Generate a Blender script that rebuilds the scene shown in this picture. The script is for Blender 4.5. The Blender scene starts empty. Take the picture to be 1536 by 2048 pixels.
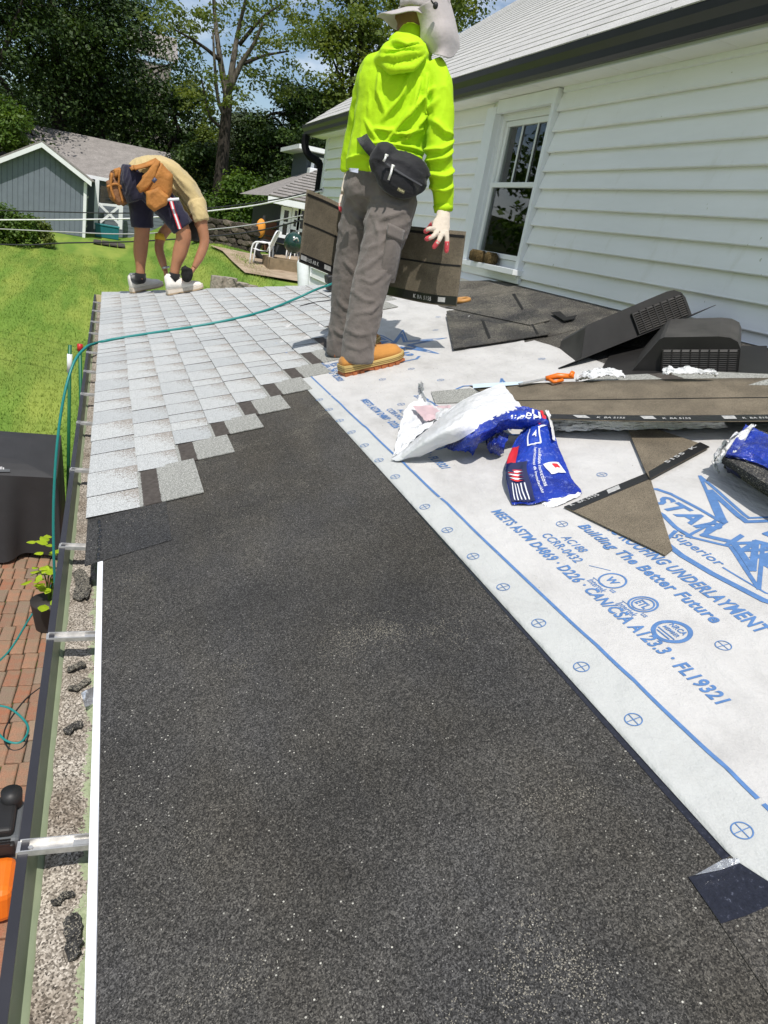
import bpy, bmesh, math, random
from math import sin, cos, pi, radians
from mathutils import Vector, Matrix, noise as mn
import numpy as np
random.seed(7)
sc = bpy.context.scene
C = sc.collection
# ---------------------------------------------------------------- camera, sky, sun, exposure
CZ = 3.6                                   # camera height above the patio
FPX, PITCH, ROLL, YAW = 1480.0, 0.3503, 0.1850, 0.3969
cy_, sy_, cp_, sp_ = cos(YAW), sin(YAW), cos(PITCH), sin(PITCH)
FWD = Vector((sy_*cp_, cy_*cp_, -sp_))
_rt = Vector((cy_, -sy_, 0)); _up = _rt.cross(FWD)
RGT = _rt*cos(ROLL) + _up*sin(ROLL)
UPV = -_rt*sin(ROLL) + _up*cos(ROLL)
cam = bpy.data.cameras.new('camera')
cam.sensor_fit = 'VERTICAL'; cam.sensor_height = 36.0; cam.lens = FPX/2048*36
cam.clip_start = 0.02; cam.clip_end = 3000
cam_o = bpy.data.objects.new('camera', cam); C.objects.link(cam_o)
m3 = Matrix((RGT, UPV, -FWD)).transposed()
cam_o.matrix_world = Matrix.Translation((0, 0, CZ)) @ m3.to_4x4()
sc.camera = cam_o

SUN = Vector((-0.17, -0.53, 1.0)).normalized()
w = bpy.data.worlds.new('World'); sc.world = w; w.use_nodes = True
nt = w.node_tree; bg = nt.nodes['Background']
sky = nt.nodes.new('ShaderNodeTexSky'); sky.sky_type = 'NISHITA'; sky.sun_disc = False
sky.sun_elevation = math.asin(SUN.z); sky.sun_rotation = math.atan2(SUN.x, SUN.y)
sky.air_density = 1.0; sky.dust_density = 0.6; sky.ozone_density = 1.6
tc = nt.nodes.new('ShaderNodeTexCoord')
mp = nt.nodes.new('ShaderNodeMapping'); mp.inputs['Scale'].default_value = (1, 1, 2.2)
n1 = nt.nodes.new('ShaderNodeTexNoise'); n1.inputs['Scale'].default_value = 2.6; n1.inputs['Detail'].default_value = 7; n1.inputs['Roughness'].default_value = 0.6
rmp = nt.nodes.new('ShaderNodeValToRGB'); rmp.color_ramp.elements[0].position = 0.47; rmp.color_ramp.elements[1].position = 0.66
mixc = nt.nodes.new('ShaderNodeMixRGB'); mixc.inputs['Color2'].default_value = (10.5, 10.8, 11.2, 1)
nt.links.new(tc.outputs['Generated'], mp.inputs[0]); nt.links.new(mp.outputs[0], n1.inputs['Vector'])
nt.links.new(n1.outputs['Fac'], rmp.inputs[0]); nt.links.new(rmp.outputs[0], mixc.inputs['Fac'])
nt.links.new(sky.outputs[0], mixc.inputs['Color1']); nt.links.new(mixc.outputs[0], bg.inputs[0])
bg.inputs[1].default_value = 0.095
sl = bpy.data.lights.new('sun', 'SUN'); sl.energy = 3.7; sl.angle = radians(0.53); sl.color = (1.0, 0.955, 0.89)
slo = bpy.data.objects.new('sun', sl); C.objects.link(slo); slo.location = (0, 0, 40)
slo.rotation_euler = (-SUN).to_track_quat('-Z', 'Y').to_euler()
sc.view_settings.view_transform = 'Standard'; sc.view_settings.look = 'None'
sc.view_settings.gamma = 1.0; sc.view_settings.exposure = 0.23
sc.view_settings.use_curve_mapping = False

# ---------------------------------------------------------------- points in the place
O3 = Vector((0, 0, CZ))
def ray(u, v):
    return ((u-768)/FPX*RGT - (v-1024)/FPX*UPV + FWD)
def onY(u, v, Y): d = ray(u, v); return O3 + d*(Y/d.y)
def onX(u, v, X): d = ray(u, v); return O3 + d*(X/d.x)
def onZ(u, v, Z): d = ray(u, v); return O3 + d*((Z-CZ)/d.z)
AL = 0.301; RX0 = -0.005; RZ0 = CZ-1.031        # low roof plane: eave line and pitch
ES = Vector((cos(AL), 0, sin(AL))); EY = Vector((0, 1, 0)); EN = Vector((-sin(AL), 0, cos(AL)))
RO = Vector((RX0, 0, RZ0))
def RS(s, y, h=0.0): return RO + ES*s + EY*y + EN*h
def rpx(u, v, h=0.0):
    d = ray(u, v); P0 = RO + EN*h
    t = ((P0-O3).dot(EN))/d.dot(EN); P = O3 + d*t
    return (P-RO).dot(ES), P.y
def RP(u, v, h=0.0):
    s, y = rpx(u, v, h); return RS(s, y, h)

# ---------------------------------------------------------------- objects
WL = {}
def link(o, parent=None, wl=(0, 0, 0)):
    C.objects.link(o); wl = Vector(wl)
    if parent is not None:
        o.parent = parent; o.location = wl - WL[parent.name]
    else: o.location = wl
    WL[o.name] = wl
    return o
def tag(o, label, cat, group=None):
    o['label'] = label; o['category'] = cat
    if group: o['group'] = group
    return o
def thing(name, loc, label, cat, group=None):
    o = bpy.data.objects.new(name, None); o.empty_display_size = 0.1
    link(o, None, loc); return tag(o, label, cat, group)
def mk(name, verts, faces, mat, parent=None, smooth=False, origin=None, uv=None):
    """one mesh object from world-space vertices"""
    if origin is None: origin = WL[parent.name] if parent is not None else Vector((0, 0, 0))
    origin = Vector(origin)
    me = bpy.data.meshes.new(name)
    me.from_pydata([tuple(Vector(v)-origin) for v in verts], [], faces)
    me.update()
    if smooth: me.polygons.foreach_set('use_smooth', [True]*len(me.polygons))
    if uv is not None:
        l = me.uv_layers.new(name='UVMap')
        for lp in me.loops: l.data[lp.index].uv = uv[lp.vertex_index]
    ms = mat if isinstance(mat, (list, tuple)) else [mat]
    for m_ in ms: me.materials.append(m_)
    o = bpy.data.objects.new(name, me)
    return link(o, parent, origin)
def inst(name, me, parent, wloc, rot=(0, 0, 0), scale=None):
    o = bpy.data.objects.new(name, me); link(o, parent, wloc); o.rotation_euler = rot
    if scale is not None: o.scale = scale
    return o
def struct(o): o['kind'] = 'structure'; return o
def stuff(o): o['kind'] = 'stuff'; return o

class MB:
    """collects shapes, world space"""
    def __init__(s): s.v = []; s.f = []; s.mi = []
    def add(s, vs, fs, mi=0):
        b = len(s.v); s.v += [Vector(v) for v in vs]; s.f += [tuple(i+b for i in f) for f in fs]; s.mi += [mi]*len(fs)
    def box(s, c, d, ax=None, mi=0):
        c = Vector(c); X, Y, Z = ax if ax else (Vector((1,0,0)), Vector((0,1,0)), Vector((0,0,1)))
        vs = [c+X*(d[0]*.5*i)+Y*(d[1]*.5*j)+Z*(d[2]*.5*k) for i in (-1,1) for j in (-1,1) for k in (-1,1)]
        s.add(vs, [(0,1,3,2),(4,6,7,5),(0,4,5,1),(2,3,7,6),(0,2,6,4),(1,5,7,3)], mi)
    def prism(s, poly, ext, mi=0):
        ext = Vector(ext); n = len(poly); p = [Vector(q) for q in poly]
        s.add(p+[q+ext for q in p], [tuple(range(n-1,-1,-1)), tuple(range(n,2*n))]+[(i,(i+1)%n,n+(i+1)%n,n+i) for i in range(n)], mi)
    def tube(s, pts, r, n=8, mi=0, caps=True):
        pts = [Vector(p) for p in pts]; m = len(pts)
        rs = r if isinstance(r, (list, tuple)) else [r]*m
        base = len(s.v); nrm = None; vs = []; fs = []
        for i, p in enumerate(pts):
            t = (pts[min(i+1,m-1)]-pts[max(i-1,0)]).normalized()
            if nrm is None:
                nrm = t.orthogonal().normalized()
            nrm = (nrm - t*nrm.dot(t)); nrm = nrm.normalized() if nrm.length > 1e-6 else t.orthogonal().normalized()
            b = t.cross(nrm)
            for k in range(n):
                a = 2*pi*k/n; vs.append(p + (nrm*cos(a)+b*sin(a))*rs[i])
        for i in range(m-1):
            for k in range(n): fs.append((i*n+k, i*n+(k+1)%n, (i+1)*n+(k+1)%n, (i+1)*n+k))
        if caps: fs += [tuple(range(n-1,-1,-1)), tuple((m-1)*n+k for k in range(n))]
        s.add(vs, fs, mi)
    def ell(s, c, r, ax=None, nu=16, nv=10, mi=0):
        c = Vector(c); X, Y, Z = ax if ax else (Vector((1,0,0)), Vector((0,1,0)), Vector((0,0,1)))
        vs = [c+Z*r[2]]; 
        for j in range(1, nv):
            th = pi*j/nv
            for i in range(nu):
                ph = 2*pi*i/nu; vs.append(c+X*(r[0]*sin(th)*cos(ph))+Y*(r[1]*sin(th)*sin(ph))+Z*(r[2]*cos(th)))
        vs.append(c-Z*r[2]); fs = []
        for i in range(nu): fs.append((0, 1+i, 1+(i+1)%nu))
        for j in range(nv-2):
            for i in range(nu):
                a = 1+j*nu; fs.append((a+i, a+nu+i, a+nu+(i+1)%nu, a+(i+1)%nu))
        l = len(vs)-1; a = 1+(nv-2)*nu
        for i in range(nu): fs.append((a+i, l, a+(i+1)%nu))
        s.add(vs, fs, mi)
    def grid(s, fn, nu, nv, mi=0):
        vs = [fn(i/(nu-1), j/(nv-1)) for j in range(nv) for i in range(nu)]
        s.add(vs, [(j*nu+i, j*nu+i+1, (j+1)*nu+i+1, (j+1)*nu+i) for j in range(nv-1) for i in range(nu-1)], mi)
    def obj(s, name, mat, parent=None, smooth=False, origin=None):
        o = mk(name, s.v, s.f, mat, parent, smooth, origin)
        if any(s.mi): o.data.polygons.foreach_set('material_index', s.mi)
        return o
def bez(pts, n=8):
    """Catmull-Rom through points"""
    P = [Vector(p) for p in pts]; P = [P[0]*2-P[1]]+P+[P[-1]*2-P[-2]]; out = []
    for i in range(1, len(P)-2):
        for k in range(n):
            t = k/n; a, b, c, d = P[i-1], P[i], P[i+1], P[i+2]
            out.append(0.5*((2*b)+(c-a)*t+(2*a-5*b+4*c-d)*t*t+(3*b-a-3*c+d)*t**3))
    out.append(P[-2]); return out
def bevel(o, w=0.004, seg=2):
    m_ = o.modifiers.new('bevel', 'BEVEL'); m_.width = w; m_.segments = seg; m_.limit_method = 'ANGLE'; return o

# ---------------------------------------------------------------- materials
def lin(c):
    c = c/255.0
    return c/12.92 if c <= 0.04045 else ((c+0.055)/1.055)**2.4
def srgb(r, g, b): return (lin(r), lin(g), lin(b), 1)
def c4(c): return tuple(c)+(1,) if len(c) == 3 else tuple(c)
class NM:
    def __init__(s, name, rough=0.6, spec=0.4, metal=0.0):
        s.m = bpy.data.materials.new(name); s.m.use_nodes = True; s.t = s.m.node_tree; s.n = s.t.nodes
        s.b = s.n['Principled BSDF']; s.b.inputs['Roughness'].default_value = rough; s.b.inputs['Metallic'].default_value = metal
        s.b.inputs['Specular IOR Level'].default_value = spec; s._tc = None
    def L(s, a, b): s.t.links.new(a, b)
    def tc(s, k='Object'):
        if s._tc is None: s._tc = s.n.new('ShaderNodeTexCoord')
        return s._tc.outputs[k]
    def map(s, scale=(1,1,1), k='Object', loc=(0,0,0)):
        m_ = s.n.new('ShaderNodeMapping'); m_.inputs['Scale'].default_value = scale; m_.inputs['Location'].default_value = loc
        s.L(s.tc(k), m_.inputs[0]); return m_.outputs[0]
    def noise(s, scale, detail=3, rough=0.55, vec=None, out='Fac'):
        x = s.n.new('ShaderNodeTexNoise'); x.inputs['Scale'].default_value = scale; x.inputs['Detail'].default_value = detail; x.inputs['Roughness'].default_value = rough
        s.L(vec if vec is not None else s.tc(), x.inputs['Vector']); return x.outputs[out]
    def vor(s, scale, vec=None, out='Color', feature='F1', rnd=1.0):
        x = s.n.new('ShaderNodeTexVoronoi'); x.feature = feature; x.inputs['Scale'].default_value = scale; x.inputs['Randomness'].default_value = rnd
        s.L(vec if vec is not None else s.tc(), x.inputs['Vector']); return x.outputs[out]
    def ramp(s, fac, stops, interp='LINEAR'):
        r = s.n.new('ShaderNodeValToRGB'); cr = r.color_ramp; cr.interpolation = interp
        while len(cr.elements) < len(stops): cr.elements.new(0.5)
        for e, (p, c) in zip(cr.elements, stops):
            e.position = p; e.color = c4(c) if not isinstance(c, (int, float)) else (c, c, c, 1)
        s.L(fac, r.inputs[0]); return r.outputs[0]
    def mix(s, fac, a, b, mode='MIX'):
        x = s.n.new('ShaderNodeMixRGB'); x.blend_type = mode
        for v, i in ((fac, 0), (a, 1), (b, 2)):
            if hasattr(v, 'is_output') or isinstance(v, bpy.types.NodeSocket): s.L(v, x.inputs[i])
            elif isinstance(v, (int, float)): x.inputs[i].default_value = v if i == 0 else (v, v, v, 1)
            else: x.inputs[i].default_value = c4(v)
        return x.outputs[0]
    def math(s, op, a, b=0.0, clamp=False):
        x = s.n.new('ShaderNodeMath'); x.operation = op; x.use_clamp = clamp
        for v, i in ((a, 0), (b, 1)):
            if isinstance(v, bpy.types.NodeSocket): s.L(v, x.inputs[i])
            else: x.inputs[i].default_value = v
        return x.outputs[0]
    def sep(s, vec=None):
        x = s.n.new('ShaderNodeSeparateXYZ'); s.L(vec if vec is not None else s.tc(), x.inputs[0]); return x.outputs
    def bw(s, c):
        x = s.n.new('ShaderNodeRGBToBW'); s.L(c, x.inputs[0]); return x.outputs[0]
    def rnd(s):
        x = s.n.new('ShaderNodeObjectInfo'); return x.outputs['Random']
    def col(s, c):
        if isinstance(c, bpy.types.NodeSocket): s.L(c, s.b.inputs['Base Color'])
        else: s.b.inputs['Base Color'].default_value = c4(c)
        return s
    def rough(s, r): s.L(r, s.b.inputs['Roughness']); return s
    def bump(s, h, strength=0.3, dist=0.01):
        x = s.n.new('ShaderNodeBump'); x.inputs['Strength'].default_value = strength; x.inputs['Distance'].default_value = dist
        s.L(h, x.inputs['Height']); s.L(x.outputs[0], s.b.inputs['Normal']); return s
def plain(name, c, rough=0.6, spec=0.4, metal=0.0, var=0.12, vs=6.0, bs=0.0, bsc=60.0, bd=0.004):
    """colour with mild blotchy wear and fine relief"""
    m_ = NM(name, rough, spec, metal); c = c4(c)
    n_ = m_.noise(vs, 5, 0.6)
    a = tuple(max(0, x*(1-var)) for x in c[:3]); b = tuple(min(1, x*(1+var)) for x in c[:3])
    m_.col(m_.ramp(n_, [(0.3, a), (0.7, b)]))
    if bs > 0: m_.bump(m_.noise(bsc, 4), bs, bd)
    return m_.m
# ---------------------------------------------------------------- house materials
def m_membrane(name, dark, light, speck, warm=0.0, sc_=640.0):
    m_ = NM(name, 0.85, 0.25)
    v = m_.vor(sc_); b = m_.bw(v); b2 = m_.bw(m_.vor(sc_*.6))
    c = m_.ramp(b, [(0.0, dark), (0.45, tuple((a+d)/2 for a, d in zip(dark, light))), (0.72, light), (0.93, light), (0.965, speck), (1.0, speck)])
    c = m_.mix(1.0, c, m_.ramp(b2, [(0.2, 0.5), (0.5, 0.95), (0.8, 1.65)]), 'MULTIPLY'); big = m_.ramp(m_.noise(2.2, 5, 0.6), [(0.3, 0.66), (0.7, 1.22)])
    c = m_.mix(1.0, c, big, 'MULTIPLY'); c = m_.mix(1.0, c, m_.ramp(m_.noise(1.3, 5, .65, m_.map((1.6, .7, 1))), [(0.36, (.96,.98,1.04)), (0.52, (1.04,1.03,1.01)), (0.66, (1.14,1.09,1.0))]), 'MULTIPLY')
    sp = m_.ramp(m_.bw(m_.vor(115.0)), [(0.76, 0.0), (0.80, 1.0)])
    sd = m_.ramp(m_.vor(115.0, out='Distance'), [(0.14, 1.0), (0.20, 0.0)])
    yq = m_.sep()[1]; far_ = m_.math('MULTIPLY', m_.math('SUBTRACT', yq, -1.9), 0.28, True)
    pk = m_.ramp(m_.math('ADD', m_.noise(1.7, 4), m_.math('MULTIPLY', far_, .28)), [(0.46, 0.15), (0.66, 1.0)])
    dn_ = m_.ramp(m_.math('ADD', m_.noise(3.1, 6, .65), m_.math('MULTIPLY', far_, .30)), [(0.50, 0.0), (0.80, 0.85)])
    f = m_.math('MULTIPLY', m_.math('MULTIPLY', m_.bw(sp), m_.bw(sd)), m_.bw(pk))
    hz = m_.math('GREATER_THAN', m_.math('MULTIPLY', m_.bw(dn_), .55), m_.math('SUBTRACT', 1.0, b)); c = m_.mix(hz, c, (0.27, 0.25, 0.205))
    c = m_.mix(f, c, (0.62, 0.60, 0.53))
    m_.col(c); m_.bump(m_.math('ADD', b, b2), 0.7, 0.003)
    return m_.m
MT_MEM = m_membrane('membrane_granules', (0.012, 0.0122, 0.013), (0.096, 0.091, 0.082), (0.36, 0.345, 0.305))
MT_MEM2 = m_membrane('membrane_granules_worn', (0.024, 0.024, 0.026), (0.10, 0.094, 0.085), (0.26, 0.25, 0.22))
MT_DARKSH = m_membrane('charcoal_granules', (0.016, 0.016, 0.017), (0.078, 0.077, 0.075), (0.24, 0.24, 0.23), sc_=560.0)
def m_tab():
    m_ = NM('light_grey_shingle', 0.9, 0.2)
    g = m_.sep(m_.tc('Generated'))
    cell = m_.bw(m_.vor(430.0)); n_ = m_.noise(30.0, 4, 0.7)
    rv = m_.rnd()
    f = m_.math('ADD', m_.math('MULTIPLY', g[0], 0.72), m_.math('MULTIPLY', g[1], 0.62))
    f = m_.math('ADD', f, m_.math('MULTIPLY', n_, 0.55))
    f = m_.math('ADD', f, m_.math('MULTIPLY', rv, 0.22))
    f = m_.math('MULTIPLY', m_.math('SUBTRACT', f, 1.0), 1.5, True)
    st = m_.math('GREATER_THAN', m_.math('MULTIPLY', f, 0.9), cell)
    light = m_.ramp(cell, [(0.0, (0.14, 0.145, 0.145)), (0.25, (0.36, 0.37, 0.37)), (0.6, (0.485, 0.50, 0.50)), (1.0, (0.64, 0.65, 0.65))])
    tan_ = m_.ramp(cell, [(0.0, (0.16, 0.145, 0.13)), (0.5, (0.30, 0.275, 0.25)), (1.0, (0.42, 0.40, 0.37))])
    c = m_.mix(st, light, tan_)
    tint = m_.ramp(rv, [(0.0, (0.88, 0.89, 0.895)), (0.55, (0.98, 0.98, 0.975)), (1.0, (1.05, 1.045, 1.03))])
    m_.col(m_.mix(1.0, c, tint, 'MULTIPLY')); m_.bump(cell, 0.45, 0.002); return m_.m
MT_TAB = m_tab()
def m_head():
    m_ = NM('shingle_headlap', 0.88, 0.25)
    x = m_.sep()[0]; cell = m_.bw(m_.vor(430.0)); n_ = m_.noise(90.0, 3)
    xx = m_.math('ADD', x, m_.math('MULTIPLY', m_.math('SUBTRACT', n_, 0.5), 0.012))
    gran = m_.ramp(cell, [(0.0, (0.08, 0.082, 0.075)), (0.3, (0.22, 0.222, 0.205)), (0.7, (0.36, 0.362, 0.335)), (1.0, (0.62, 0.62, 0.58))])
    strip = m_.ramp(m_.noise(60.0, 5), [(0.3, (0.055, 0.047, 0.042)), (0.7, (0.095, 0.083, 0.074))])
    inside = m_.math('MULTIPLY', m_.math('GREATER_THAN', xx, 0.012), m_.math('LESS_THAN', xx, 0.072))
    m_.col(m_.mix(inside, gran, strip)); m_.bump(cell, 0.45, 0.002); return m_.m
MT_HEAD = m_head()
def m_back():
    m_ = NM('shingle_back', 0.85, 0.3)
    n_ = m_.noise(420.0, 3, 0.7); b = m_.noise(9.0, 4)
    c = m_.mix(m_.bw(m_.ramp(n_, [(0.35, 0.0), (0.66, 1.0)])), (0.06, 0.05, 0.038), (0.27, 0.225, 0.16))
    m_.col(m_.mix(1.0, c, m_.ramp(b, [(0.3, 0.7), (0.7, 1.15)]), 'MULTIPLY')); m_.bump(n_, 0.3, 0.002); return m_.m
MT_BACK = m_back()
MT_TAR = plain('black_asphalt_band', (0.013, 0.013, 0.014), 0.35, 0.5, bs=0.3, bsc=90)
MT_TARM = plain('matt_asphalt', (0.014, 0.0135, 0.013), 0.75, 0.3, bs=0.5, bsc=150)
m_ = NM('white_vinyl_siding', .5, .35); st1 = m_.noise(2.0, 5, .6, m_.map((1, 1.0, 6))); st2 = m_.noise(9.0, 4, .6, m_.map((1, 1, .25))); c = m_.ramp(st1, [(0.3, (.82,.82,.80)), (0.7, (.87,.87,.86))])
c = m_.mix(m_.bw(m_.ramp(st2, [(0.60, 0.0), (0.76, 0.22)])), c, (.55,.53,.42)); sp = m_.ramp(m_.noise(22, 2), [(0.745, 0.0), (0.77, .6)]); m_.col(m_.mix(m_.bw(sp), c, (.34,.36,.2))); m_.bump(m_.noise(14, 4), .06, .004); MT_WALL = m_.m
MT_TRIM = plain('white_aluminium_trim', (0.80, 0.82, 0.83), 0.42, 0.4, var=0.03)
MT_SOFF = plain('soffit_panel', (0.84, 0.83, 0.79), 0.5, 0.3, var=0.03)
MT_FASC = plain('grey_fascia_metal', (0.60, 0.635, 0.64), 0.4, 0.4, var=0.04)
MT_BRONZE = plain('black_bronze_gutter', (0.020, 0.019, 0.024), 0.35, 0.5, var=0.15)
MT_LIP = plain('dark_slate_gutter_paint', (0.030, 0.030, 0.037), 0.45, 0.4, var=0.12)
MT_SAGE = plain('sage_green_gutter', (0.36, 0.42, 0.27), 0.45, 0.35, var=0.1, vs=9)
MT_ALU = plain('mill_aluminium', (0.60, 0.59, 0.57), 0.42, 0.5, 0.7, var=0.25, vs=40)
MT_DRIP = plain('white_drip_edge', (0.86, 0.87, 0.90), 0.4, 0.4, var=0.02)
MT_VINW = plain('white_vinyl_sash', (0.79, 0.80, 0.78), 0.35, 0.45, var=0.03)
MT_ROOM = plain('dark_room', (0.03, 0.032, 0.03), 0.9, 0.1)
def m_glass(name='window_glass', tint=(0.55, 0.6, 0.6)):
    m_ = NM(name, 0.02, 0.5); t = m_.t
    tr = m_.n.new('ShaderNodeBsdfTransparent'); tr.inputs[0].default_value = c4(tint)
    gl = m_.n.new('ShaderNodeBsdfGlossy'); gl.inputs['Roughness'].default_value = 0.015; gl.inputs[0].default_value = (1, 1, 1, 1)
    fr = m_.n.new('ShaderNodeFresnel'); fr.inputs[0].default_value = 1.75
    mx = m_.n.new('ShaderNodeMixShader'); m_.L(fr.outputs[0], mx.inputs[0]); m_.L(tr.outputs[0], mx.inputs[1]); m_.L(gl.outputs[0], mx.inputs[2])
    m_.L(mx.outputs[0], m_.n['Material Output'].inputs[0]); return m_.m
MT_GLASS = m_glass()
def m_uroof():
    m_ = NM('upper_roof_shingle', 0.9, 0.2); cell = m_.bw(m_.vor(300.0)); n_ = m_.noise(2.5, 5)
    c = m_.ramp(cell, [(0.0, (0.33, 0.325, 0.315)), (0.5, (0.50, 0.49, 0.475)), (1.0, (0.66, 0.65, 0.63))])
    m_.col(m_.mix(1.0, c, m_.ramp(n_, [(0.3, 0.85), (0.7, 1.08)]), 'MULTIPLY')); m_.bump(cell, 0.4, 0.003); return m_.m
MT_UROOF = m_uroof()

# ---------------------------------------------------------------- house
house = thing('white_sided_house', (2.81, 4.0, 0), 'white vinyl sided house with a low roof half shingled below its window wall', 'house')
E_ = 0.157; WX = 2.81; SW = (WX-RX0)/cos(AL)
def hipY(s): return 8.42-1.04*s
low = MB()
def clip(s0, s1, y0, h, ny=1):
    return [RS(s0, y0, h), RS(s1, y0, h), RS(s1, hipY(s1), h), RS(s0, hipY(s0), h)]
P4 = clip(0.030, SW, -1.4, 0.0)
low.add(P4+[p-Vector((0, 0, 0.10)) for p in P4], [(0,1,2,3),(7,6,5,4),(0,4,5,1),(3,2,6,7),(0,3,7,4),(1,5,6,2)])
roof = low.obj('low_roof', MT_MEM, house)
hs = MB(); c0 = RS(0.012, hipY(0.012)); c1 = RS(SW, hipY(SW)); c2 = Vector((WX, c0.y, c0.z)); 
hs.add([c0, c2, c1, c0-Vector((0,0,.1)), c2-Vector((0,0,.1)), c1-Vector((0,0,.1))], [(0,1,2),(5,4,3),(0,3,4,1)])
hs.obj('hip_roof_side', MT_UROOF, roof)
bw_ = MB(); bw_.box((1.55, 3.4, RZ0/2-0.08), (2.48, 9.2, RZ0-0.18)); bw_.obj('lower_wall', MT_WALL, house)
# upper worn membrane with seams, and the loose second sheet low right
def slab_s(name, poly, h, t, mat, parent, smooth=False):
    mb = MB(); top = [RS(s, y, h) for s, y in poly]; bot = [RS(s, y, h-t) for s, y in poly]; n = len(poly)
    mb.add(top+bot, [tuple(range(n)), tuple(range(2*n-1, n-1, -1))]+[(i, n+i, n+(i+1)%n, (i+1)%n) for i in range(n)])
    return mb.obj(name, mat, parent, smooth)
slab_s('roof_membrane', [(2.20, -1.4), (SW-.004, -1.4), (SW-.004, 3.62), (2.17, 3.50)], 0.0022, 0.0018, MT_MEM2, roof)
slab_s('roof_membrane', [(2.17, 3.47), (SW-.004, 3.58), (SW-.004, 5.25), (2.27, 5.95)], 0.0050, 0.0026, MT_MEM2, roof)
s_a, y_a = rpx(1375, 1752); s_b, y_b = rpx(1536, 1990)
slab_s('roof_membrane', [(s_a, y_a), (s_a+1.4, y_a+.02), (s_a+1.4, -1.38), (s_b-.02, -1.38), (s_b, y_b)], 0.0020, 0.0016, MT_MEM2, roof)
m_ = NM('selvage_film', 0.28, 0.5); v_ = m_.noise(160.0, 5, 0.7)
m_.col(m_.ramp(v_, [(0.3, (0.006, 0.007, 0.013)), (0.62, (0.016, 0.018, 0.030)), (0.72, (0.11, 0.12, 0.16))])); m_.bump(v_, 0.25, 0.002); MT_SELV = m_.m
yk = rpx(1440, 1838)[1]
slab_s('selvage_strip', [rpx(*p, .0025) for p in [(1377,1754),(1482,1719),(1640,1760),(1700,1830),(1536,1812),(1490,1832),(1442,1847)]], 0.0025, 0.0004, MT_SELV, roof)
slab_s('selvage_strip', [(0.922, 0.56), (0.99, 0.60), (1.02, 2.55), (0.962, 2.55)], 0.0012, 0.0008, MT_SELV, roof)  # selvage whose navy also paints the shadow line along the underlayment edge
# drip edge, starter strip
DY1 = rpx(200, 1126)[1]
slab_s('drip_edge', [(0.019, -1.4), (0.0335, -1.4), (0.0335, DY1), (0.019, DY1)], 0.0045, 0.018, MT_DRIP, roof)
s1_, y1_ = rpx(344, 1081); s0_, y0_ = rpx(190, 1127)
slab_s('starter_shingle', [(-0.018, y0_-.005), (s1_, y1_), (s1_+.008, 2.9), (-0.018, 2.9)], 0.0034, 0.0030, MT_DARKSH, roof)
tb = MB()
yy = y0_+0.02
while yy < 2.42:
    L_ = random.uniform(.012, .03); tb.ell(RS(0.022+random.uniform(-.003,.003), yy, 0.0036), (.007, L_*.7, .002), (ES, EY, EN), 8, 5); yy += L_*1.5
tb.obj('adhesive_dab', MT_TAR, roof, True)
# shingles, one object for every tab
tabm = {}
def tab_mesh(L_):
    if L_ not in tabm:
        me = bpy.data.meshes.new('shingle_tab'); g = 0.0028; x1 = E_+0.014
        me.from_pydata([(0, g, .0035), (0, L_-g, .0035), (x1, L_-g, -.0005), (x1, g, -.0005), (0, g, .0078), (0, L_-g, .0078), (x1, L_-g, .0030), (x1, g, .0030),
                        (0.004, g, .0088), (0.004, L_-g, .0088)], [],
                       [(3,2,1,0), (8,7,6,9), (0,1,5,4), (4,5,9,8), (0,4,8,7,3), (1,2,6,9,5), (2,3,7,6)])
        me.materials.append(MT_TAB); me.materials.append(MT_TARM); me.polygons[2].material_index = 1; me.polygons[4].material_index = 1; me.polygons[5].material_index = 1; tabm[L_] = me
    return tabm[L_]
corner = [(190.7,1033),(276.7,944),(351.9,889.8),(418.5,848.2),(475.2,806.4),(524.5,770.7),(567,739.5),(601,707.8),(628.5,677)]
starts = [rpx(*c, .009)[1] for c in corner]; starts += [starts[-1]+.29, starts[-1]+.52, starts[-1]+.80]
lens = [0.125, 0.185, 0.205, 0.22, 0.25]
headm = bpy.data.meshes.new('shingle_head')
def box_local(me, x0, x1, y0, y1, z0, z1):
    me.from_pydata([(x0,y0,z0),(x1,y0,z0),(x1,y1,z0),(x0,y1,z0),(x0,y0,z1),(x1,y0,z1),(x1,y1,z1),(x0,y1,z1)], [], [(3,2,1,0),(4,5,6,7),(0,1,5,4),(1,2,6,5),(2,3,7,6),(3,0,4,7)])
box_local(headm, 0, 0.215, 0, 0.52, 0.0, 0.0036); headm.materials.append(MT_HEAD)
rg = random.Random(3)
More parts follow.
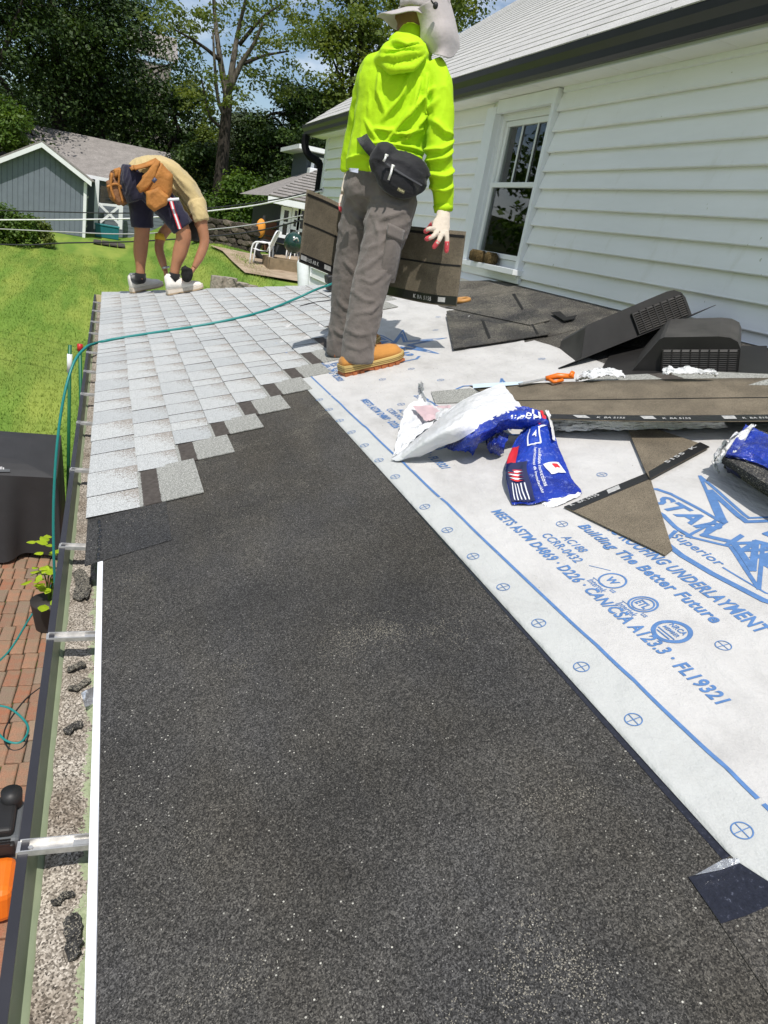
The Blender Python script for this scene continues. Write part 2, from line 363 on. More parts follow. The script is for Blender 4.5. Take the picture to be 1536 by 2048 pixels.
for k, y0 in enumerate(starts):
    s0 = k*E_ - (0.022 if k == 0 else 0); hy = hipY(s0+E_); y = y0; first = True
    while y < hy-0.02:
        L_ = rg.choice(lens) if not first else rg.choice(lens[1:4]); first = False
        if y+L_ > hy-0.11:          # the last tab is cut along the hip
            ya, yb = hipY(s0), hipY(s0+E_+.03)
            vs = [RS(s0, y+.002, .0035), RS(s0, ya, .0035), RS(s0+E_+.03, yb, 0), RS(s0+E_+.03, y+.002, 0), RS(s0, y+.002, .0085), RS(s0, ya, .0085), RS(s0+E_+.03, yb, .003), RS(s0+E_+.03, y+.002, .003)]
            mk('shingle', vs, [(3,2,1,0),(4,7,6,5),(0,1,5,4),(1,2,6,5),(2,3,7,6),(3,0,4,7)], MT_TAB, roof, origin=RS(s0, y, 0)); break
        o = inst('shingle', tab_mesh(L_), roof, RS(s0+rg.uniform(-.002,.002), y, rg.uniform(0.0016,.0026)), (rg.uniform(-.003,.003), -AL+rg.uniform(-.004,.004), rg.uniform(-.006,.006)))
        if k == 0: o.scale = ((E_+.022+.014)/(E_+.014), 1, 1)
        y += L_
    hl_ = (starts[k+1]-y0 if k+1 < len(starts) else .4)+.02; hm_ = bpy.data.meshes.new('shingle_head'); box_local(hm_, 0, 0.215, 0, hl_, 0.0, 0.0036); hm_.materials.append(MT_HEAD)
    inst('shingle_headlap', hm_, roof, RS((k+1)*E_-.004, y0+.004, 0.0037-.0006*(k % 2)), (0, -AL, rg.uniform(-.004, .004)))
# second head strip seen beyond the worker's leg
for (u, v) in ((742, 600), (748, 622)):
    s, y = rpx(u, v); inst('shingle_headlap', headm, roof, RS(s-.05, y-.05, 0.0075), (0, -AL, 0.03))

# low gutter
gut = MB(); gy0, gy1 = -1.4, 8.40
def gprof(pts, mi=0, name=None, mat=None, thick=None):
    mb = MB(); n = len(pts)
    vs = [Vector((x, gy0, CZ+z)) for x, z in pts]+[Vector((x, gy1, CZ+z)) for x, z in pts]
    mb.add(vs, [(i, i+1, n+i+1, n+i) for i in range(n-1)]); return mb
inner = gprof([(-.083, -1.064), (-.082, -1.085), (-.071, -1.128), (-.052, -1.146), (.028, -1.146), (.030, -1.06)])
gutter = inner.obj('low_gutter', MT_SAGE, house)
lipm = MB(); n = 8; pr = [(-.083,-1.064),(-.083,-1.0585),(-.0995,-1.0585),(-.101,-1.075),(-.097,-1.10),(-.078,-1.138),(-.060,-1.152),(.03,-1.152)]
vs = [Vector((x, gy0, CZ+z)) for x, z in pr]+[Vector((x, gy1, CZ+z)) for x, z in pr]
lipm.add(vs, [(i+1, i, n+i, n+i+1) for i in range(n-1)]); lipm.obj('gutter_face', MT_LIP, gutter)
fb = MB(); fb.box((.045, 3.5, RZ0-.10), (.025, 9.8, .15)); fb.obj('fascia_board', MT_TRIM, house)
cap = MB(); cap.prism([Vector((x, gy1, CZ+z)) for x, z in [(-.10,-1.06),(-.07,-1.15),(.028,-1.15),(.03,-1.05)]], (0, .006, 0)); cap.obj('gutter_end_cap', plain('cream_end_cap', (.62,.55,.30), .5), gutter)
hm = bpy.data.meshes.new('hanger')
def hanger_mesh():
    mb = MB(); W_ = .016
    mb.box((.060, 0, 0), (.118, .024, .0016)); mb.box((.060, -W_+.003, .005), (.118, .0022, .011)); mb.box((.060, W_-.003, .005), (.118, .0022, .011))
    mb.box((.0, 0, .002), (.006, .026, .012)); mb.box((.10, 0, .004), (.03, .012, .004)); mb.tube([(.018,0,.001),(.018,0,.0055)], .004, 8)
    hm.from_pydata([tuple(v) for v in mb.v], [], mb.f); hm.materials.append(MT_ALU)
hanger_mesh()
for i, (u, v) in enumerate([(125,1690),(152,1275),(165,1095),(172,942),(177,848),(182,791),(185,745),(187,707),(190,668),(192,645),(195,623),(196,606)]):
    y = onZ(u, v, CZ-1.062).y; inst('gutter_hanger', hm, gutter, (-.098, y, CZ-1.064+random.uniform(-.001,.001)), (random.uniform(-.05,.05), random.uniform(-.02,.02), random.uniform(-.05,.05)))
# granules washed into the gutter
m_ = NM('washed_granules', 0.95, 0.15); cell = m_.bw(m_.vor(330.0)); x = m_.sep()[0]; nz = m_.noise(16.0, 4); fine = m_.noise(140.0, 3)
c = m_.ramp(cell, [(0.0, (0.03, 0.028, 0.026)), (0.28, (0.20, 0.18, 0.155)), (0.6, (0.46, 0.42, 0.37)), (1.0, (0.80, 0.76, 0.70))])
c = m_.mix(1.0, c, m_.ramp(m_.noise(7.0, 5), [(0.3, (0.62, 0.57, 0.52)), (0.6, (1.0, 0.98, 0.95))]), 'MULTIPLY')
gp = m_.math('GREATER_THAN', m_.math('ADD', m_.math('MULTIPLY', x, 22.0), m_.math('ADD', m_.math('MULTIPLY', nz, 1.5), m_.math('MULTIPLY', fine, 0.9))), 1.30)
m_.col(m_.mix(gp, c, m_.ramp(fine, [(0.3, (0.27, 0.33, 0.19)), (0.6, (0.40, 0.45, 0.29))]))); m_.bump(cell, 0.9, 0.004); MT_GRAN = m_.m
gr = MB()
def gfn(a, b):
    y = gy0+b*(gy1-gy0-.01); xx = -.060+a*.088
    z = -1.130+.007*mn.noise((xx*30, y*7, 0))+.004*mn.noise((xx*90, y*60, 3))-.010*max(0, abs(a-.45)-.3)
    return Vector((xx+.004*mn.noise((y*12, 5, 1))*(1-a), y, CZ+z))
gr.grid(gfn, 9, 1100); g_o = gr.obj('granule_litter', MT_GRAN, gutter, True, origin=(0, 0, CZ-1.13)); stuff(g_o)

# upper wall boards
Zs = [1.126,.985,.858,.729,.607,.497,.374,.256,.134,.012,-.110,-.156]
Zs = [z+CZ for z in Zs]
wallp = MB(); wallp.box((WX+.09, 4.6, CZ+.0), (.12, 13.0, 2.25)); 
# backing wall is built in four pieces round the window opening
wallp = MB()
WY0, WY1, WZ0, WZ1 = 5.03, 5.86, CZ-.05, CZ+1.03
for (y0, y1, z0, z1) in [(-2.0, WY0, CZ-.9, CZ+1.126), (WY1, 11.12, CZ-3.5, CZ+1.126), (WY0, WY1, CZ-.9, WZ0), (WY0, WY1, WZ1, CZ+1.126)]:
    wallp.box((WX+.06, (y0+y1)/2, (z0+z1)/2), (.10, y1-y0, z1-z0))
wall = wallp.obj('siding_wall', MT_WALL, house)
def board(y0, y1, z0, z1):
    p = [(WX+.009, z1), (WX-.020, z0+.012), (WX-.0235, z0+.004), (WX-.020, z0-.001), (WX-.006, z0-.002), (WX+.009, z0+.004)]
    mb = MB(); n = len(p); vs = [Vector((x, y0, z)) for x, z in p]+[Vector((x, y1, z)) for x, z in p]
    mb.add(vs, [tuple(range(n)), tuple(range(2*n-1, n-1, -1))]+[(i, n+i, n+(i+1)%n, (i+1)%n) for i in range(n)])
    mb.obj('siding_board', MT_WALL, wall)
zz = list(Zs)
for i in range(len(zz)-2):
    board(-2.0, WY0-.045, zz[i+1], zz[i]+.004); board(WY1+.165, 11.05, zz[i+1], zz[i]+.004)
board(-2.0, WY0-.045, zz[-1]-.03, zz[-2]+.004)
z = zz[-2]
for i in range(10):
    board(WY1+.165 if i == 0 else 5.0, 11.05, z-.122, z+.004); z -= .122
tr = MB(); tr.box((WX-.012, 11.09, CZ-.45), (.03, .09, 3.2)); tr.obj('corner_trim', MT_TRIM, wall)
tr = MB(); tr.box((WX-.008, 1.47, CZ+1.112), (.03, 6.96, .03)); tr.obj('top_trim', MT_TRIM, wall)
# wavy base flashing; a black strip stands in for the shaded gap below
fl = MB()
def ffn(a, b):
    y = -1.8+a*8.0; wv = .012*mn.noise((y*1.6, 0, 0))+.006*mn.noise((y*5, 2, 0))
    return Vector((WX-.02-.055*b-.6*abs(wv)*b, y, CZ-.158-.045*b+wv*b))
fl.grid(ffn, 160, 4); fl.obj('base_flashing', MT_TRIM, wall, True)
gp_ = MB(); gp_.box((WX-.012, 1.9, CZ-.235), (.02, 7.4, .10)); gp_.obj('dark_gap_strip', MT_TARM, wall)
# window
win = MB(); win.box((WX-.022, WY1+.08, (WZ0+WZ1)/2), (.052, .16, WZ1-WZ0+.10)); window = win.obj('window', MT_TRIM, house)
def wb(name, c, d, mat=MT_TRIM, par=None): mb = MB(); mb.box(c, d); return bevel(mb.obj(name, mat, par or window), .003)
wb('head_casing', (WX-.024, (WY0+WY1)/2-.02, WZ1+.048), (.04, WY1-WY0+.05, .092))
wb('side_casing', (WX-.020, WY0-.022, (WZ0+WZ1)/2), (.052, .042, WZ1-WZ0+.14))
wb('reveal', (WX+.03, WY1+.004, (WZ0+WZ1)/2), (.065, .014, WZ1-WZ0))
wb('sill', (WX-.035, (WY0+WY1)/2+.06, WZ0-.024), (.12, WY1-WY0+.28, .04))
wb('apron', (WX-.016, (WY0+WY1)/2+.06, WZ0-.072), (.03, WY1-WY0+.25, .055))
ZM = CZ+.518
def sash(name, y0, y1, z0, z1, x, fw, bars):
    mb = MB(); zc, yc = (z0+z1)/2, (y0+y1)/2
    for (y, dy, z_, dz) in [(y0+fw/2, fw, zc, z1-z0), (y1-fw/2, fw, zc, z1-z0), (yc, y1-y0-2*fw, z0+fw/2, fw), (yc, y1-y0-2*fw, z1-fw/2, fw)]:
        mb.box((x, y, z_), (.028, dy, dz))
    s_ = bevel(mb.obj(name, MT_VINW, window), .003)
    g = MB(); g.box((x+.006, yc, zc), (.004, y1-y0-2*fw+.002, z1-z0-2*fw+.002)); g.obj('pane', MT_GLASS, s_)
    for k in range(bars):
        b = MB(); b.box((x-.004, y0+fw+(y1-y0-2*fw)*(k+1)/(bars+1), zc), (.008, .012, z1-z0-2*fw)); b.obj('muntin', MT_VINW, s_)
    return s_
wb('outer_frame', (WX+.05, WY1-.022, (WZ0+WZ1)/2), (.05, .045, WZ1-WZ0), MT_VINW)
wb('outer_frame', (WX+.05, WY0+.012, (WZ0+WZ1)/2), (.05, .024, WZ1-WZ0), MT_VINW)
wb('outer_frame', (WX+.05, (WY0+WY1)/2, WZ1-.02), (.05, WY1-WY0-.07, .04), MT_VINW)
wb('outer_frame', (WX+.05, (WY0+WY1)/2, WZ0+.025), (.05, WY1-WY0-.07, .05), MT_VINW)
sash('upper_sash', WY0+.026, WY1-.046, ZM-.01, WZ1-.042, WX+.055, .038, 2)
sash('lower_sash', WY0+.026, WY1-.046, WZ0+.052, ZM+.028, WX+.020, .036, 0)
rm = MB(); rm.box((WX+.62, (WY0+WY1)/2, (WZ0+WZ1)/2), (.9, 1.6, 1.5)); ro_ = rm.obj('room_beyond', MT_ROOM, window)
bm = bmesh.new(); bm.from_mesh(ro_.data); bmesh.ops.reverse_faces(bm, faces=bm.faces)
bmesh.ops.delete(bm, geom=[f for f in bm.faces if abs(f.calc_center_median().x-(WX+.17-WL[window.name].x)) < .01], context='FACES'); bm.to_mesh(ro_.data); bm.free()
cu = MB(); cu.grid(lambda a, b: Vector((WX+.14+.012*sin(a*22), WY1-.06-a*.10, WZ0+.05+b*.95)), 24, 4); cu.obj('curtain', plain('linen_curtain', (.42,.38,.33), .8), window, True)
stk = MB(); stk.box((WX+.03, WY1-.20, WZ0+.17), (.002, .085, .11)); stk.obj('security_sticker', plain('pale_sticker', (.32,.36,.38), .5), window)
stk = MB(); stk.box((WX+.0285, WY1-.20, WZ0+.175), (.001, .05, .06)); stk.obj('sticker_print', plain('sticker_blue', (.05,.09,.2), .5), window)
fh = MB(); fc = Vector((WX+.032, WY0+.29, ZM-.09))
fh.ell(fc, (.004, .030, .036), None, 12, 8); fh.add([fc+Vector((0,.0,-.03)), fc+Vector((0,.03,-.085)), fc+Vector((0,0,-.07)), fc+Vector((0,-.03,-.085))], [(0,1,2),(0,2,3)])
fh.obj('fish_ornament', plain('frosted_ornament', (.25,.25,.25), .5), window, True)
# eave above
XE, ZE = 2.53, CZ+1.285
sf = MB()
for i in range(60):
    y0 = -2.0+i*(13.4/60); sf.box((2.72, y0+.111, CZ+1.130+(.001 if i % 2 else 0)), (.18, .222, .006))
sf.obj('soffit', MT_SOFF, house)
fs_ = MB(); fs_.box((2.629, 3.3, CZ+1.185), (.012, 10.5, .12)); fs_.box((2.6285, 10.0, CZ+1.186), (.012, 2.9, .12)); fs_.obj('eave_fascia', MT_FASC, house)
ug = MB(); pr = [(2.622,1.14),(2.585,1.132),(2.565,1.15),(2.56,1.19),(2.535,1.225),(2.53,1.262),(2.538,1.268),(2.545,1.255),(2.6,1.20),(2.622,1.20)]; n = len(pr)
vs = [Vector((x, -2.0, CZ+z)) for x, z in pr]+[Vector((x, 11.62, CZ+z)) for x, z in pr]
ug.add(vs, [tuple(range(n-1,-1,-1)), tuple(range(n, 2*n))]+[(i, (i+1)%n, n+(i+1)%n, n+i) for i in range(n)])
ugo = ug.obj('eave_gutter', MT_BRONZE, house)
for y in (3.05, 3.62, 4.35, 5.3, 6.4):
    b = MB(); b.box((2.535, y, CZ+1.272), (.03, .006, .012)); b.obj('gutter_clip', MT_ALU, ugo)
dsp = MB(); dsp.tube(bez([(2.58, 11.5, CZ+1.15), (2.58, 11.5, CZ+1.0), (2.64, 11.40, CZ+.88), (2.765, 11.2, CZ+.76), (2.775, 11.19, CZ+.3), (2.775, 11.19, 0.1)], 5), .055, 8); dsp.obj('downspout', plain('matt_black_downspout', (.008,.008,.009), .8, .1), house, True)
# upper roof, course by course
USL = math.atan(0.78); ux, uz = cos(USL), sin(USL)
ub = MB(); A = Vector((XE+.02, -2.0, ZE-.012)); Lr = 5.2
for (y) in (0,): ub.add([A, A+Vector((ux*Lr,0,uz*Lr)), A+Vector((ux*Lr,13.55,uz*Lr)), A+Vector((0,13.55,0)), A+Vector((.06,0,-.05)), A+Vector((ux*Lr+.06,0,uz*Lr-.05)), A+Vector((ux*Lr+.06,13.55,uz*Lr-.05)), A+Vector((.06,13.55,-.05))], [(3,2,1,0),(4,5,6,7),(0,1,5,4),(2,3,7,6),(1,2,6,5),(3,0,4,7)])
uro = ub.obj('upper_roof', MT_UROOF, house)
un = Vector((-uz, 0, ux))
cm = bpy.data.meshes.new('roof_course')
ys = [i*0.28 for i in range(49)]; vs = []; fs = []
rr = random.Random(5)
for i, y in enumerate(ys):
    j = rr.uniform(-.004, .004); q = rr.uniform(0, .004)
    vs += [(j, y, .002), (j, y, .0075+q*.6), (.185, y, .004), (.185, y, .0)]
for i in range(len(ys)-1):
    a = i*4; fs += [(a+1, a, a+4, a+5), (a+2, a+1, a+5, a+6), (a+3, a+2, a+6, a+7)]
cm.from_pydata(vs, [], fs); cm.materials.append(MT_UROOF)
for k in range(32):
    p = A+Vector((ux*k*.157, 0, uz*k*.157))+un*.004
    if k == 0: p -= Vector((ux*.02, 0, uz*.02))
    inst('roof_course', cm, uro, (p.x, -2.0+rr.uniform(-.02,.02), p.z), (0, -USL, 0))
rk = MB(); rk.prism([A+Vector((0,13.56,-.01)), A+Vector((ux*Lr,13.56,uz*Lr-.01)), A+Vector((ux*Lr,13.56,uz*Lr-.16)), A+Vector((0.05,13.56,-.16))], (0, .02, 0)); rk.obj('rake_board', MT_TRIM, house)
gw = MB(); gw.prism([(WX, 11.11, CZ-3.5), (WX+5, 11.11, CZ-3.5), (WX+5, 11.11, CZ+3.5), (WX+3.2, 11.11, CZ+3.5), (WX, 11.11, CZ+1.13)], (0, .02, 0)); gw.obj('gable_wall', MT_WALL, house)
# ---------------------------------------------------------------- terrain
def sm(t): t = min(1, max(0, t)); return t*t*(3-2*t)
def LZ(x, y):
    z = 1.5*min(1.0, max(0, (y-9.0)/25.0)) + 1.45*sm((x-0.6)/3.2)*sm((y-11)/9)
    z += 0.05*mn.noise((x*.25, y*.25, 0))*min(1, max(0, (y-9)/4))
    if y > 40: z += (y-40)*0.02
    return z
def onG(u, v, lift=0.0):
    d = ray(u, v).normalized(); t = 4.0
    while t < 200:
        p = O3+d*t
        if p.z < LZ(p.x, p.y)+lift: break
        t += 0.05
    return Vector((p.x, p.y, LZ(p.x, p.y)+lift))
m_ = NM('lawn_grass', 0.9, 0.15)
big = m_.noise(0.55, 5, 0.6); fine = m_.noise(24.0, 4, 0.7)
mv = m_.map((0.9, 0.12, 1)); stripe = m_.noise(1.6, 3, 0.5, mv)
c = m_.ramp(fine, [(0.3, (0.100, 0.180, 0.026)), (0.55, (0.160, 0.265, 0.046)), (0.8, (0.225, 0.325, 0.075))])
c = m_.mix(m_.bw(m_.ramp(stripe, [(0.42, 0.0), (0.62, 0.75)])), c, (0.29, 0.345, 0.075))
c = m_.mix(1.0, c, m_.ramp(big, [(0.3, (0.72, 0.78, 0.7)), (0.7, (1.12, 1.08, 1.0))]), 'MULTIPLY')
m_.col(c); m_.bump(fine, 0.45, 0.04); MT_LAWN = m_.m
xs = [-400,-150,-60,-30,-18]+[-12+i*0.5 for i in range(49)]+[16,22,35,60,150,400]
ys = [-60,-10,0,4]+[8.35+i*0.5 for i in range(70)]+[46,52,60,75,100,160,300,600]
vs = [(x, y, LZ(x, y) if y > 8.4 else (-.03 if y > -5 else -.03)) for y in ys for x in xs]; nx = len(xs)
fs = [(j*nx+i, j*nx+i+1, (j+1)*nx+i+1, (j+1)*nx+i) for j in range(len(ys)-1) for i in range(nx-1)]
struct(mk('lawn', vs, fs, MT_LAWN, None, True))
# blades of grass over the mown lawn
rs = np.random.RandomState(4)
NB = 90000
yb = 9.0+rs.rand(NB)**1.6*20; xb = -4.2+rs.rand(NB)*(8.6); 
keep = (xb > -0.22*yb-.3) & (xb < 0.19*yb+.4); xb, yb = xb[keep], yb[keep]; NB = len(xb)
zb = np.array([LZ(a, b) for a, b in zip(xb, yb)])
ang = rs.rand(NB)*6.283; hh = 0.025+rs.rand(NB)*0.035; ww = 0.004+rs.rand(NB)*0.006; lean = (rs.rand(NB, 2)-.5)*0.06
V = np.zeros((NB, 3, 3)); V[:,0] = np.stack([xb-np.cos(ang)*ww, yb-np.sin(ang)*ww, zb-.005], 1); V[:,1] = np.stack([xb+np.cos(ang)*ww, yb+np.sin(ang)*ww, zb-.005], 1)
V[:,2] = np.stack([xb+lean[:,0], yb+lean[:,1], zb+hh], 1)
def np_mesh(name, V, k, mat, parent=None, origin=(0,0,0)):
    n = len(V); me = bpy.data.meshes.new(name); me.vertices.add(n*k); me.loops.add(n*k); me.polygons.add(n)
    me.vertices.foreach_set('co', (V-np.array(origin)).reshape(-1).astype(np.float32)); me.loops.foreach_set('vertex_index', np.arange(n*k, dtype=np.int32))
    me.polygons.foreach_set('loop_start', np.arange(0, n*k, k, dtype=np.int32)); me.polygons.foreach_set('loop_total', np.full(n, k, dtype=np.int32))
    me.update(calc_edges=True); me.materials.append(mat)
    return link(bpy.data.objects.new(name, me), parent, origin)
stuff(np_mesh('grass_blades', V, 3, MT_LAWN))

# ---------------------------------------------------------------- brick patio
m_ = NM('paver_brick', 0.9, 0.2); r = m_.rnd(); n_ = m_.noise(14.0, 5, 0.65); f = m_.noise(120.0, 3)
c = m_.ramp(r, [(0.0, (0.36, 0.15, 0.085)), (0.3, (0.27, 0.16, 0.11)), (0.55, (0.37, 0.20, 0.125)), (0.8, (0.22, 0.175, 0.135)), (1.0, (0.37, 0.25, 0.17))])
c = m_.mix(m_.bw(m_.ramp(n_, [(0.42, 0.0), (0.72, 0.75)])), c, (0.23, 0.19, 0.13)); m_.col(m_.mix(1.0, c, m_.ramp(f, [(0.3, 0.75), (0.7, 1.12)]), 'MULTIPLY')); m_.bump(f, 0.5, 0.006); MT_BRICK = m_.m
m_ = NM('mossy_joint', 0.95, 0.1); n_ = m_.noise(9.0, 5)
m_.col(m_.ramp(n_, [(0.4, (0.075, 0.06, 0.042)), (0.55, (0.10, 0.085, 0.055)), (0.62, (0.07, 0.12, 0.02)), (0.75, (0.10, 0.17, 0.03))])); m_.bump(m_.noise(60.0, 4), 0.8, 0.01); MT_JOINT = m_.m
m_ = NM('far_brick_paving', 0.9, 0.2); bt = m_.n.new('ShaderNodeTexBrick'); bt.inputs['Scale'].default_value = 1.0; bt.inputs['Brick Width'].default_value = .1; bt.inputs['Row Height'].default_value = .215; bt.inputs['Mortar Size'].default_value = .006; bt.offset = 0.0
bt.inputs['Color1'].default_value = (.36,.16,.1,1); bt.inputs['Color2'].default_value = (.3,.2,.15,1); bt.inputs['Mortar'].default_value = (.08,.075,.05,1); m_.L(m_.tc(), bt.inputs[0]); m_.col(bt.outputs[0]); MT_FARBR = m_.m
patio = struct(mk('brick_patio', [(-6, -3, -.012), (.4, -3, -.012), (.4, 8.6, -.012), (-6, 8.6, -.012)], [(0,1,2,3)], MT_JOINT))
far = MB()
for (x0, x1, y0, y1) in ((-6, -1.36, -3, 8.55), (-.13, .4, -3, 8.55), (-1.36, -.13, -3, 2.55), (-1.36, -.13, 7.9, 8.55)):
    far.add([(x0, y0, -.004), (x1, y0, -.004), (x1, y1, -.004), (x0, y1, -.004)], [(0,1,2,3)])
far.obj('paving_field', MT_FARBR, patio)
bms = []
for v in range(4):
    rb = random.Random(v); bm = bmesh.new(); bmesh.ops.create_cube(bm, size=1.0)
    for q in bm.verts: q.co = Vector((q.co.x*.096+rb.uniform(-.003,.003), q.co.y*.208+rb.uniform(-.004,.004), q.co.z*.05))
    bmesh.ops.bevel(bm, geom=[e for e in bm.edges if sum(q.co.z for q in e.verts) > .02] + [e for e in bm.edges if abs(e.verts[0].co.z-e.verts[1].co.z) > .03], offset=.007, segments=1, affect='EDGES')
    me = bpy.data.meshes.new('brick'); bm.to_mesh(me); bm.free(); me.materials.append(MT_BRICK); bms.append(me)
rb = random.Random(11)
for j in range(24):
    off = rb.uniform(-.02, .02)
    for i in range(11):
        x = -1.28+i*.104+off; y = 2.68+j*.220+.05*sin(i*.9)*.3
        inst('brick', rb.choice(bms), patio, (x, y, -.016+rb.uniform(-.004,.004)), (rb.uniform(-.02,.02), rb.uniform(-.025,.025), -.05+rb.uniform(-.03,.03)))

# ---------------------------------------------------------------- leaves and trees
def m_leaf(name, c1, c2, c3, tl=0.35, rough=0.55):
    m_ = NM(name, rough, 0.35); n_ = m_.noise(0.8, 3, 0.6); n2 = m_.noise(9.0, 2)
    f = m_.math('ADD', m_.math('MULTIPLY', n_, 0.6), m_.math('MULTIPLY', n2, 0.4))
    c = m_.ramp(f, [(0.35, c1), (0.5, c2), (0.66, c3)]); m_.col(c)
    t = m_.n.new('ShaderNodeBsdfTranslucent'); m_.L(m_.mix(1.0, c, (1.35, 1.25, 0.5), 'MULTIPLY'), t.inputs[0])
    mx = m_.n.new('ShaderNodeMixShader'); mx.inputs[0].default_value = tl; m_.L(m_.b.outputs[0], mx.inputs[1]); m_.L(t.outputs[0], mx.inputs[2])
    m_.L(mx.outputs[0], m_.n['Material Output'].inputs[0]); return m_.m
ML_DK = m_leaf('dark_green_leaves', (0.008, 0.020, 0.004), (0.024, 0.052, 0.008), (0.080, 0.130, 0.020), 0.22)
ML_MD = m_leaf('mid_green_leaves', (0.03, 0.07, 0.008), (0.075, 0.14, 0.016), (0.14, 0.21, 0.03), 0.35)
ML_OL = m_leaf('olive_leaves', (0.045, 0.075, 0.012), (0.105, 0.15, 0.024), (0.19, 0.215, 0.045), 0.4)
ML_LIME = m_leaf('lime_leaves', (0.20, 0.32, 0.01), (0.36, 0.50, 0.02), (0.50, 0.62, 0.04), 0.35)
ML_SAGE = m_leaf('grey_green_leaves', (0.030, 0.050, 0.020), (0.070, 0.100, 0.045), (0.12, 0.15, 0.075), 0.25)
def m_bark(name, a, b):
    m_ = NM(name, 0.9, 0.15); mv = m_.map((9, 9, 1.6)); n_ = m_.noise(1.6, 6, 0.65, mv); m_.col(m_.ramp(n_, [(0.35, a), (0.65, b)])); m_.bump(n_, 0.8, 0.05); return m_.m
MB_DK = m_bark('dark_bark', (0.018, 0.015, 0.012), (0.055, 0.046, 0.038)); MB_GR = m_bark('grey_bark', (0.045, 0.038, 0.030), (0.16, 0.14, 0.115))
def leaves(name, clusters, size, mat, parent, seed=0, aspect=0.62, flat=0.55):
    """clusters: (centre, radius, count)"""
    rs = np.random.RandomState(seed); out = []
    for c, rad, n in clusters:
        d = rs.normal(size=(n, 3)); d /= np.linalg.norm(d, axis=1)[:, None]; rr = rs.rand(n)**0.45
        p = np.array(c)+d*rr[:, None]*np.array([rad, rad, rad*flat]); p[:,2] -= 0.12*rad*(d[:,0]**2+d[:,1]**2)
        nr = d*0.7+rs.normal(size=(n, 3))*0.55+np.array([0, 0, 0.75]); nr /= np.linalg.norm(nr, axis=1)[:, None]
        a = np.cross(nr, rs.normal(size=(n, 3))); a /= np.linalg.norm(a, axis=1)[:, None]; b = np.cross(nr, a)
        s = (size*(0.6+0.8*rs.rand(n)))[:, None]; a = a*s; b = b*s*aspect
        out.append(np.stack([p-a*.5, p-b*.5+a*.08, p+a*.5, p+b*.5+a*.08], 1))
    return np_mesh(name, np.concatenate(out), 4, mat, parent, tuple(WL[parent.name]))
def tree(name, label, base, top, crown, nclus, leaf, nleaf, mat, bark, tr=.28, seed=0, lean=(0,0), crad=(0.9, 1.6), limbs=7, shell=0.5, group=None, hollow=None):
    rs = random.Random(seed); base = Vector(base); t = thing(name, base, label, 'tree', group)
    H = top-base.z; tp = base+Vector((lean[0], lean[1], H*.86))
    mid = base.lerp(tp, .5)+Vector((rs.uniform(-.3,.3), rs.uniform(-.2,.2), 0))
    tk = MB(); tk.tube(bez([base-Vector((0,0,.3)), base.lerp(mid, .5)+Vector((rs.uniform(-.1,.1),0,0)), mid, mid.lerp(tp, .6)+Vector((rs.uniform(-.3,.3),0,0)), tp], 5), [tr*(1.25 if i == 0 else 1-.85*i/20) for i in range(21)], 9); 
    trunk = tk.obj('trunk', bark, t, True)
    cc, cr = Vector(crown[0]), crown[1]; cl = []
    for i in range(nclus):
        while True:
            d = Vector((rs.uniform(-1,1), rs.uniform(-1,1), rs.uniform(-1,1)))
            l = d.length
            if l > 1 or l < .05: continue
            if rs.random() < shell and l < .62: continue
            break
        p = cc+Vector((d.x*cr[0], d.y*cr[1], d.z*cr[2])); rad = rs.uniform(*crad); cl.append((tuple(p), rad, int(nleaf*rs.uniform(.6,1.3))))
    for i in range(limbs):
        q = Vector(cl[rs.randrange(len(cl))][0]); a = base.lerp(tp, rs.uniform(.35,.9)); m2 = a.lerp(q, .5)+Vector((0,0,rs.uniform(0,.6)))
        lb = MB(); lb.tube(bez([a, m2, q], 5), [tr*.42*(1-.8*k/10) for k in range(11)], 6); lb.obj('limb', bark, trunk, True)
    leaves('crown', cl, leaf, mat, t, seed)
    return t
def px(u, v, Y): return onY(u, v, Y)
def gnd(p): return Vector((p.x, p.y, LZ(p.x, p.y)))
def tpx(name, label, ub, Y, ut, vt, ru, rv, **k):
    """tree whose base stands at column ub, crown centred at (ut,vt) with pixel half-sizes, all at distance Y"""
    b = gnd(px(ub, 420, Y)); c = px(ut, vt, Y); s = Y/FPX*1.09
    return tree(name, label, b, c.z+rv*s*.95, (c, (ru*s, ru*s*.8, rv*s)), lean=(c.x-b.x, 0), **k)
G1 = 'trees along the back of the yard'
tpx('shade_tree', 'big dark leafy tree at the left edge above the grey shed roof', -40, 40, -50, 90, 110, 190, nclus=70, leaf=.165, nleaf=270, mat=ML_DK, bark=MB_DK, tr=.42, seed=1, crad=(1.0, 2.0), group=G1)
tpx('shade_tree', 'dark leafy tree with lit boughs behind the shed gable', 105, 43, 110, 50, 110, 130, nclus=85, leaf=.165, nleaf=270, mat=ML_DK, bark=MB_DK, tr=.5, seed=2, crad=(1.0, 2.1), group=G1)
tpx('shade_tree', 'dark leafy tree reaching toward the sky gap right of the shed', 215, 44, 190, 100, 80, 130, nclus=75, leaf=.165, nleaf=270, mat=ML_DK, bark=MB_DK, tr=.4, seed=3, crad=(.9, 1.8), group=G1)
tpx('understorey_tree', 'dense low tree between the long shed roof and the tall trunk', 360, 44, 350, 300, 85, 110, nclus=90, leaf=.2, nleaf=170, mat=ML_DK, bark=MB_DK, tr=.2, seed=4, crad=(.7, 1.3), group=G1)
tpx('understorey_tree', 'dark tree filling the shade behind the shed ridge', 190, 55, 180, 200, 190, 120, nclus=110, leaf=.2, nleaf=240, mat=ML_DK, bark=MB_DK, tr=.35, seed=5, crad=(1.0, 2.0), group=G1)
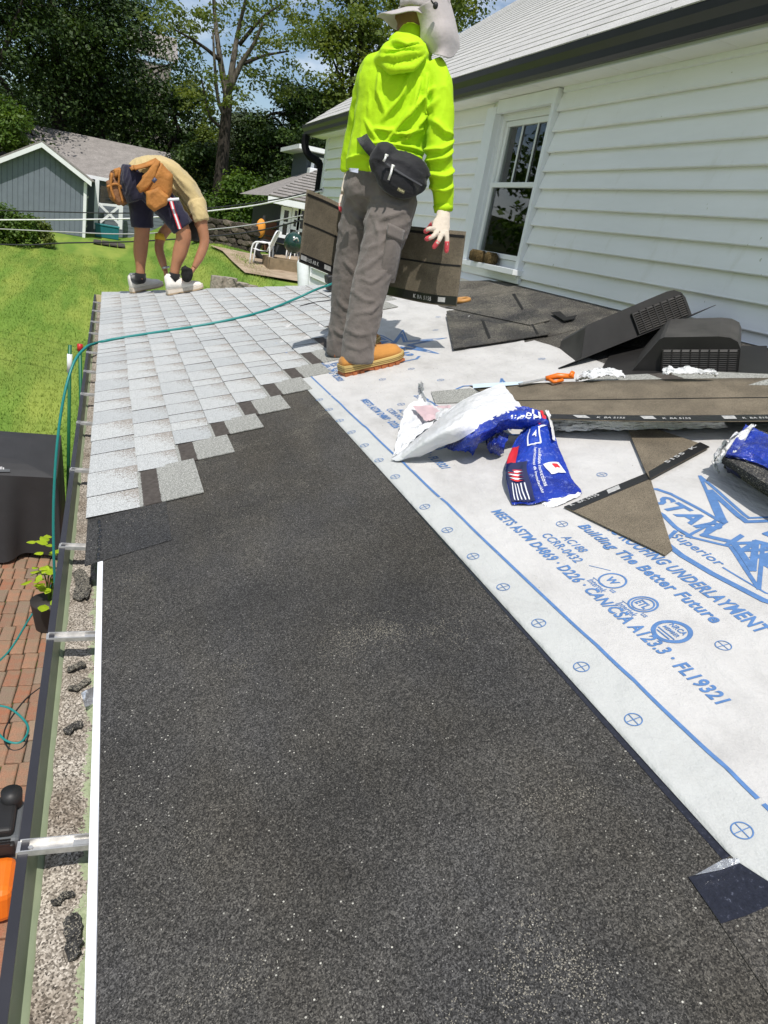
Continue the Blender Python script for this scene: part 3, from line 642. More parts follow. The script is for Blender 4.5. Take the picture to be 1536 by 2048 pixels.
# the tall open tree
tb_ = gnd(px(436, 428, 36)); t = thing('tall_oak_tree', tb_, 'tall tree with forked grey trunk and airy crown against the sky', 'tree', G1)
P = lambda u, v: px(u, v, 36.0)
tk = MB(); pts = bez([tb_-Vector((0,0,.4)), P(437,400), P(444,330), P(450,260), P(456,190)], 6); tk.tube(pts, [.36-.15*i/24 for i in range(25)], 10); trunk = tk.obj('trunk', MB_DK, t, True)  # shade on the trunk painted in: darker bark than the main limbs
limbs = [[(455,200),(446,150),(437,90),(434,20),(430,-40)], [(456,192),(466,120),(478,60),(492,-20)], [(457,185),(480,130),(505,90),(520,50)], [(452,240),(435,200),(427,120),(425,60)], [(478,90),(520,40),(560,10)], [(480,130),(530,110),(580,100)], [(440,120),(400,90),(350,60)], [(450,260),(420,230),(405,150)]]
for i, l in enumerate(limbs):
    q = bez([P(*a)+Vector((0, random.uniform(-.8,.8)*j/3, 0)) for j, a in enumerate(l)], 4); r0 = [.16,.16,.14,.10,.09,.09,.09,.08][i]
    lb = MB(); lb.tube(q, [r0*(1-.65*k/(len(q)-1)) for k in range(len(q))], 7); lb.obj('limb', MB_GR if i < 4 else MB_DK, trunk, True)
rs_ = random.Random(21); cl = []
blobs = [(330,20,60,50,16),(360,75,50,40,10),(400,30,50,45,12),(470,10,60,40,13),(545,30,70,50,22),(590,75,60,40,16),(540,110,60,40,13),(410,150,40,40,9),(380,190,40,30,8),(500,170,50,40,10),(620,30,50,50,10),(470,60,30,40,5),(560,170,50,40,11),(420,215,30,25,6),(690,20,40,40,6)]
for (u, v, ru, rv, n) in blobs:
    for i in range(n):
        c = P(u+rs_.gauss(0, .5)*ru, v+rs_.gauss(0, .5)*rv); cl.append(((c.x, c.y+rs_.uniform(-2.5, 2.5), c.z), rs_.uniform(.3, .75), int(rs_.uniform(30, 70))))
leaves('crown', cl, .15, ML_OL, t, 31)
tpx('maple_tree', 'bushy green tree rising behind the lime shirted worker', 690, 40, 715, 130, 70, 110, nclus=90, leaf=.2, nleaf=170, mat=ML_OL, bark=MB_DK, tr=.3, seed=7, crad=(.7, 1.4), group=G1)
tpx('maple_tree', 'tall olive green tree behind the sun hat and upper roof', 900, 42, 890, 0, 120, 150, nclus=100, leaf=.21, nleaf=160, mat=ML_OL, bark=MB_DK, tr=.3, seed=8, crad=(.8, 1.5), group=G1)
tpx('evergreen_tree', 'dark evergreen beside the neighbouring grey house', 565, 40, 575, 300, 70, 110, nclus=110, leaf=.17, nleaf=190, mat=ML_DK, bark=MB_DK, tr=.25, seed=9, crad=(.6, 1.1), group=G1)
tpx('evergreen_tree', 'dark evergreen behind the white house corner downspout', 650, 46, 650, 290, 60, 100, nclus=80, leaf=.19, nleaf=180, mat=ML_DK, bark=MB_DK, tr=.25, seed=10, crad=(.7, 1.2), group=G1)
tpx('willow_tree', 'pale grey green tree just right of the tall trunk', 500, 41, 500, 290, 38, 60, nclus=50, leaf=.14, nleaf=170, mat=ML_SAGE, bark=MB_GR, tr=.14, seed=11, crad=(.5, .9), group=G1)
def bush(name, label, base, rad, nclus, leaf, nleaf, mat, seed=0, cr=(.25,.5), cat='shrub', group=None, stems=5):
    rs = random.Random(seed); base = Vector(base); t = thing(name, base, label, cat, group); cl = []
    for i in range(nclus):
        a = rs.uniform(0, 6.28); r = rs.random()**.5; h = rs.random()
        cl.append((tuple(base+Vector((cos(a)*r*rad[0]*(1-.35*h), sin(a)*r*rad[1]*(1-.35*h), .1+h*rad[2]))), rs.uniform(*cr), int(nleaf*rs.uniform(.6,1.3))))
    st = MB()
    for i in range(stems):
        q = Vector(cl[rs.randrange(nclus)][0]); st.tube(bez([base+Vector((rs.uniform(-.1,.1), rs.uniform(-.1,.1), -.05)), base.lerp(q, .5)+Vector((0,0,.1)), q], 3), [.03*(1-.1*k) for k in range(7)], 5)
    st.obj('stems', MB_DK, t, True); leaves('foliage', cl, leaf, mat, t, seed, flat=.8); return t
G2 = 'shrubs along the back of the lawn'
tpx('small_tree', 'rounded small tree at the left edge rising over the shed roof', -30, 36.8, -2, 262, 44, 46, nclus=45, leaf=.15, nleaf=170, mat=ML_MD, bark=MB_DK, tr=.12, seed=41, crad=(.4,.75), limbs=4, group=G2)
bush('leafy_shrub', 'bright leafy shrub in front of the grey shed boards', gnd(px(12, 440, 29)), (1.1, .6, 1.0), 50, .11, 120, ML_MD, 42, (.2,.4), group=G2)
bush('tall_weeds', 'tall bright weeds trailing right from the shrub by the shed', gnd(px(66, 450, 29.5)), (.7, .4, .75), 40, .09, 110, ML_OL, 43, (.15,.28), group=G2)
for i, (u, v, Y, r, lab, mt) in enumerate([(390, 440, 38, (1.6,1.2,3.0), 'dark shrub left of the tall trunk', ML_DK), (490, 430, 34, (1.5,1.0,1.8), 'mid green shrub right of the tall trunk above the stone wall', ML_MD), (540, 440, 33, (1.2,1.0,1.4), 'lit green shrub beside the neighbouring house corner', ML_MD), (415, 400, 42, (1.4,1.0,4.0), 'tall yellow green shrub just left of the tall trunk', ML_OL), (600, 420, 34, (2.0,1.0,4.2), 'deep dark shrub behind the neighbouring house roof', ML_DK), (330, 430, 42, (2.0, 1.2, 2.6), 'shadowed shrub behind the bending worker', ML_DK)]):
    bush('woodland_shrub', lab, gnd(px(u, v, Y)), r, 70, .15, 130, mt, 50+i, (.35,.7), group=G2)
G7 = 'yard trees left of the view'
for i, (x, y, hgt, lab) in enumerate([(-13, 30, 13, 'broad tree left of the shed, outside the left edge'), (-20, 34, 15, 'tall tree further left of the shed, outside the left edge'), (-27, 32, 15, 'large tree far left beyond the yard, outside the left edge'), (-17, 22, 12, 'nearer tree left of the lawn, outside the left edge'), (-34, 24, 15, 'farthest left tree outside the left edge')]):
    bs_ = Vector((x, y, LZ(x, y))); tree('yard_tree', lab, bs_, bs_.z+hgt, (bs_+Vector((0,0,hgt*.55)), (4.5, 4.0, hgt*.46)), nclus=80, leaf=.34, nleaf=110, mat=ML_MD, bark=MB_DK, tr=.3, seed=120+i, crad=(1.0, 1.9), limbs=4, group=G7)
# shaded slope behind everything
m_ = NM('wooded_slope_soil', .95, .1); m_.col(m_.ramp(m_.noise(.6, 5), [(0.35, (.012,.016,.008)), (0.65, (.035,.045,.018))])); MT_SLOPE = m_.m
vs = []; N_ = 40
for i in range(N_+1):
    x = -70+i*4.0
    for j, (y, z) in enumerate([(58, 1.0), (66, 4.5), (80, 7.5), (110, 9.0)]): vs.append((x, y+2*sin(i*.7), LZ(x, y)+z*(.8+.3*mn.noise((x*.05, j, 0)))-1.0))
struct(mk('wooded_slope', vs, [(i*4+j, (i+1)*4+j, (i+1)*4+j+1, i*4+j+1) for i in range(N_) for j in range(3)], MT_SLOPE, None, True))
G3 = 'far trees on the wooded slope'
for i, (u, w_) in enumerate([(-80, 120), (60, 130), (200, 110), (330, 60), (480, 60), (600, 110), (720, 120), (860, 130), (1000, 110)]):
    tpx('far_tree', ['far dark tree beyond the left edge trees', 'far dark tree above the shed gable', 'far dark tree above the long shed roof', 'far tree below the sky gap left of the tall oak', 'far tree low behind the tall oak trunk', 'far tree behind the evergreens', 'far tree between the worker and the evergreens', 'far tree behind the sun hat', 'far tree above the upper roof edge'][i],
        u, 70, u, (255 if u < 250 else 300)+(u*.10 if u > 300 else 0), w_, 60, nclus=60, leaf=.36, nleaf=130, mat=ML_DK if i < 3 else ML_MD, bark=MB_DK, tr=.3, seed=80+i, crad=(1.2, 2.4), limbs=3, group=G3)

# ---------------------------------------------------------------- grey shed and long outbuilding
MT_GBOARD = plain('grey_painted_boards', (0.165, 0.19, 0.225), 0.7, 0.25, var=.08, vs=3)
MT_WPAINT = plain('white_painted_wood', (0.80, 0.81, 0.82), 0.5, 0.3, var=.04)
m_ = NM('weathered_roof_shingles', .92, .15); bt = m_.noise(3.0, 5); fn = m_.noise(30, 4)
m_.col(m_.mix(1.0, m_.ramp(fn, [(0.3, (.19,.175,.165)), (0.7, (.36,.335,.315))]), m_.ramp(bt, [(0.3, .8), (0.7, 1.1)]), 'MULTIPLY')); MT_OROOF = m_.m
YS = 34.0
ba = onY(168, 475, YS); ap = onY(85, 285, YS); re_ = onY(182, 362, YS); tp_ = onY(178, 365, YS)
shed = thing('grey_shed', (ba.x-1.8, YS, LZ(ba.x-1.8, YS)), 'grey board shed with white rake trim and gable facing the lawn', 'shed')
xr, zb_, zt = ba.x+.02, ba.z, tp_.z; xa, za = ap.x, ap.z; xl = 2*xa-xr
sl_ = (za-re_.z)/(re_.x-xa)
wl_ = MB(); wl_.prism([(xl, YS+.05, zb_), (xr, YS+.05, zb_), (xr, YS+.05, zt), (xa, YS+.05, za-.16), (xl, YS+.05, zt)], (0, 6.0, 0)); sw = wl_.obj('shed_wall', MT_GBOARD, shed)
nb = 17; bwid = (xr-xl)/nb
for i in range(nb):
    x0, x1 = xl+i*bwid+.008, xl+(i+1)*bwid-.008; f = lambda x: min(za-.16-abs(x-xa)*sl_, 99)
    z0, z1 = f(x0), f(x1); b = MB(); poly = [(x0, YS+.05, zb_+.02), (x1, YS+.05, zb_+.02), (x1, YS+.05, z1)]+([(xa, YS+.05, za-.16)] if x0 < xa < x1 else [])+[(x0, YS+.05, z0)]
    b.prism(poly, (0, -.025, 0)); b.obj('wall_board', MT_GBOARD, sw)
b = MB(); b.box((xr-.03, YS-.0, (zb_+zt)/2-.02), (.11, .12, zt-zb_)); b.obj('corner_board', MT_WPAINT, shed)
for sgn in (1, -1):
    d = Vector((sgn*1.0, 0, -sl_)).normalized(); Lr_ = (re_.x-xa+.03)/abs(d.x)
    a = Vector((xa, YS-.32, za)); nn = Vector((0, 0, -.18))
    b = MB(); b.prism([a, a+d*Lr_, a+d*Lr_+nn, a+nn], (0, .05, 0)); b.obj('rake_trim', MT_WPAINT, shed)
    up = Vector((sl_*sgn, 0, 1)).normalized()
    b = MB(); q = a+Vector((0,.0,.01)); b.prism([q+up*.05, q+d*(Lr_+.05)+up*.05, q+d*(Lr_+.05), q], (0, 6.6, 0)); b.obj('shed_roof', MT_OROOF, shed)
for i, yy_ in enumerate((YS+1.0, YS+2.0)):
    b = MB(); b.box((xr+.025, yy_, zb_+.95), (.03, .7, 1.2)); wn = b.obj('side_window', MT_WPAINT, shed)
    b = MB(); b.box((xr+.045, yy_, zb_+.95), (.01, .56, 1.06)); b.obj('pane', MT_GLASS, wn)
YB = 38.0
l0, l1 = onY(20, 248, YB+3.5), onY(346, 300, YB+3.5); e0 = onY(252, 364, YB-.5)
barn = thing('long_outbuilding', (0.3, YB, LZ(.3, YB)), 'long outbuilding with weathered grey roof dappled by tree shade', 'outbuilding')
zl = (l0.z+l1.z)/2
rf = MB(); A_ = Vector((l0.x-1.0, YB-.5, e0.z)); B_ = Vector((l1.x, YB-.5, e0.z)); C_ = Vector((l1.x, YB+3.5, zl)); D_ = Vector((l0.x-1.0, YB+3.5, zl))
rf.prism([A_, B_, C_, D_], (0, 0, -.12)); rf.obj('main_roof', MT_OROOF, barn)
E2 = Vector((0, 7.0, 0)); rf = MB(); rf.prism([D_, C_, B_+Vector((0,8,0)), A_+Vector((0,8,0))], (0,0,-.12)); rf.obj('back_roof', MT_OROOF, barn)
wl_ = MB(); wl_.box(((A_.x+B_.x)/2, YB+3.5, (zb_+e0.z)/2-.06), (B_.x-A_.x-.5, 7.2, e0.z-zb_+.4)); bwall = wl_.obj('clapboard_wall', MT_GBOARD, barn)
for i in range(12):
    b = MB(); zc = zb_+.08+i*.16; b.box(((xr+B_.x)/2+.2, YB-.115, zc), (B_.x-xr-.9, .03, .145)); b.obj('clapboard', MT_GBOARD, bwall)
b = MB(); b.box(((A_.x+B_.x)/2, YB-.54, e0.z-.06), (B_.x-A_.x, .06, .14)); b.obj('eave_trim', MT_WPAINT, barn)
for u in (194, 243):
    a_ = onY(u, 380 if u < 200 else 395, YB-.9); g_ = onY(u-4, 458, YB-.9); b = MB(); top_ = e0.z-.1 if u < 200 else a_.z+.35
    b.box((a_.x, YB-.9, (top_+g_.z)/2), (.17, .17, top_-g_.z)); b.obj('porch_post', MT_WPAINT, barn)
p0, p1 = onY(198, 408, YB-.95), onY(240, 412, YB-.95); p2, p3 = onY(200, 445, YB-.95), onY(238, 447, YB-.95)
for bi_, (a_, c_) in enumerate(((p0, p3), (p1, p2), (p0, p1))):
    a_, c_ = a_+Vector((0,.012*bi_,0)), c_+Vector((0,.012*bi_,0)); b = MB(); d = (c_-a_).normalized(); b.box((a_+c_)/2, ((c_-a_).length, .05, .10), (d, Vector((0,1,0)), d.cross(Vector((0,1,0))))); b.obj('cross_brace', MT_WPAINT, barn)
b = MB(); wn_ = onY(222, 392, YB-.12); b.box(wn_, (.9, .04, .7)); b.obj('dark_window', MT_GLASS, barn)
tbx = thing('teal_storage_box', gnd(onY(214, 462, YB-2.2)), 'teal plastic storage box beside the white cross braced post', 'box')
q = WL[tbx.name]; b = MB(); b.box(q+Vector((0,0,.24)), (.95, .5, .48)); bevel(b.obj('box_body', plain('teal_plastic', (.012,.14,.16), .4), tbx), .03); b = MB(); b.box(q+Vector((0,0,.51)), (1.0, .55, .07)); bevel(b.obj('lid', plain('teal_lid', (.02,.18,.2), .4), tbx), .02)
rmp_ = thing('wooden_ramp', gnd(onY(222, 474, YB-5)), 'dark plank ramp lying on the grass by the shed corner', 'ramp')
q = WL[rmp_.name]
for i in range(4): b = MB(); b.box(q+Vector((-.5+.3*i, .3*i*.2, .05+.0*i)), (.27, 1.6, .05)); b.obj('plank', plain('grey_plank', (.07,.06,.055), .9), rmp_)
# a house far behind the trees
fhs = thing('far_house', gnd(onY(300, 300, 60)), 'pale house end glimpsed through the trees above the shed', 'house')
q0, q1 = onY(262, 150, 60), onY(332, 225, 60); b = MB(); b.box(((q0.x+q1.x)/2, 60, (q1.z+1)/2), (q1.x-q0.x, 5, q1.z+4)); b.obj('wall', plain('pale_siding', (.30,.27,.25), .8), fhs)
b = MB(); b.prism([(q0.x-.4, 57.3, q1.z+2.9), (q1.x+.4, 57.3, q1.z+2.9), (q1.x+.4, 60, q1.z+4.6), (q0.x-.4, 60, q1.z+4.6)], (0,0,-.15)); b.obj('roof', MT_OROOF, fhs)

# ---------------------------------------------------------------- neighbouring house
YN = 25.0
MT_DPANE = plain('dark_window_pane', (.012,.014,.016), .12, .5)
MT_CHAR = plain('charcoal_clapboard', (0.045, 0.048, 0.056), 0.7, .25)
cN = onY(537, 391, YN); hN = onY(648, 333, YN+3); gN = onY(553, 500, YN+.5)
nb_h = thing('neighbour_house', (cN.x+3, YN+2, LZ(cN.x+3, YN+2)), 'charcoal house with white windows and grey roof behind the white wall corner', 'house')
b = MB(); R_ = cN+Vector((6.5, 0, 0)); T2 = Vector((R_.x, hN.y, hN.z)); T1 = Vector((hN.x, hN.y, hN.z))
b.add([cN, R_, T2, T1, cN+Vector((0.0,6,0))], [(0,1,2,3), (0,3,4)]); nr = b.obj('roof', MT_OROOF, nb_h)
nrm_ = (R_-cN).cross(T1-cN).normalized()
for k in range(14):
    a0 = cN.lerp(T1, k/14); a1 = cN.lerp(T1, (k+1)/14); b = MB(); b.add([a0+nrm_*.05, Vector((R_.x, a0.y, a0.z))+nrm_*.05, Vector((R_.x, a1.y, a1.z))+nrm_*.015, a1+nrm_*.015, a0, Vector((R_.x, a0.y, a0.z))], [(0,1,2,3),(4,5,1,0)]); b.obj('roof_course', MT_OROOF, nr)
b = MB(); b.box((cN.x+3.25, YN+.02, cN.z-.1), (6.5, .05, .18)); b.obj('fascia', MT_WPAINT, nb_h)
b = MB(); b.box((cN.x+3.5, YN+.3, cN.z-.19), (6.0, .6, .03)); b.obj('soffit', MT_WPAINT, nb_h)
wz0 = LZ(gN.x, YN)-.2; wz1 = cN.z-.19
b = MB(); b.box((gN.x+2.8, YN+3.2, (wz0+wz1)/2), (5.6, 5.3, wz1-wz0)); nw = b.obj('wall', MT_CHAR, nb_h)
def nwin(u0, v0, u1, v1, Y):
    a_, c_ = onY(u0, v0, Y), onY(u1, v1, Y); b = MB(); Y -= .04; zc, xc = (a_.z+c_.z)/2, (a_.x+c_.x)/2; dx, dz = c_.x-a_.x, a_.z-c_.z; f = .10
    for (x, w__, z_, h__) in ((xc-dx/2+f/2, f, zc, dz), (xc+dx/2-f/2, f, zc, dz), (xc, dx-2*f, zc+dz/2-f/2, f), (xc, dx-2*f, zc-dz/2+f/2, f), (xc, dx-2*f, zc, .06)): b.box((x, Y, z_), (w__, .08, h__))
    o = b.obj('window', MT_WPAINT, nw); b = MB(); b.box((xc, Y+.03, zc), (dx-.1, .02, dz-.1)); b.obj('pane', MT_DPANE, o)
nwin(563, 412, 577, 478, YN+.5); nwin(584, 413, 596, 461, YN+.5); nwin(597, 413, 612, 466, YN+.5)
b = MB(); dq0, dq1 = onY(618, 302, YN+3.2), onY(700, 372, YN+3.2); b.box(((dq0.x+dq1.x)/2, YN+4.5, (dq0.z+dq1.z)/2), (dq1.x-dq0.x, 2.4, dq0.z-dq1.z)); dm = b.obj('dormer', plain('slate_blue_siding', (.07,.085,.105), .7), nb_h)
b = MB(); b.box(((dq0.x+dq1.x)/2-.1, YN+4.4, dq0.z+.06), (dq1.x-dq0.x+.7, 3.2, .14)); b.obj('dormer_eave', MT_WPAINT, nb_h)
nwin(624, 312, 640, 366, YN+3.2)
b = MB(); aq = onY(625, 350, YN+3.0); b.box(aq, (.34, .45, .42)); bevel(b.obj('window_air_conditioner', MT_WPAINT, nb_h), .02)
# tan patio, stone wall, odds and ends beside it
pp = [onG(*p, .07) for p in [(419,490),(445,502),(464,522),(490,545),(533,552),(600,563),(640,540),(640,500),(560,510),(501,507)]]
m_ = NM('sandy_paving', .95, .15); m_.col(m_.ramp(m_.noise(3.0, 6), [(0.3, (.27,.20,.135)), (0.7, (.44,.35,.25))])); MT_SAND = m_.m
struct(mk('sandy_terrace', [p for p in pp], [tuple(range(len(pp)))], MT_SAND))
m_ = NM('field_stone', .95, .15); m_.col(m_.mix(1.0, m_.ramp(m_.rnd(), [(0.0, (.05,.042,.034)), (0.6, (.10,.085,.068)), (1.0, (.2,.165,.13))]), m_.ramp(m_.noise(7, 5), [(0.3, .6), (0.7, 1.2)]), 'MULTIPLY')); m_.bump(m_.noise(14, 4), .8, .04); MT_STONE = m_.m
swl = thing('dry_stone_wall', gnd(onG(460, 497)), 'low dry stone retaining wall between the lawn and the dark shrubs', 'stone wall')
sv = []
for v in range(5):
    rb = random.Random(60+v); bm = bmesh.new(); bmesh.ops.create_icosphere(bm, subdivisions=2, radius=.5)
    for q in bm.verts: q.co = Vector((max(-.4, min(.4, q.co.x*1.1)), max(-.4, min(.4, q.co.y*1.1)), max(-.38, min(.38, q.co.z*1.1))))*(1+.12*mn.noise(q.co*3+Vector((v*9,0,0))))
    me = bpy.data.meshes.new('stone'); bm.to_mesh(me); bm.free(); me.materials.append(MT_STONE); sv.append(me)
w0, w1 = onG(402, 487), onG(512, 508); rb = random.Random(77); dW = w1-w0
for rr_ in range(5):
    t_ = -.05
    while t_ < 1:
        L_ = rb.uniform(.25, .5); p = w0+dW*t_+Vector((0, .25, .09+rr_*.17)); inst('stone', rb.choice(sv), swl, p, (rb.uniform(-.1,.1), rb.uniform(-.1,.1), math.atan2(dW.y, dW.x)+rb.uniform(-.1,.1)), (L_*1.25, .4, .24)); t_ += L_/dW.length
def chair(name, label, base, rz, mat, seatmat, group=None):
    t = thing(name, base, label, 'chair', group); b = Vector(base); R3 = Matrix.Rotation(rz, 3, 'Z')
    W3 = lambda x, y, z: b+R3@Vector((x, y, z))
    for s in (-1, 1):
        m1 = MB(); m1.tube(bez([W3(.25*s, .25, 0), W3(.26*s, .2, .55), W3(.26*s, -.1, .62), W3(.26*s, -.25, .58), W3(.25*s, -.3, 0)], 4), .022, 6); m1.obj('side_frame', mat, t, True)
    m1 = MB(); m1.grid(lambda a, c: W3(-.24+.48*a, .22-.42*c, .42-.03*sin(pi*c)), 6, 6); m1.obj('seat', seatmat, t, True)
    m1 = MB(); m1.grid(lambda a, c: W3(-.24+.48*a, -.22-.16*c, .42+.48*c), 6, 6); m1.obj('backrest', seatmat, t, True)
    m1 = MB(); m1.tube(bez([W3(-.25,-.2,.4), W3(-.25,-.38,.92), W3(0,-.40,.98), W3(.25,-.38,.92), W3(.25,-.2,.4)], 4), .022, 6); m1.obj('back_frame', mat, t, True)
    return t
MT_WTUBE = plain('white_tube', (.82,.82,.82), .35); MT_MESH = plain('grey_mesh_fabric', (.30,.31,.32), .8)
G4 = 'white garden chairs on the terrace'
chair('garden_chair', 'white tube garden chair leaning at the front of the terrace', onG(520, 530), 1.2, MT_WTUBE, MT_WTUBE, G4)
chair('garden_chair', 'white garden chair with grey mesh back against the charcoal wall', onG(566, 515), 2.4, MT_WTUBE, MT_MESH, G4)
kp = onG(582, 528); kg = thing('kettle_grill', kp, 'dark green kettle grill beside the charcoal house wall', 'grill')
b = MB(); b.ell(kp+Vector((0,0,.62)), (.30,.30,.31), None, 20, 12); b.obj('bowl', plain('green_enamel', (.012,.045,.035), .2, .6), kg, True)
for a in (0, 2.1, 4.2): b = MB(); b.tube([kp+Vector((.12*cos(a), .12*sin(a), .4)), kp+Vector((.28*cos(a), .28*sin(a), 0))], .015, 6); b.obj('leg', MT_WTUBE, kg)
b = MB(); b.tube(bez([kp+Vector((-.08,-.28,.70)), kp+Vector((0,-.36,.78)), kp+Vector((.08,-.28,.70))], 4), .018, 6); b.obj('handle', MT_WTUBE, kg, True)
op = onG(516, 505); ob = thing('orange_tarp_bundle', op, 'orange bundle hung on the stack at the back of the terrace', 'bundle')
b = MB(); b.ell(op+Vector((0,0,.75)), (.16,.14,.30), None, 14, 10); b.obj('bundle', plain('orange_fabric', (.75,.30,.04), .7), ob, True); b = MB(); b.tube([op, op+Vector((.1,.1,1.15))], .06, 8); b.obj('post', plain('dark_post', (.03,.03,.03), .6), ob)
wp = onG(540, 505); wo = thing('wood_crate', wp, 'brown wooden crate standing behind the white garden chairs', 'crate')
for i in range(4): b = MB(); b.box(wp+Vector((0,0,.15+.24*i)), (.5,.4,.2)); b.obj('slat', plain('rust_wood', (.20,.085,.045), .8), wo)
tbp = onG(545, 540); tbo = thing('timber_planter', tbp, 'square timber planter edge at the near corner of the terrace', 'planter')
for (x, y, dx, dy) in ((0,0,1.3,.16),(0,1.0,1.3,.16),(-.6,.5,.16,.85),(.6,.5,.16,.85)): b = MB(); b.box(tbp+Vector((x+.5,y-.2,.16)), (dx,dy,.32)); b.obj('timber', plain('weathered_timber', (.22,.165,.10), .85, var=.25), tbo)
bp = onG(527, 522); bo_ = thing('spare_wheel', bp, 'black round tyre behind the front garden chair', 'tyre')
b = MB(); ring = [bp+Vector((.24*cos(a), .06*sin(a), .30+.24*sin(a))) for a in [i*2*pi/20 for i in range(21)]]; b.tube(ring, .085, 8); b.obj('tyre', plain('rubber', (.01,.01,.01), .8), bo_, True)
sp_ = onG(470, 568) if False else Vector(onY(472, 574, 12.5)); sp_.z = LZ(sp_.x, sp_.y)
stp = thing('tree_stump', sp_, 'weathered grey split tree stump on the lawn beyond the roof', 'stump')
topz = onY(472, 553, 12.5).z
for i, dx in enumerate((-.27, -.1, .08, .25)):
    b = MB(); h_ = topz-sp_.z+random.uniform(-.05,.03)-(.07 if i > 1 else 0)
    b.tube([sp_+Vector((dx,0,-.1)), sp_+Vector((dx,0,h_*.5)), sp_+Vector((dx+random.uniform(-.02,.02),0,h_))], [.17,.15,.125], 9); b.obj('split_bole', plain('bleached_wood', (.33,.285,.24), .9, var=.35, vs=18, bs=.8, bsc=25, bd=.03), stp)

# ---------------------------------------------------------------- overhead wires
def wire(label, pts, r, mat, sag=.0):
    b = MB(); b.tube(bez(pts, 12), r, 6); o = b.obj('overhead_wire', mat, None, True); tag(o, label, 'wire', 'wires running from the house corner'); return o
hx = lambda u, v: onX(u, v, WX-.03)
MT_CABW = plain('grey_cable', (.42,.42,.41), .5); MT_CABB = plain('black_cable', (.025,.025,.027), .5); MT_CABL = plain('white_cable', (.78,.78,.77), .5)
E1 = Vector((WX-.03, 11.0, onX(648,383,WX).z))
wire('thick white overhead wire, topmost right of the bending worker', [onY(-120,441,15.5), onY(0,440,15), onY(265,437,14), onY(420,422,13), onY(520,409,12.2), E1], .011, MT_CABL)
wire('black overhead wire crossing the shed boards highest', [onY(-120,418,16), onY(0,421,15.5), onY(120,424,15), onY(260,426,14.5), onY(420,416,13.5), onY(540,401,12.5), E1+Vector((0,0,.02))], .010, MT_CABB)
wire('thin grey overhead wire, middle of those in front of the stone wall', [onY(-120,453,15), onY(0,458,14.5), onY(130,464,14), onY(260,468,13.5), onY(420,459,12.5), onY(520,447,12), onY(605,431,11.3)], .009, MT_CABW)
wire('lowest dark overhead wire sagging across the lawn', [onY(-120,489,14), onY(0,489,13.6), onY(60,490,13.4), onY(130,486,13.2), onY(270,483,12.8), onY(420,473,12.2), onY(520,461,11.8), onY(606,440,11.2)], .011, MT_CABB)

# ---------------------------------------------------------------- on the patio beside the house
gl_ = thing('covered_grill', (-1.15, 7.65, 0), 'barbecue grill under a black fabric cover on the brick patio', 'grill cover')
def cov(a, b):
    # a round the perimeter, b from hem up to the top edge
    x0, x1, y0, y1 = -1.95, -.36, 7.33, 8.02; per = [(x1, y1), (x1, y0), (x0, y0), (x0, y1), (x1, y1)]
    seg = a*4; i = min(3, int(seg)); f = seg-i; p = Vector((per[i][0]*(1-f)+per[i+1][0]*f, per[i][1]*(1-f)+per[i+1][1]*f))
    cx, cyy = (x0+x1)/2, (y0+y1)/2; fold = (1-b)**.8*(.075*sin(a*62)+.05*sin(a*37+1)+.03*sin(a*143)); out = 1+fold+.05*(1-b)
    q = Vector((cx+(p.x-cx)*(1+fold*.5+.03*(1-b)), cyy+(p.y-cyy)*(1+fold*2.0+.06*(1-b))))
    zt_ = .905+.22*(p.y-y0)/(y1-y0); hem = .05+.025*sin(a*50)
    return Vector((q.x, q.y, hem+(zt_-hem)*b))
cv = MB(); cv.grid(cov, 161, 12)
n0 = len(cv.v)-161; ring = [cv.v[n0+i] for i in range(160)]
def topf(i, k): c_ = Vector((-1.15, 7.72, 1.04)); p = ring[i].lerp(c_, k); p.z += .05*sin(pi*min(1,k*1.0))*.8; return p
for k in range(6):
    vs = [topf(i, k/6) for i in range(160)]+[topf(i, (k+1)/6) for i in range(160)]; cv.add(vs, [(i, (i+1)%160, 160+(i+1)%160, 160+i) for i in range(160)])
MT_COVER = plain('black_cover_fabric', (0.030, 0.030, 0.032), .55, .35, var=.12, bs=.25, bsc=400, bd=.001)
cvo = cv.obj('cover', MT_COVER, gl_, True)
bd = MB(); fy = 7.49; fz = onY(10, 938, fy).z
def on_top(u, v): 
    d = ray(u, v); t0 = 6.0
    while t0 < 12:
        p = O3+d*(t0/d.y)
        if p.z < .905+.22*(p.y-7.33)/.69+.012: break
        t0 += .005
    return p
q = [on_top(*p)+Vector((0,0,.012)) for p in ((-20,926),(20,926),(20,946),(-20,946))]; bd.add(q, [(3,2,1,0)]); bd.obj('badge', plain('badge_grey', (.10,.105,.11), .4), gl_)
bd = MB()
for i in range(7):
    q = [on_top(-14+i*3.4+a_, v_)+Vector((0,0,.016)) for a_, v_ in ((0,930),(1.6,930),(1.6,942),(0,942))]; bd.add(q, [(3,2,1,0)])
bd.obj('badge_lettering', plain('badge_white', (.7,.7,.7), .4), gl_)
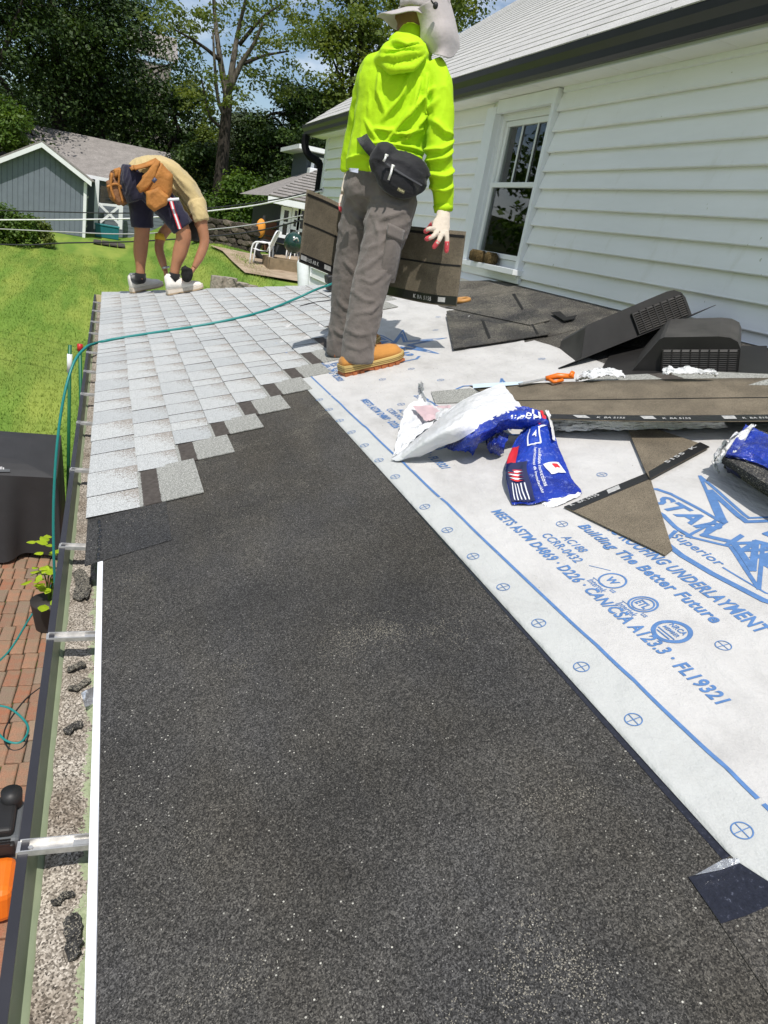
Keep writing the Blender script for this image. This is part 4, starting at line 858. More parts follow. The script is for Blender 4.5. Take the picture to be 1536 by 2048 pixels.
# pot with lime plant
pq = Vector((-.335, 6.05, 0)); pt = thing('potted_plant', pq, 'lime green leafy plant in a dark pot between patio and gutter', 'plant')
b = MB(); b.tube([pq, pq+Vector((0,0,.02)), pq+Vector((0,0,.24)), pq+Vector((0,0,.27))], [.10,.105,.145,.15], 16); b.obj('pot', plain('dark_pot', (.03,.026,.024), .6), pt, True)
def big_leaves(par, spots, mat):
    rs = random.Random(9)
    for (p, L_, az, tilt) in spots:
        d = Vector((cos(az)*cos(tilt), sin(az)*cos(tilt), sin(tilt))); sd = d.cross(Vector((0,0,1))).normalized(); b = MB()
        pts = [(0,0),(.18,.32),(.45,.42),(.75,.26),(1,0)]
        vs = [p+d*(L_*t)-Vector((0,0,.18*L_*t*t)) for t, _ in pts]+[p+d*(L_*t)+sd*(L_*w__)-Vector((0,0,.18*L_*t*t+.02*w__)) for t, w__ in pts[1:4]]+[p+d*(L_*t)-sd*(L_*w__)-Vector((0,0,.18*L_*t*t+.02*w__)) for t, w__ in pts[1:4]]
        b.add(vs, [(0,1,5),(1,2,6,5),(2,3,7,6),(3,4,7),(0,8,1),(1,8,9,2),(2,9,10,3),(3,10,4)]); b.obj('leaf', mat, par, True)
spots = []
rs2 = random.Random(12)
for i in range(46):
    h_ = rs2.uniform(.3, .85); a = rs2.uniform(0, 6.28); r_ = rs2.uniform(0, .16); spots.append((pq+Vector((cos(a)*r_, sin(a)*r_, h_)), rs2.uniform(.06,.11), a, rs2.uniform(-.5,.4)))
big_leaves(pt, spots, ML_LIME)
b = MB()
for i in range(6): b.tube(bez([pq+Vector((0,0,.25)), pq+Vector((rs2.uniform(-.05,.05), rs2.uniform(-.05,.05), .5)), spots[i*4][0]], 3), .006, 5)
b.obj('stems', ML_MD, pt)
# orange and black blower
bq = Vector((-.47, 3.45, 0)); bl = thing('leaf_blower', bq, 'orange and black power blower standing at the lower left on the bricks', 'blower')
MT_ORG = plain('orange_plastic', (.78,.17,.012), .35, .5, var=.05); MT_BLKP = plain('black_plastic', (.02,.02,.021), .5, .4); MT_GRYP = plain('grey_plastic', (.10,.11,.12), .5, .4)
def rbox(name, c, d, mat, par, w_=.03, ax=None):
    b = MB(); b.box(c, d, ax); return bevel(b.obj(name, mat, par), w_, 3)
rbox('engine_housing', bq+Vector((0,.06,.20)), (.34,.30,.24), MT_GRYP, bl); rbox('fuel_tank', bq+Vector((0,-.24,.14)), (.32,.26,.22), MT_ORG, bl, .05); rbox('vent_panel', bq+Vector((.0,-.08,.27)), (.28,.07,.07), MT_BLKP, bl, .01)
rbox('cover', bq+Vector((-.02,.06,.34)), (.30,.26,.06), MT_BLKP, bl, .02)
for i in range(5): b = MB(); b.box(bq+Vector((0,-.115+.017*i,.311)), (.24,.006,.012)); b.obj('vent_fin', MT_BLKP, bl)
b = MB(); b.tube([bq+Vector((.10,.16,.33)), bq+Vector((.10,.16,.42))], .055, 16); b.obj('fuel_cap', MT_BLKP, bl, True)
b = MB(); b.tube(bez([bq+Vector((-.12,.2,.3)), bq+Vector((-.12,.12,.48)), bq+Vector((-.05,-.05,.50)), bq+Vector((.02,-.2,.3))], 5), .02, 8); b.obj('handle', MT_BLKP, bl, True)
# green stakes by the gutter
G5 = 'green garden stakes behind the gutter'
for (u0, v0, u1, v1, lab, tip) in ((140, 690, 137, 910, 'green stake with a white label near the top beside the gutter', 'w'), (160, 692, 163, 905, 'green stake with a red cap touching the gutter', 'r')):
    Y = 8.25; a_, c_ = onY(u0, v0, Y), onY(u1, v1, Y); base = c_+(c_-a_)*(c_.z/(a_.z-c_.z)); t = thing('garden_stake', base, lab, 'stake', G5)
    b = MB(); b.tube([base, a_], .018, 8); b.obj('pole', plain('green_coated_steel', (.012,.12,.055), .4), t, True)
    if tip == 'w': q0, q1 = onY(139.5,708,Y), onY(139,745,Y); b = MB(); b.tube([q0, q1], .026, 10); b.obj('label_sleeve', plain('white_sleeve', (.75,.78,.78), .5), t, True)
    else: b = MB(); b.tube([a_-Vector((0,0,.05)), a_+Vector((0,0,.02))], .028, 8); b.obj('cap', plain('red_cap', (.55,.03,.03), .4), t, True)
# hose coil on the bricks
MT_TEAL = plain('teal_hose_rubber', (0.012, 0.20, 0.19), .4, .45, var=.1)
hq = [onZ(u, v, .012) for u, v in ((130,1130),(100,1175),(60,1235),(20,1300),(-25,1345),(-60,1400),(-30,1410),(15,1415),(48,1440),(56,1462),(40,1485),(10,1480),(-20,1450),(-60,1440),(-110,1470))]
b = MB(); b.tube(bez(hq, 8), .0085, 8); o = b.obj('ground_hose', MT_TEAL, None, True); tag(o, 'teal air hose looped on the brick patio', 'hose')
b = MB(); b.tube(bez([onZ(u, v, .008) for u, v in ((85,1372),(50,1400),(15,1448),(8,1478),(22,1500),(45,1496),(58,1470))], 6), .006, 6); 
o = b.obj('extension_cord', plain('black_cord_rubber', (.012,.012,.012), .6), None, True); tag(o, 'thin black cord curling beside the hose loop on the bricks', 'cord')
# white vent pipe beyond the hip
vp = onY(607, 572, 9.4); vpt = onY(606, 522, 9.4)
t = thing('vent_pipe', vp-Vector((0,0,.8)), 'white plastic vent pipe standing just beyond the shingled roof edge', 'pipe')
b = MB(); b.tube([vp-Vector((0,0,.8)), vp, vpt-Vector((0,0,.02)), vpt], [.072,.072,.072,.062], 20); b.obj('pipe', plain('white_pvc', (.74,.78,.78), .4), t, True)
b = MB(); b.tube([vpt, vpt+Vector((0,0,.012))], [.062,.05], 20); b.obj('cap', plain('pvc_cap', (.8,.82,.82), .4), t, True)
# ---------------------------------------------------------------- printing helper
_tc = {}
def text_geo(body, bold=0.0, shear=0.0):
    k = (body, bold, shear)
    if k not in _tc:
        cu = bpy.data.curves.new('t', 'FONT'); cu.body = body; cu.offset = bold; cu.shear = shear; cu.resolution_u = 3; cu.space_character = 1.0+bold*2.6
        ob = bpy.data.objects.new('t', cu); me = bpy.data.meshes.new_from_object(ob)
        vs = [tuple(v.co) for v in me.vertices]; fs = [tuple(p.vertices) for p in me.polygons]
        bpy.data.objects.remove(ob); bpy.data.curves.remove(cu); bpy.data.meshes.remove(me)
        x0 = min(v[0] for v in vs); x1 = max(v[0] for v in vs); y0 = min(v[1] for v in vs); y1 = max(v[1] for v in vs)
        _tc[k] = ([((v[0]-x0)/(x1-x0), (v[1]-y0)/(y1-y0)) for v in vs], fs, (x1-x0)/(y1-y0))
    return _tc[k]
def put_text(name, body, org, xd, yd, W, H, mat, parent, bold=0.012, shear=0.0):
    """flat lettering: lower-left corner org, reading along unit vector xd"""
    vs, fs, _ = text_geo(body, bold, shear); o_ = Vector(org); xd = Vector(xd); yd = Vector(yd); P = [o_+xd*(x*W)+yd*(y*H) for x, y in vs]
    if name == 'printed_text':
        h0 = hU((o_-RO).dot(ES), o_.y); P = [p+EN*(hU((p-RO).dot(ES), p.y)-h0) for p in P]
    return mk(name, P, fs, mat, parent)
# ---------------------------------------------------------------- underlayment sheet with its print
m_ = NM('woven_underlayment', 0.62, 0.35); wv = m_.noise(7.0, 6, 0.6, m_.map((1, .5, 1))); gr_ = m_.noise(260.0, 3); w2 = m_.noise(1.4, 4)
c = m_.ramp(wv, [(0.28, (0.45, 0.44, 0.425)), (0.5, (0.545, 0.535, 0.52)), (0.75, (0.59, 0.58, 0.565))])
ed = m_.sep()[0]
c = m_.mix(m_.math('LESS_THAN', ed, 1.045*cos(AL)+RX0), c, (0.505, 0.515, 0.50))
sm_d = m_.ramp(m_.noise(3.3, 6, .7), [(0.52, 0.0), (0.72, .35)]); c = m_.mix(m_.bw(sm_d), c, (.34,.33,.31)); sp = m_.ramp(m_.bw(m_.vor(150.0)), [(0.90, 0.0), (0.91, 1.0)]); sd = m_.ramp(m_.vor(150.0, out='Distance'), [(0.25, 1.0), (0.34, 0.0)])
yv = m_.sep()[1]
dn = m_.math('ADD', m_.noise(1.5, 4, .6), m_.math('MULTIPLY', m_.math('SUBTRACT', yv, 2.3), 0.16))
den = m_.ramp(dn, [(0.50, 0.0), (0.66, 1.0)])
ff = m_.math('MULTIPLY', m_.math('MULTIPLY', m_.bw(sp), m_.bw(sd)), m_.bw(den))
m_.col(m_.mix(ff, c, (0.10, 0.10, 0.09))); hsum = m_.math('ADD', m_.math('MULTIPLY', wv, 0.8), m_.math('MULTIPLY', gr_, 0.05)); hsum = m_.math('ADD', hsum, m_.math('MULTIPLY', w2, 1.2)); hsum = m_.math('ADD', hsum, m_.math('MULTIPLY', m_.noise(26.0, 4, .6, m_.map((1, .35, 1))), .35)); m_.bump(hsum, 0.6, 0.03); MT_UND = m_.m
MT_INK = plain('blue_ink', (0.095, 0.20, 0.42), 0.55, .3, var=.14, vs=60)
UY0, UY1 = -1.3, 5.55; UH = 0.0030
us = [0.925+0.013*y for y in (0,)]
poly = []
for y in [UY0, -.6, 0, .35, .5, .58, .7, 1.0, 1.5, 2.0, 2.6, 3.3, 4.0, 4.8, UY1]: poly.append((0.928+0.013*max(0,y)+(.03 if .38 < y < .52 else 0)+(.05 if .1 < y < .38 else 0), y))
for s, y in [(2.33, UY1), (2.32, 4.7), (2.27, 4.2), (2.23, 3.5), (2.25, 3.0), (2.26, 2.0), (2.26, 0), (2.26, UY0)]: poly.append((s, y))
mb = MB(); n = len(poly)
def hU(s, y):
    """small ripples in the loose sheet, none under the worker"""
    mk_ = min(1, max(0, (math.hypot(s-1.35, (y-3.7)*.8)-.35)/.3)); g = max(0, 1-abs(mn.noise((s*2.2+y*.9, y*1.5-s*.8, 3)))*3.2)**2; g2 = max(0, 1-abs(mn.noise((s*4.5-y*1.3, y*2.6+s, 8)))*3.4)**2
    near_ = .35 if (s > 1.3 and 1.4 < y < 3.2) else 1.0; ed_ = min(1, max(0, (s-.96)/.06))
    return mk_*near_*ed_*(.0075*g*max(0, mn.noise((s*.9, y*.7, 5))+.45)+.0038*g2)
pe = sorted(poly[:15], key=lambda q: q[1]); pt_ = sorted(poly[15:], key=lambda q: q[1])
def lerp1(tab, y):
    for (s0, y0), (s1, y1) in zip(tab[:-1], tab[1:]):
        if y <= y1: return s0+(s1-s0)*max(0, (y-y0))/(y1-y0)
    return tab[-1][0]
um = MB()
def ufn(a, b):
    y = UY0+(UY1-UY0)*b; s0, s1 = lerp1(pe, y), lerp1(pt_, y); s = s0+(s1-s0)*a; return RS(s, y, UH+hU(s, y))
um.grid(ufn, 90, 330); und = um.obj('underlayment_sheet', MT_UND, None, True); sl_m = und.modifiers.new('t', 'SOLIDIFY'); sl_m.thickness = .0007; sl_m.offset = -1
tag(und, 'white synthetic roofing underlayment with blue print along the slope', 'underlayment')
und.data.update()
PH = UH+0.0009; XT = -EY
PHJ = [0]
def TW(t, w_, y0=1.41): return RS(1.626+w_, y0-t, PH+PHJ[0]+hU(1.626+w_, y0-t))
def _lift(): PHJ[0] = (PHJ[0]+.00009) % .0009
def utext(body, t0, w0, t1, H, y0, **k): return put_text('printed_text', body, TW(t0, w0, y0), XT, ES, t1-t0, H, MT_INK, und, **k)
def poly_ring(outer, inner, y0, name='printed_mark'):
    n = len(outer); mk(name, [TW(a, b, y0) for a, b in outer]+[TW(a, b, y0) for a, b in inner], [(i, (i+1)%n, n+(i+1)%n, n+i) for i in range(n)], MT_INK, und)
def circ(t, w_, r, th, y0, cross=True, n=28):
    mb = MB(); pts = [(cos(2*pi*i/n), sin(2*pi*i/n)) for i in range(n)]
    mb.add([TW(t+r*a, w_+r*b, y0) for a, b in pts]+[TW(t+(r-th)*a, w_+(r-th)*b, y0) for a, b in pts], [(i, (i+1)%n, n+(i+1)%n, n+i) for i in range(n)])
    if cross:
        h = th*.38; R_ = r-th
        mb.add([TW(t-R_, w_-h, y0), TW(t+R_, w_-h, y0), TW(t+R_, w_+h, y0), TW(t-R_, w_+h, y0)], [(0,1,2,3)])
        for sg in (1, -1): mb.add([TW(t-h, w_+sg*h, y0), TW(t+h, w_+sg*h, y0), TW(t+h, w_+sg*R_, y0), TW(t-h, w_+sg*R_, y0)], [(0,1,2,3) if sg > 0 else (3,2,1,0)])
    return mb.obj('nail_mark' if cross else 'printed_mark', MT_INK, und)
def pline(pts, th, y0, name='printed_line'):
    mb = MB(); _lift()
    fine_ = []
    for (a, b), (c_, d) in zip(pts[:-1], pts[1:]):
        k_ = max(1, int(math.hypot(c_-a, d-b)/.02)); fine_ += [((a+(c_-a)*i/k_, b+(d-b)*i/k_), (a+(c_-a)*(i+1)/k_, b+(d-b)*(i+1)/k_), i == 0, i == k_-1) for i in range(k_)]
    for (a, b), (c_, d), f0, f1 in fine_:
        v = Vector((c_-a, d-b)).normalized(); q = Vector((-v.y, v.x))*th*.5; e = v*th*.35; e0 = e if f0 else e*0; e = e if f1 else e*0
        mb.add([TW(a-q.x-e0.x, b-q.y-e0.y, y0), TW(c_-q.x+e.x, d-q.y+e.y, y0), TW(c_+q.x+e.x, d+q.y+e.y, y0), TW(a+q.x-e0.x, b+q.y-e0.y, y0)], [(0,1,2,3)])
    return mb.obj(name, MT_INK, und)
def star(ct, cw, tips, inr, th, y0):
    pts = []; c_ = Vector((ct, cw)); n = len(tips)
    for i in range(n):
        a, b = Vector(tips[i]), Vector(tips[(i+1)%n]); pts.append(tuple(a)); m2 = (a+b)/2; pts.append(tuple(c_+(m2-c_).normalized()*inr))
    pline(pts+[pts[0]], th, y0, 'star_outline')
    p2 = [tuple(c_+(Vector(p)-c_)*.70) for p in pts]; pline(p2+[p2[0]], th*1.6, y0, 'star_outline')
for gi, y0 in enumerate((0.11, 1.41, 2.71, 4.01)):
    near = gi < 2
    utext('MEETS ASTM D4869 · D226 · CAN/CSA A123.3 · FL19321', -.370, -.490, .564, .034, y0, bold=.032, shear=.1)
    utext('AC188', -.128, -.402, -.032, .026, y0, bold=.015, shear=.1); utext('CCRR-0432', -.169, -.438, .002, .026, y0, bold=.015, shear=.1)
    utext('SYNTHETIC ROOFING UNDERLAYMENT', -.275, -.273, .432, .038, y0, bold=.034, shear=.1)
    utext('Building The Better Future', -.164, -.338, .362, .042, y0, bold=.030, shear=.15)
    utext('Superior', .002, -.166, .180, .036, y0, bold=.014, shear=.1)
    utext('STAR', -.200, -.074, .048, .062, y0, bold=.035, shear=.12); utext('WRAP', .085, -.074, .36, .066, y0, bold=.035, shear=.12)
    star(.075, .0, [(-.255, .15), (.13, .27), (.42, .10), (.30, -.15), (.03, -.125)], .085, .010, y0)
    pline([(-.20, .002), (-.245, -.01), (-.262, -.035), (-.245, -.075), (-.20, -.095), (-.10, -.098), (-.03, -.115), (.04, -.12)], .012, y0, 'band_outline')
    pline([(-.20, .002), (-.08, .004), (.02, .0)], .010, y0, 'band_outline')
    pline([(.03, -.19), (.10, -.197), (.20, -.192), (.34, -.175), (.40, -.15), (.44, -.10), (.44, -.03), (.40, .0)], .016, y0, 'band_outline'); pline([(-.01, -.13), (.02, -.185), (.05, -.19)], .012, y0, 'band_outline')
    pline([(.19, -.152), (.32, -.150), (.36, -.125)], .005, y0)
    for (t, nm) in ((.114, 'W'), (.231, 'ETL')):
        circ(t, -.406, .034, .005, y0, False); 
        if nm == 'ETL': circ(t, -.406, .026, .004, y0, False)
        utext(nm, t-.017, -.417, t+.017, .022, y0, bold=.04); utext('Intertek', t-.030, -.458, t+.032, .020, y0, bold=.012); utext('us', t+.030, -.436, t+.046, .010, y0)
        pline([(t-.034, -.436), (t+.018, -.434)], .002, y0)
    pline([(.030, -.415), (.075, -.385)], .002, y0)
    circ(.345, -.418, .042, .010, y0, False); utext('MEMBER', .322, -.424, .368, .010, y0, bold=.02); utext('NRCA', .322, -.408, .368, .014, y0, bold=.03)
    pline([(.320, -.432), (.370, -.432)], .003, y0); pline([(.326, -.440), (.364, -.440)], .003, y0)
    pline([(-.525, -.581), (.758, -.581)], .008, y0, 'lap_line')
    for k in range(7): circ(-.502+.172*k, -.645, .0165, .0022, y0)
    for (t, w_) in ((-.19, -.36), (.43, -.36), (-.42, -.08), (-.62, -.30), (.60, -.12), (-.42, .45), (.2, .45), (-.1, .30)): circ(t, w_, .0165, .0022, y0)
pf = MB(); cs = [RP(1390, 1750, .011), RP(1420, 1733, .018), RP(1447, 1718, .022), RP(1478, 1716, .016), RP(1480, 1726, .012), RP(1440, 1740, .010)]
pf.add(cs, [tuple(range(6))]); m_ = NM('clear_release_film', .12, .6); m_.b.inputs['Transmission Weight'].default_value = .75; m_.col((.85,.88,.95)); m_.bump(m_.noise(70, 3), .6, .01); MT_FILM = m_.m
o = pf.obj('release_film', MT_FILM, roof)

# ---------------------------------------------------------------- loose shingles
MT_WPRINT = plain('white_print', (.42,.42,.41), .6, var=.25, vs=90)
def slab_px(name, pxs, h, t, mat, parent=None, dome=0.0):
    """piece lying on the roof: outline by place on the roof plane at height h, thickness t"""
    return slab_s(name, [rpx(u, v, h) for u, v in pxs], h, t, mat, parent)
def wedge(name, label, pxs, h, band, bandtxt=None, group=None):
    c_ = RP(*pxs[0]); t = thing(name, c_, label, 'shingle', group); slab_px('backing', pxs, h, .0035, MT_BACK, t); 
    slab_px('seal_band', band, h+.0012, .001, MT_TAR, t); return t
G6 = 'cut shingle pieces on the underlayment'
hT = UH+.008
t1 = wedge('shingle_offcut', 'triangular shingle offcut face down, nearest the blue lettering', [(1128,1013),(1297,944),(1345,1098),(1330,1110)], hT, [(1128,1013),(1295,945),(1298,958),(1147,1021)], group=G6)
t2 = wedge('shingle_offcut', 'triangular shingle offcut face down touching the wrapped bundle', [(1252,848),(1290,850),(1419,893),(1300,957),(1292,944)], hT+.006, [(1297,943),(1400,884),(1419,893),(1300,957)], group=G6)
def band_text(par, u0, v0, u1, v1, h, body, H=.016):
    a, b = RP(u0, v0, h), RP(u1, v1, h); d = (b-a); W = d.length; d.normalize(); yd = EN.cross(d).normalized(); put_text('band_print', body, a, d, yd, W, H, MT_WPRINT, par, bold=.02)
band_text(t1, 1143, 1012, 1200, 990, hT+.0028, 'K  BA 5155', .015)
def blot(par, u, v, du, dv, h): slab_px('print_block', [(u,v),(u+du,v+dv),(u+du+4,v+dv+7),(u+4,v+7)], h, .0004, MT_WPRINT, par)
blot(t1, 1213, 980, 24, -10, hT+.0028); band_text(t2, 1335, 926, 1395, 893, hT+.0088, '5155  K', .014)
# dark pile by the wall side
pl = thing('charcoal_shingle_pile', RP(1000, 650), 'pile of charcoal shingles face up beyond the underlayment', 'shingle pile')
for i, q in enumerate([[(893,622),(1028,587),(1046,590),(1100,662),(1098,668),(906,697)], [(890,614),(1030,583),(1100,640),(1060,650)], ]):
    h = UH+.006+.006*i
    o = slab_px('shingle', q, h, .0042, MT_DARKSH, pl)
o = slab_px('shingle', [(892,628),(1000,648),(1096,655),(1098,668),(906,697)], UH+.018, .004, MT_DARKSH, pl)
for (q, h) in (([(962,640),(968,641),(982,676),(976,677)], UH+.0195), ([(1062,648),(1066,648),(1078,668),(1073,669)], UH+.0195), ([(1024,588),(1030,587),(1048,618),(1043,620)], UH+.0135)):
    slab_px('seal_band', q, h, .0008, MT_TARM, pl)
o = slab_px('dark_tab', [(1102,625),(1120,622),(1133,634),(1154,630),(1148,637),(1128,641)], UH+.02, .003, MT_TARM); o.name = 'torn_tab'; tag(o, 'small torn black shingle tab lying beside the charcoal pile', 'shingle scrap')
# light strip shingle half under the wrapper
o = slab_px('shingle_strip', [(862,783),(940,776),(1010,800),(870,806)], UH+.006, .004, MT_HEAD); tag(o, 'light grey shingle end lying under the white torn wrapper', 'shingle')
# the long opened bundle
pb = thing('opened_shingle_bundle', RP(1300, 800), 'opened bundle of long shingle strips lying face down toward the right edge', 'shingle bundle')
hb = UH
layers = 7
for i in range(layers):
    j = (i*37 % 11-5)*.9; h = UH+.008+.0095*i
    q = [(952+j, 776), (1250, 762+j*.3), (1640, 757), (1690, 836+j), (1100+j, 836+j*.5)]
    slab_px('shingle', q, h, .0045, MT_BACK if i % 2 else MT_DARKSH, pb)
ht = UH+.008+.0095*layers
mb = MB()
def lf(a, b):
    u0, v0 = 938+a*660, 772-a*16-4*sin(a*3.1); u1, v1 = 1085+a*560, 838+a*6+3*sin(a*4); h = ht+.006*sin(a*5)+.010*(1-b)*abs(sin(a*2.2))
    return RP(u0+(u1-u0)*b, v0+(v1-v0)*b, h)
mb.grid(lf, 40, 10); topo = mb.obj('top_shingle', MT_BACK, pb, True)
so = topo.modifiers.new('thick', 'SOLIDIFY'); so.thickness = .002; so.offset = 0
mb = MB(); mb.grid(lambda a, b: lf(a, .455+.014*b)+EN*.0026, 60, 2); mb.obj('seam_line', MT_TARM, pb)
mb = MB(); mb.grid(lambda a, b: lf(a, .86+.135*b)+EN*.0026, 60, 3); mb.obj('seal_band', MT_TAR, pb)
for a in (.20, .435, .72):
    A0 = lf(a, .97)+EN*.0055; B0 = lf(a+.10, .97)+EN*.0055; d = (B0-A0); W = d.length; d.normalize(); yd = EN.cross(d)
    put_text('band_print', 'K  BA 5155', A0, d, yd, W, .016, MT_WPRINT, pb, bold=.02)
    mb = MB(); mb.grid(lambda x, y: lf(a-.065+.045*x, .885+.075*y)+EN*.004, 4, 2); mb.obj('print_block', MT_WPRINT, pb)
# torn plastic and light granule strip behind the bundle
MT_PLW = NM('torn_white_plastic', .35, .4); MT_PLW.col(MT_PLW.ramp(MT_PLW.noise(25, 5), [(0.3, (.66,.67,.68)), (0.7, (.84,.84,.84))])); MT_PLW.bump(MT_PLW.noise(40, 5, .65), .8, .02); MT_PLW = MT_PLW.m
slab_px('granule_edge', [(1130,770),(1210,752),(1400,742),(1540,748),(1560,770)], ht+.004, .02, MT_HEAD, pb)
def crumple(name, P, mat, parent, nu=26, nv=18, amp=.012, fr=9.0, seed=0, lift=0.0):
    """patch through a grid of (u, v, height) control points, crumpled"""
    R_, C_ = len(P), len(P[0])
    G = [[RP(*c) for c in row] for row in P]
    def cr(p, t):
        n = len(p)-1; x = t*n; i = min(n-1, int(x)); f = x-i; a = p[max(0,i-1)]; b = p[i]; c = p[i+1]; d = p[min(n,i+2)]
        return 0.5*((2*b)+(c-a)*f+(2*a-5*b+4*c-d)*f*f+(3*b-a-3*c+d)*f**3)
    def fn(a, b, off=0.0):
        p = cr([cr(row, a) for row in G], b)
        k = mn.noise((a*fr+seed, b*fr*.7, seed*1.7)); k2 = abs(mn.noise((a*fr*2.1, b*fr*1.6+seed, 4))); k3 = abs(mn.noise((a*fr*4.5+seed, b*fr*3.7, 6)))
        return p+EN*(amp*.8*k+amp*.7*(.35-k2)+amp*.15*(.3-k3)+off+lift)+ES*(amp*.5*mn.noise((a*fr*1.3, b*fr, seed+9)))
    mb = MB(); mb.grid(fn, nu*2, nv*2); o = mb.obj(name, mat, parent, True)
    return o, fn
crumple('torn_plastic', [[(1155,752,.10),(1180,742,.12),(1215,737,.13),(1245,745,.11)], [(1150,762,.09),(1185,757,.11),(1220,752,.11),(1250,756,.10)]], MT_PLW, pb, 20, 10, .018, 8, 3)
crumple('torn_plastic', [[(1325,742,.12),(1345,736,.13),(1400,738,.13),(1430,744,.12)], [(1325,750,.11),(1350,748,.12),(1400,747,.12),(1435,750,.11)]], MT_PLW, pb, 20, 10, .016, 8, 5)
crumple('torn_plastic', [[(1098,842,.045),(1200,842,.05),(1350,845,.05),(1450,848,.045)], [(1100,862,.02),(1200,860,.02),(1350,858,.02),(1455,856,.02)]], MT_PLW, pb, 40, 8, .012, 12, 8)

# ---------------------------------------------------------------- empty bundle wrapper
m_ = NM('printed_blue_film', .14, .6); a_ = m_.noise(55, 6, .75); b_ = m_.noise(5.0, 4); sc1 = m_.noise(30, 5, .7, m_.map((1, 5, 1)))
c = m_.ramp(b_, [(0.35, (0.010, 0.020, 0.17)), (0.5, (0.012, 0.040, 0.38)), (0.68, (0.02, 0.075, 0.50))])
c = m_.mix(m_.bw(m_.ramp(a_, [(0.56, 0.0), (0.72, 0.75)])), c, (0.35, 0.42, 0.72)); m_.col(c); m_.bump(sc1, .5, .012); MT_BLUE = m_.m
MT_WFILM = NM('white_inner_film', .3, .45); MT_WFILM.col(MT_WFILM.ramp(MT_WFILM.noise(6, 5), [(0.3, (.64,.65,.67)), (0.7, (.80,.80,.80))])); MT_WFILM.bump(MT_WFILM.noise(22, 5, .6), .5, .015); MT_WFILM = MT_WFILM.m
MT_PINK = plain('pink_inner_film', (.62,.46,.48), .35); MT_RED = plain('red_print', (.62,.03,.04), .35); MT_WHT = plain('white_film_print', (.78,.79,.82), .35); MT_NAVY = plain('navy_print', (.012,.016,.075), .3, .5)
wr = thing('torn_bundle_wrapper', RP(960, 880), 'torn blue and white plastic shingle wrapper crumpled on the underlayment', 'wrapper')
h0 = UH
wsheet, wf = crumple('white_panel', [[(782,921,h0+.006),(838,872,h0+.07),(890,828,h0+.11),(945,790,h0+.13),(1006,768,h0+.13)],
                      [(800,922,h0+.012),(855,880,h0+.10),(910,846,h0+.15),(962,808,h0+.155),(1024,790,h0+.13)],
                      [(838,913,h0+.02),(890,893,h0+.06),(935,872,h0+.10),(990,838,h0+.13),(1046,818,h0+.11)]], MT_WFILM, wr, 44, 26, .008, 5, 1)
crumple('white_flap', [[(783,919,h0+.006),(797,866,h0+.03),(812,818,h0+.04),(846,796,h0+.03)], [(800,905,h0+.02),(828,868,h0+.03),(850,840,h0+.03),(868,814,h0+.04)], [(838,872,h0+.06),(868,846,h0+.06),(886,832,h0+.07),(906,818,h0+.08)]], MT_WFILM, wr, 26, 20, .014, 8, 2)
crumple('pink_fold', [[(824,812,h0+.052),(866,812,h0+.045),(902,812,h0+.05)], [(850,842,h0+.05),(872,838,h0+.05),(892,832,h0+.06)]], MT_PINK, wr, 14, 10, .006, 6, 4)
crumple('torn_spike', [[(838,802,h0+.03),(846,800,h0+.03),(856,806,h0+.03)], [(836,782,h0+.07),(842,780,h0+.07),(848,786,h0+.06)], [(838,768,h0+.10),(842,766,h0+.11),(847,769,h0+.10)]], MT_PLW, wr, 10, 14, .014, 9, 6)
barch, bf = crumple('blue_fold', [[(888,897,h0+.02),(925,862,h0+.08),(985,826,h0+.115),(1040,815,h0+.12),(1088,826,h0+.09)],
                     [(915,903,h0+.03),(950,876,h0+.11),(1000,845,h0+.13),(1048,838,h0+.12),(1096,842,h0+.08)],
                     [(945,908,h0+.008),(968,885,h0+.06),(1002,865,h0+.075),(1045,858,h0+.06),(1100,862,h0+.04)]], MT_BLUE, wr, 46, 24, .016, 8, 3)
crumple('blue_tail', [[(975,868,h0+.05),(1002,862,h0+.06),(1018,872,h0+.05)], [(972,890,h0+.05),(992,886,h0+.07),(1008,896,h0+.04)], [(982,905,h0+.012),(996,911,h0+.014),(1008,906,h0+.008)]], MT_BLUE, wr, 18, 16, .012, 8, 7)
bpan, bp_ = crumple('blue_panel', [[(1040,866,h0+.05),(1070,846,h0+.08),(1098,838,h0+.06)], [(1022,902,h0+.04),(1070,890,h0+.06),(1112,880,h0+.03)], [(1011,945,h0+.035),(1065,940,h0+.035),(1134,935,h0+.014)], [(1024,1008,h0+.010),(1085,1005,h0+.012),(1164,985,h0+.008)]], MT_BLUE, wr, 34, 40, .009, 7, 9)
crumple('white_hem', [[(1080,1003,h0+.010),(1120,996,h0+.012),(1163,984,h0+.010)], [(1095,1016,h0+.004),(1120,1010,h0+.006),(1160,992,h0+.006)]], MT_PLW, wr, 20, 8, .006, 10, 11)
crumple('white_edge', [[(1090,822,h0+.10),(1100,848,h0+.075),(1106,880,h0+.05)], [(1097,820,h0+.09),(1106,850,h0+.06),(1111,882,h0+.035)]], MT_WFILM, wr, 16, 6, .006, 8, 12)
def on_patch(name, fn, mat, parent, a0, a1, b0, b1, nu=8, nv=8, off=.003, skew=0):
    mb = MB(); mb.grid(lambda a, b: fn(a0+(a1-a0)*a+skew*b, b0+(b1-b0)*b, off), nu, nv); return mb.obj(name, mat, parent, True)
def text_patch(body, fn, mat, parent, a0, b0, da, db, ua, ub, off=.0045, bold=.015):
    """lettering laid over a patch: origin (a0,b0), reading by (da,db), letter height by (ua,ub)"""
    vs, fs, _ = text_geo(body, bold, 0)
    mk('wrapper_print', [fn(min(1,max(0,a0+da*x+ua*y)), min(1,max(0,b0+db*x+ub*y)), off) for x, y in vs], fs, mat, parent)
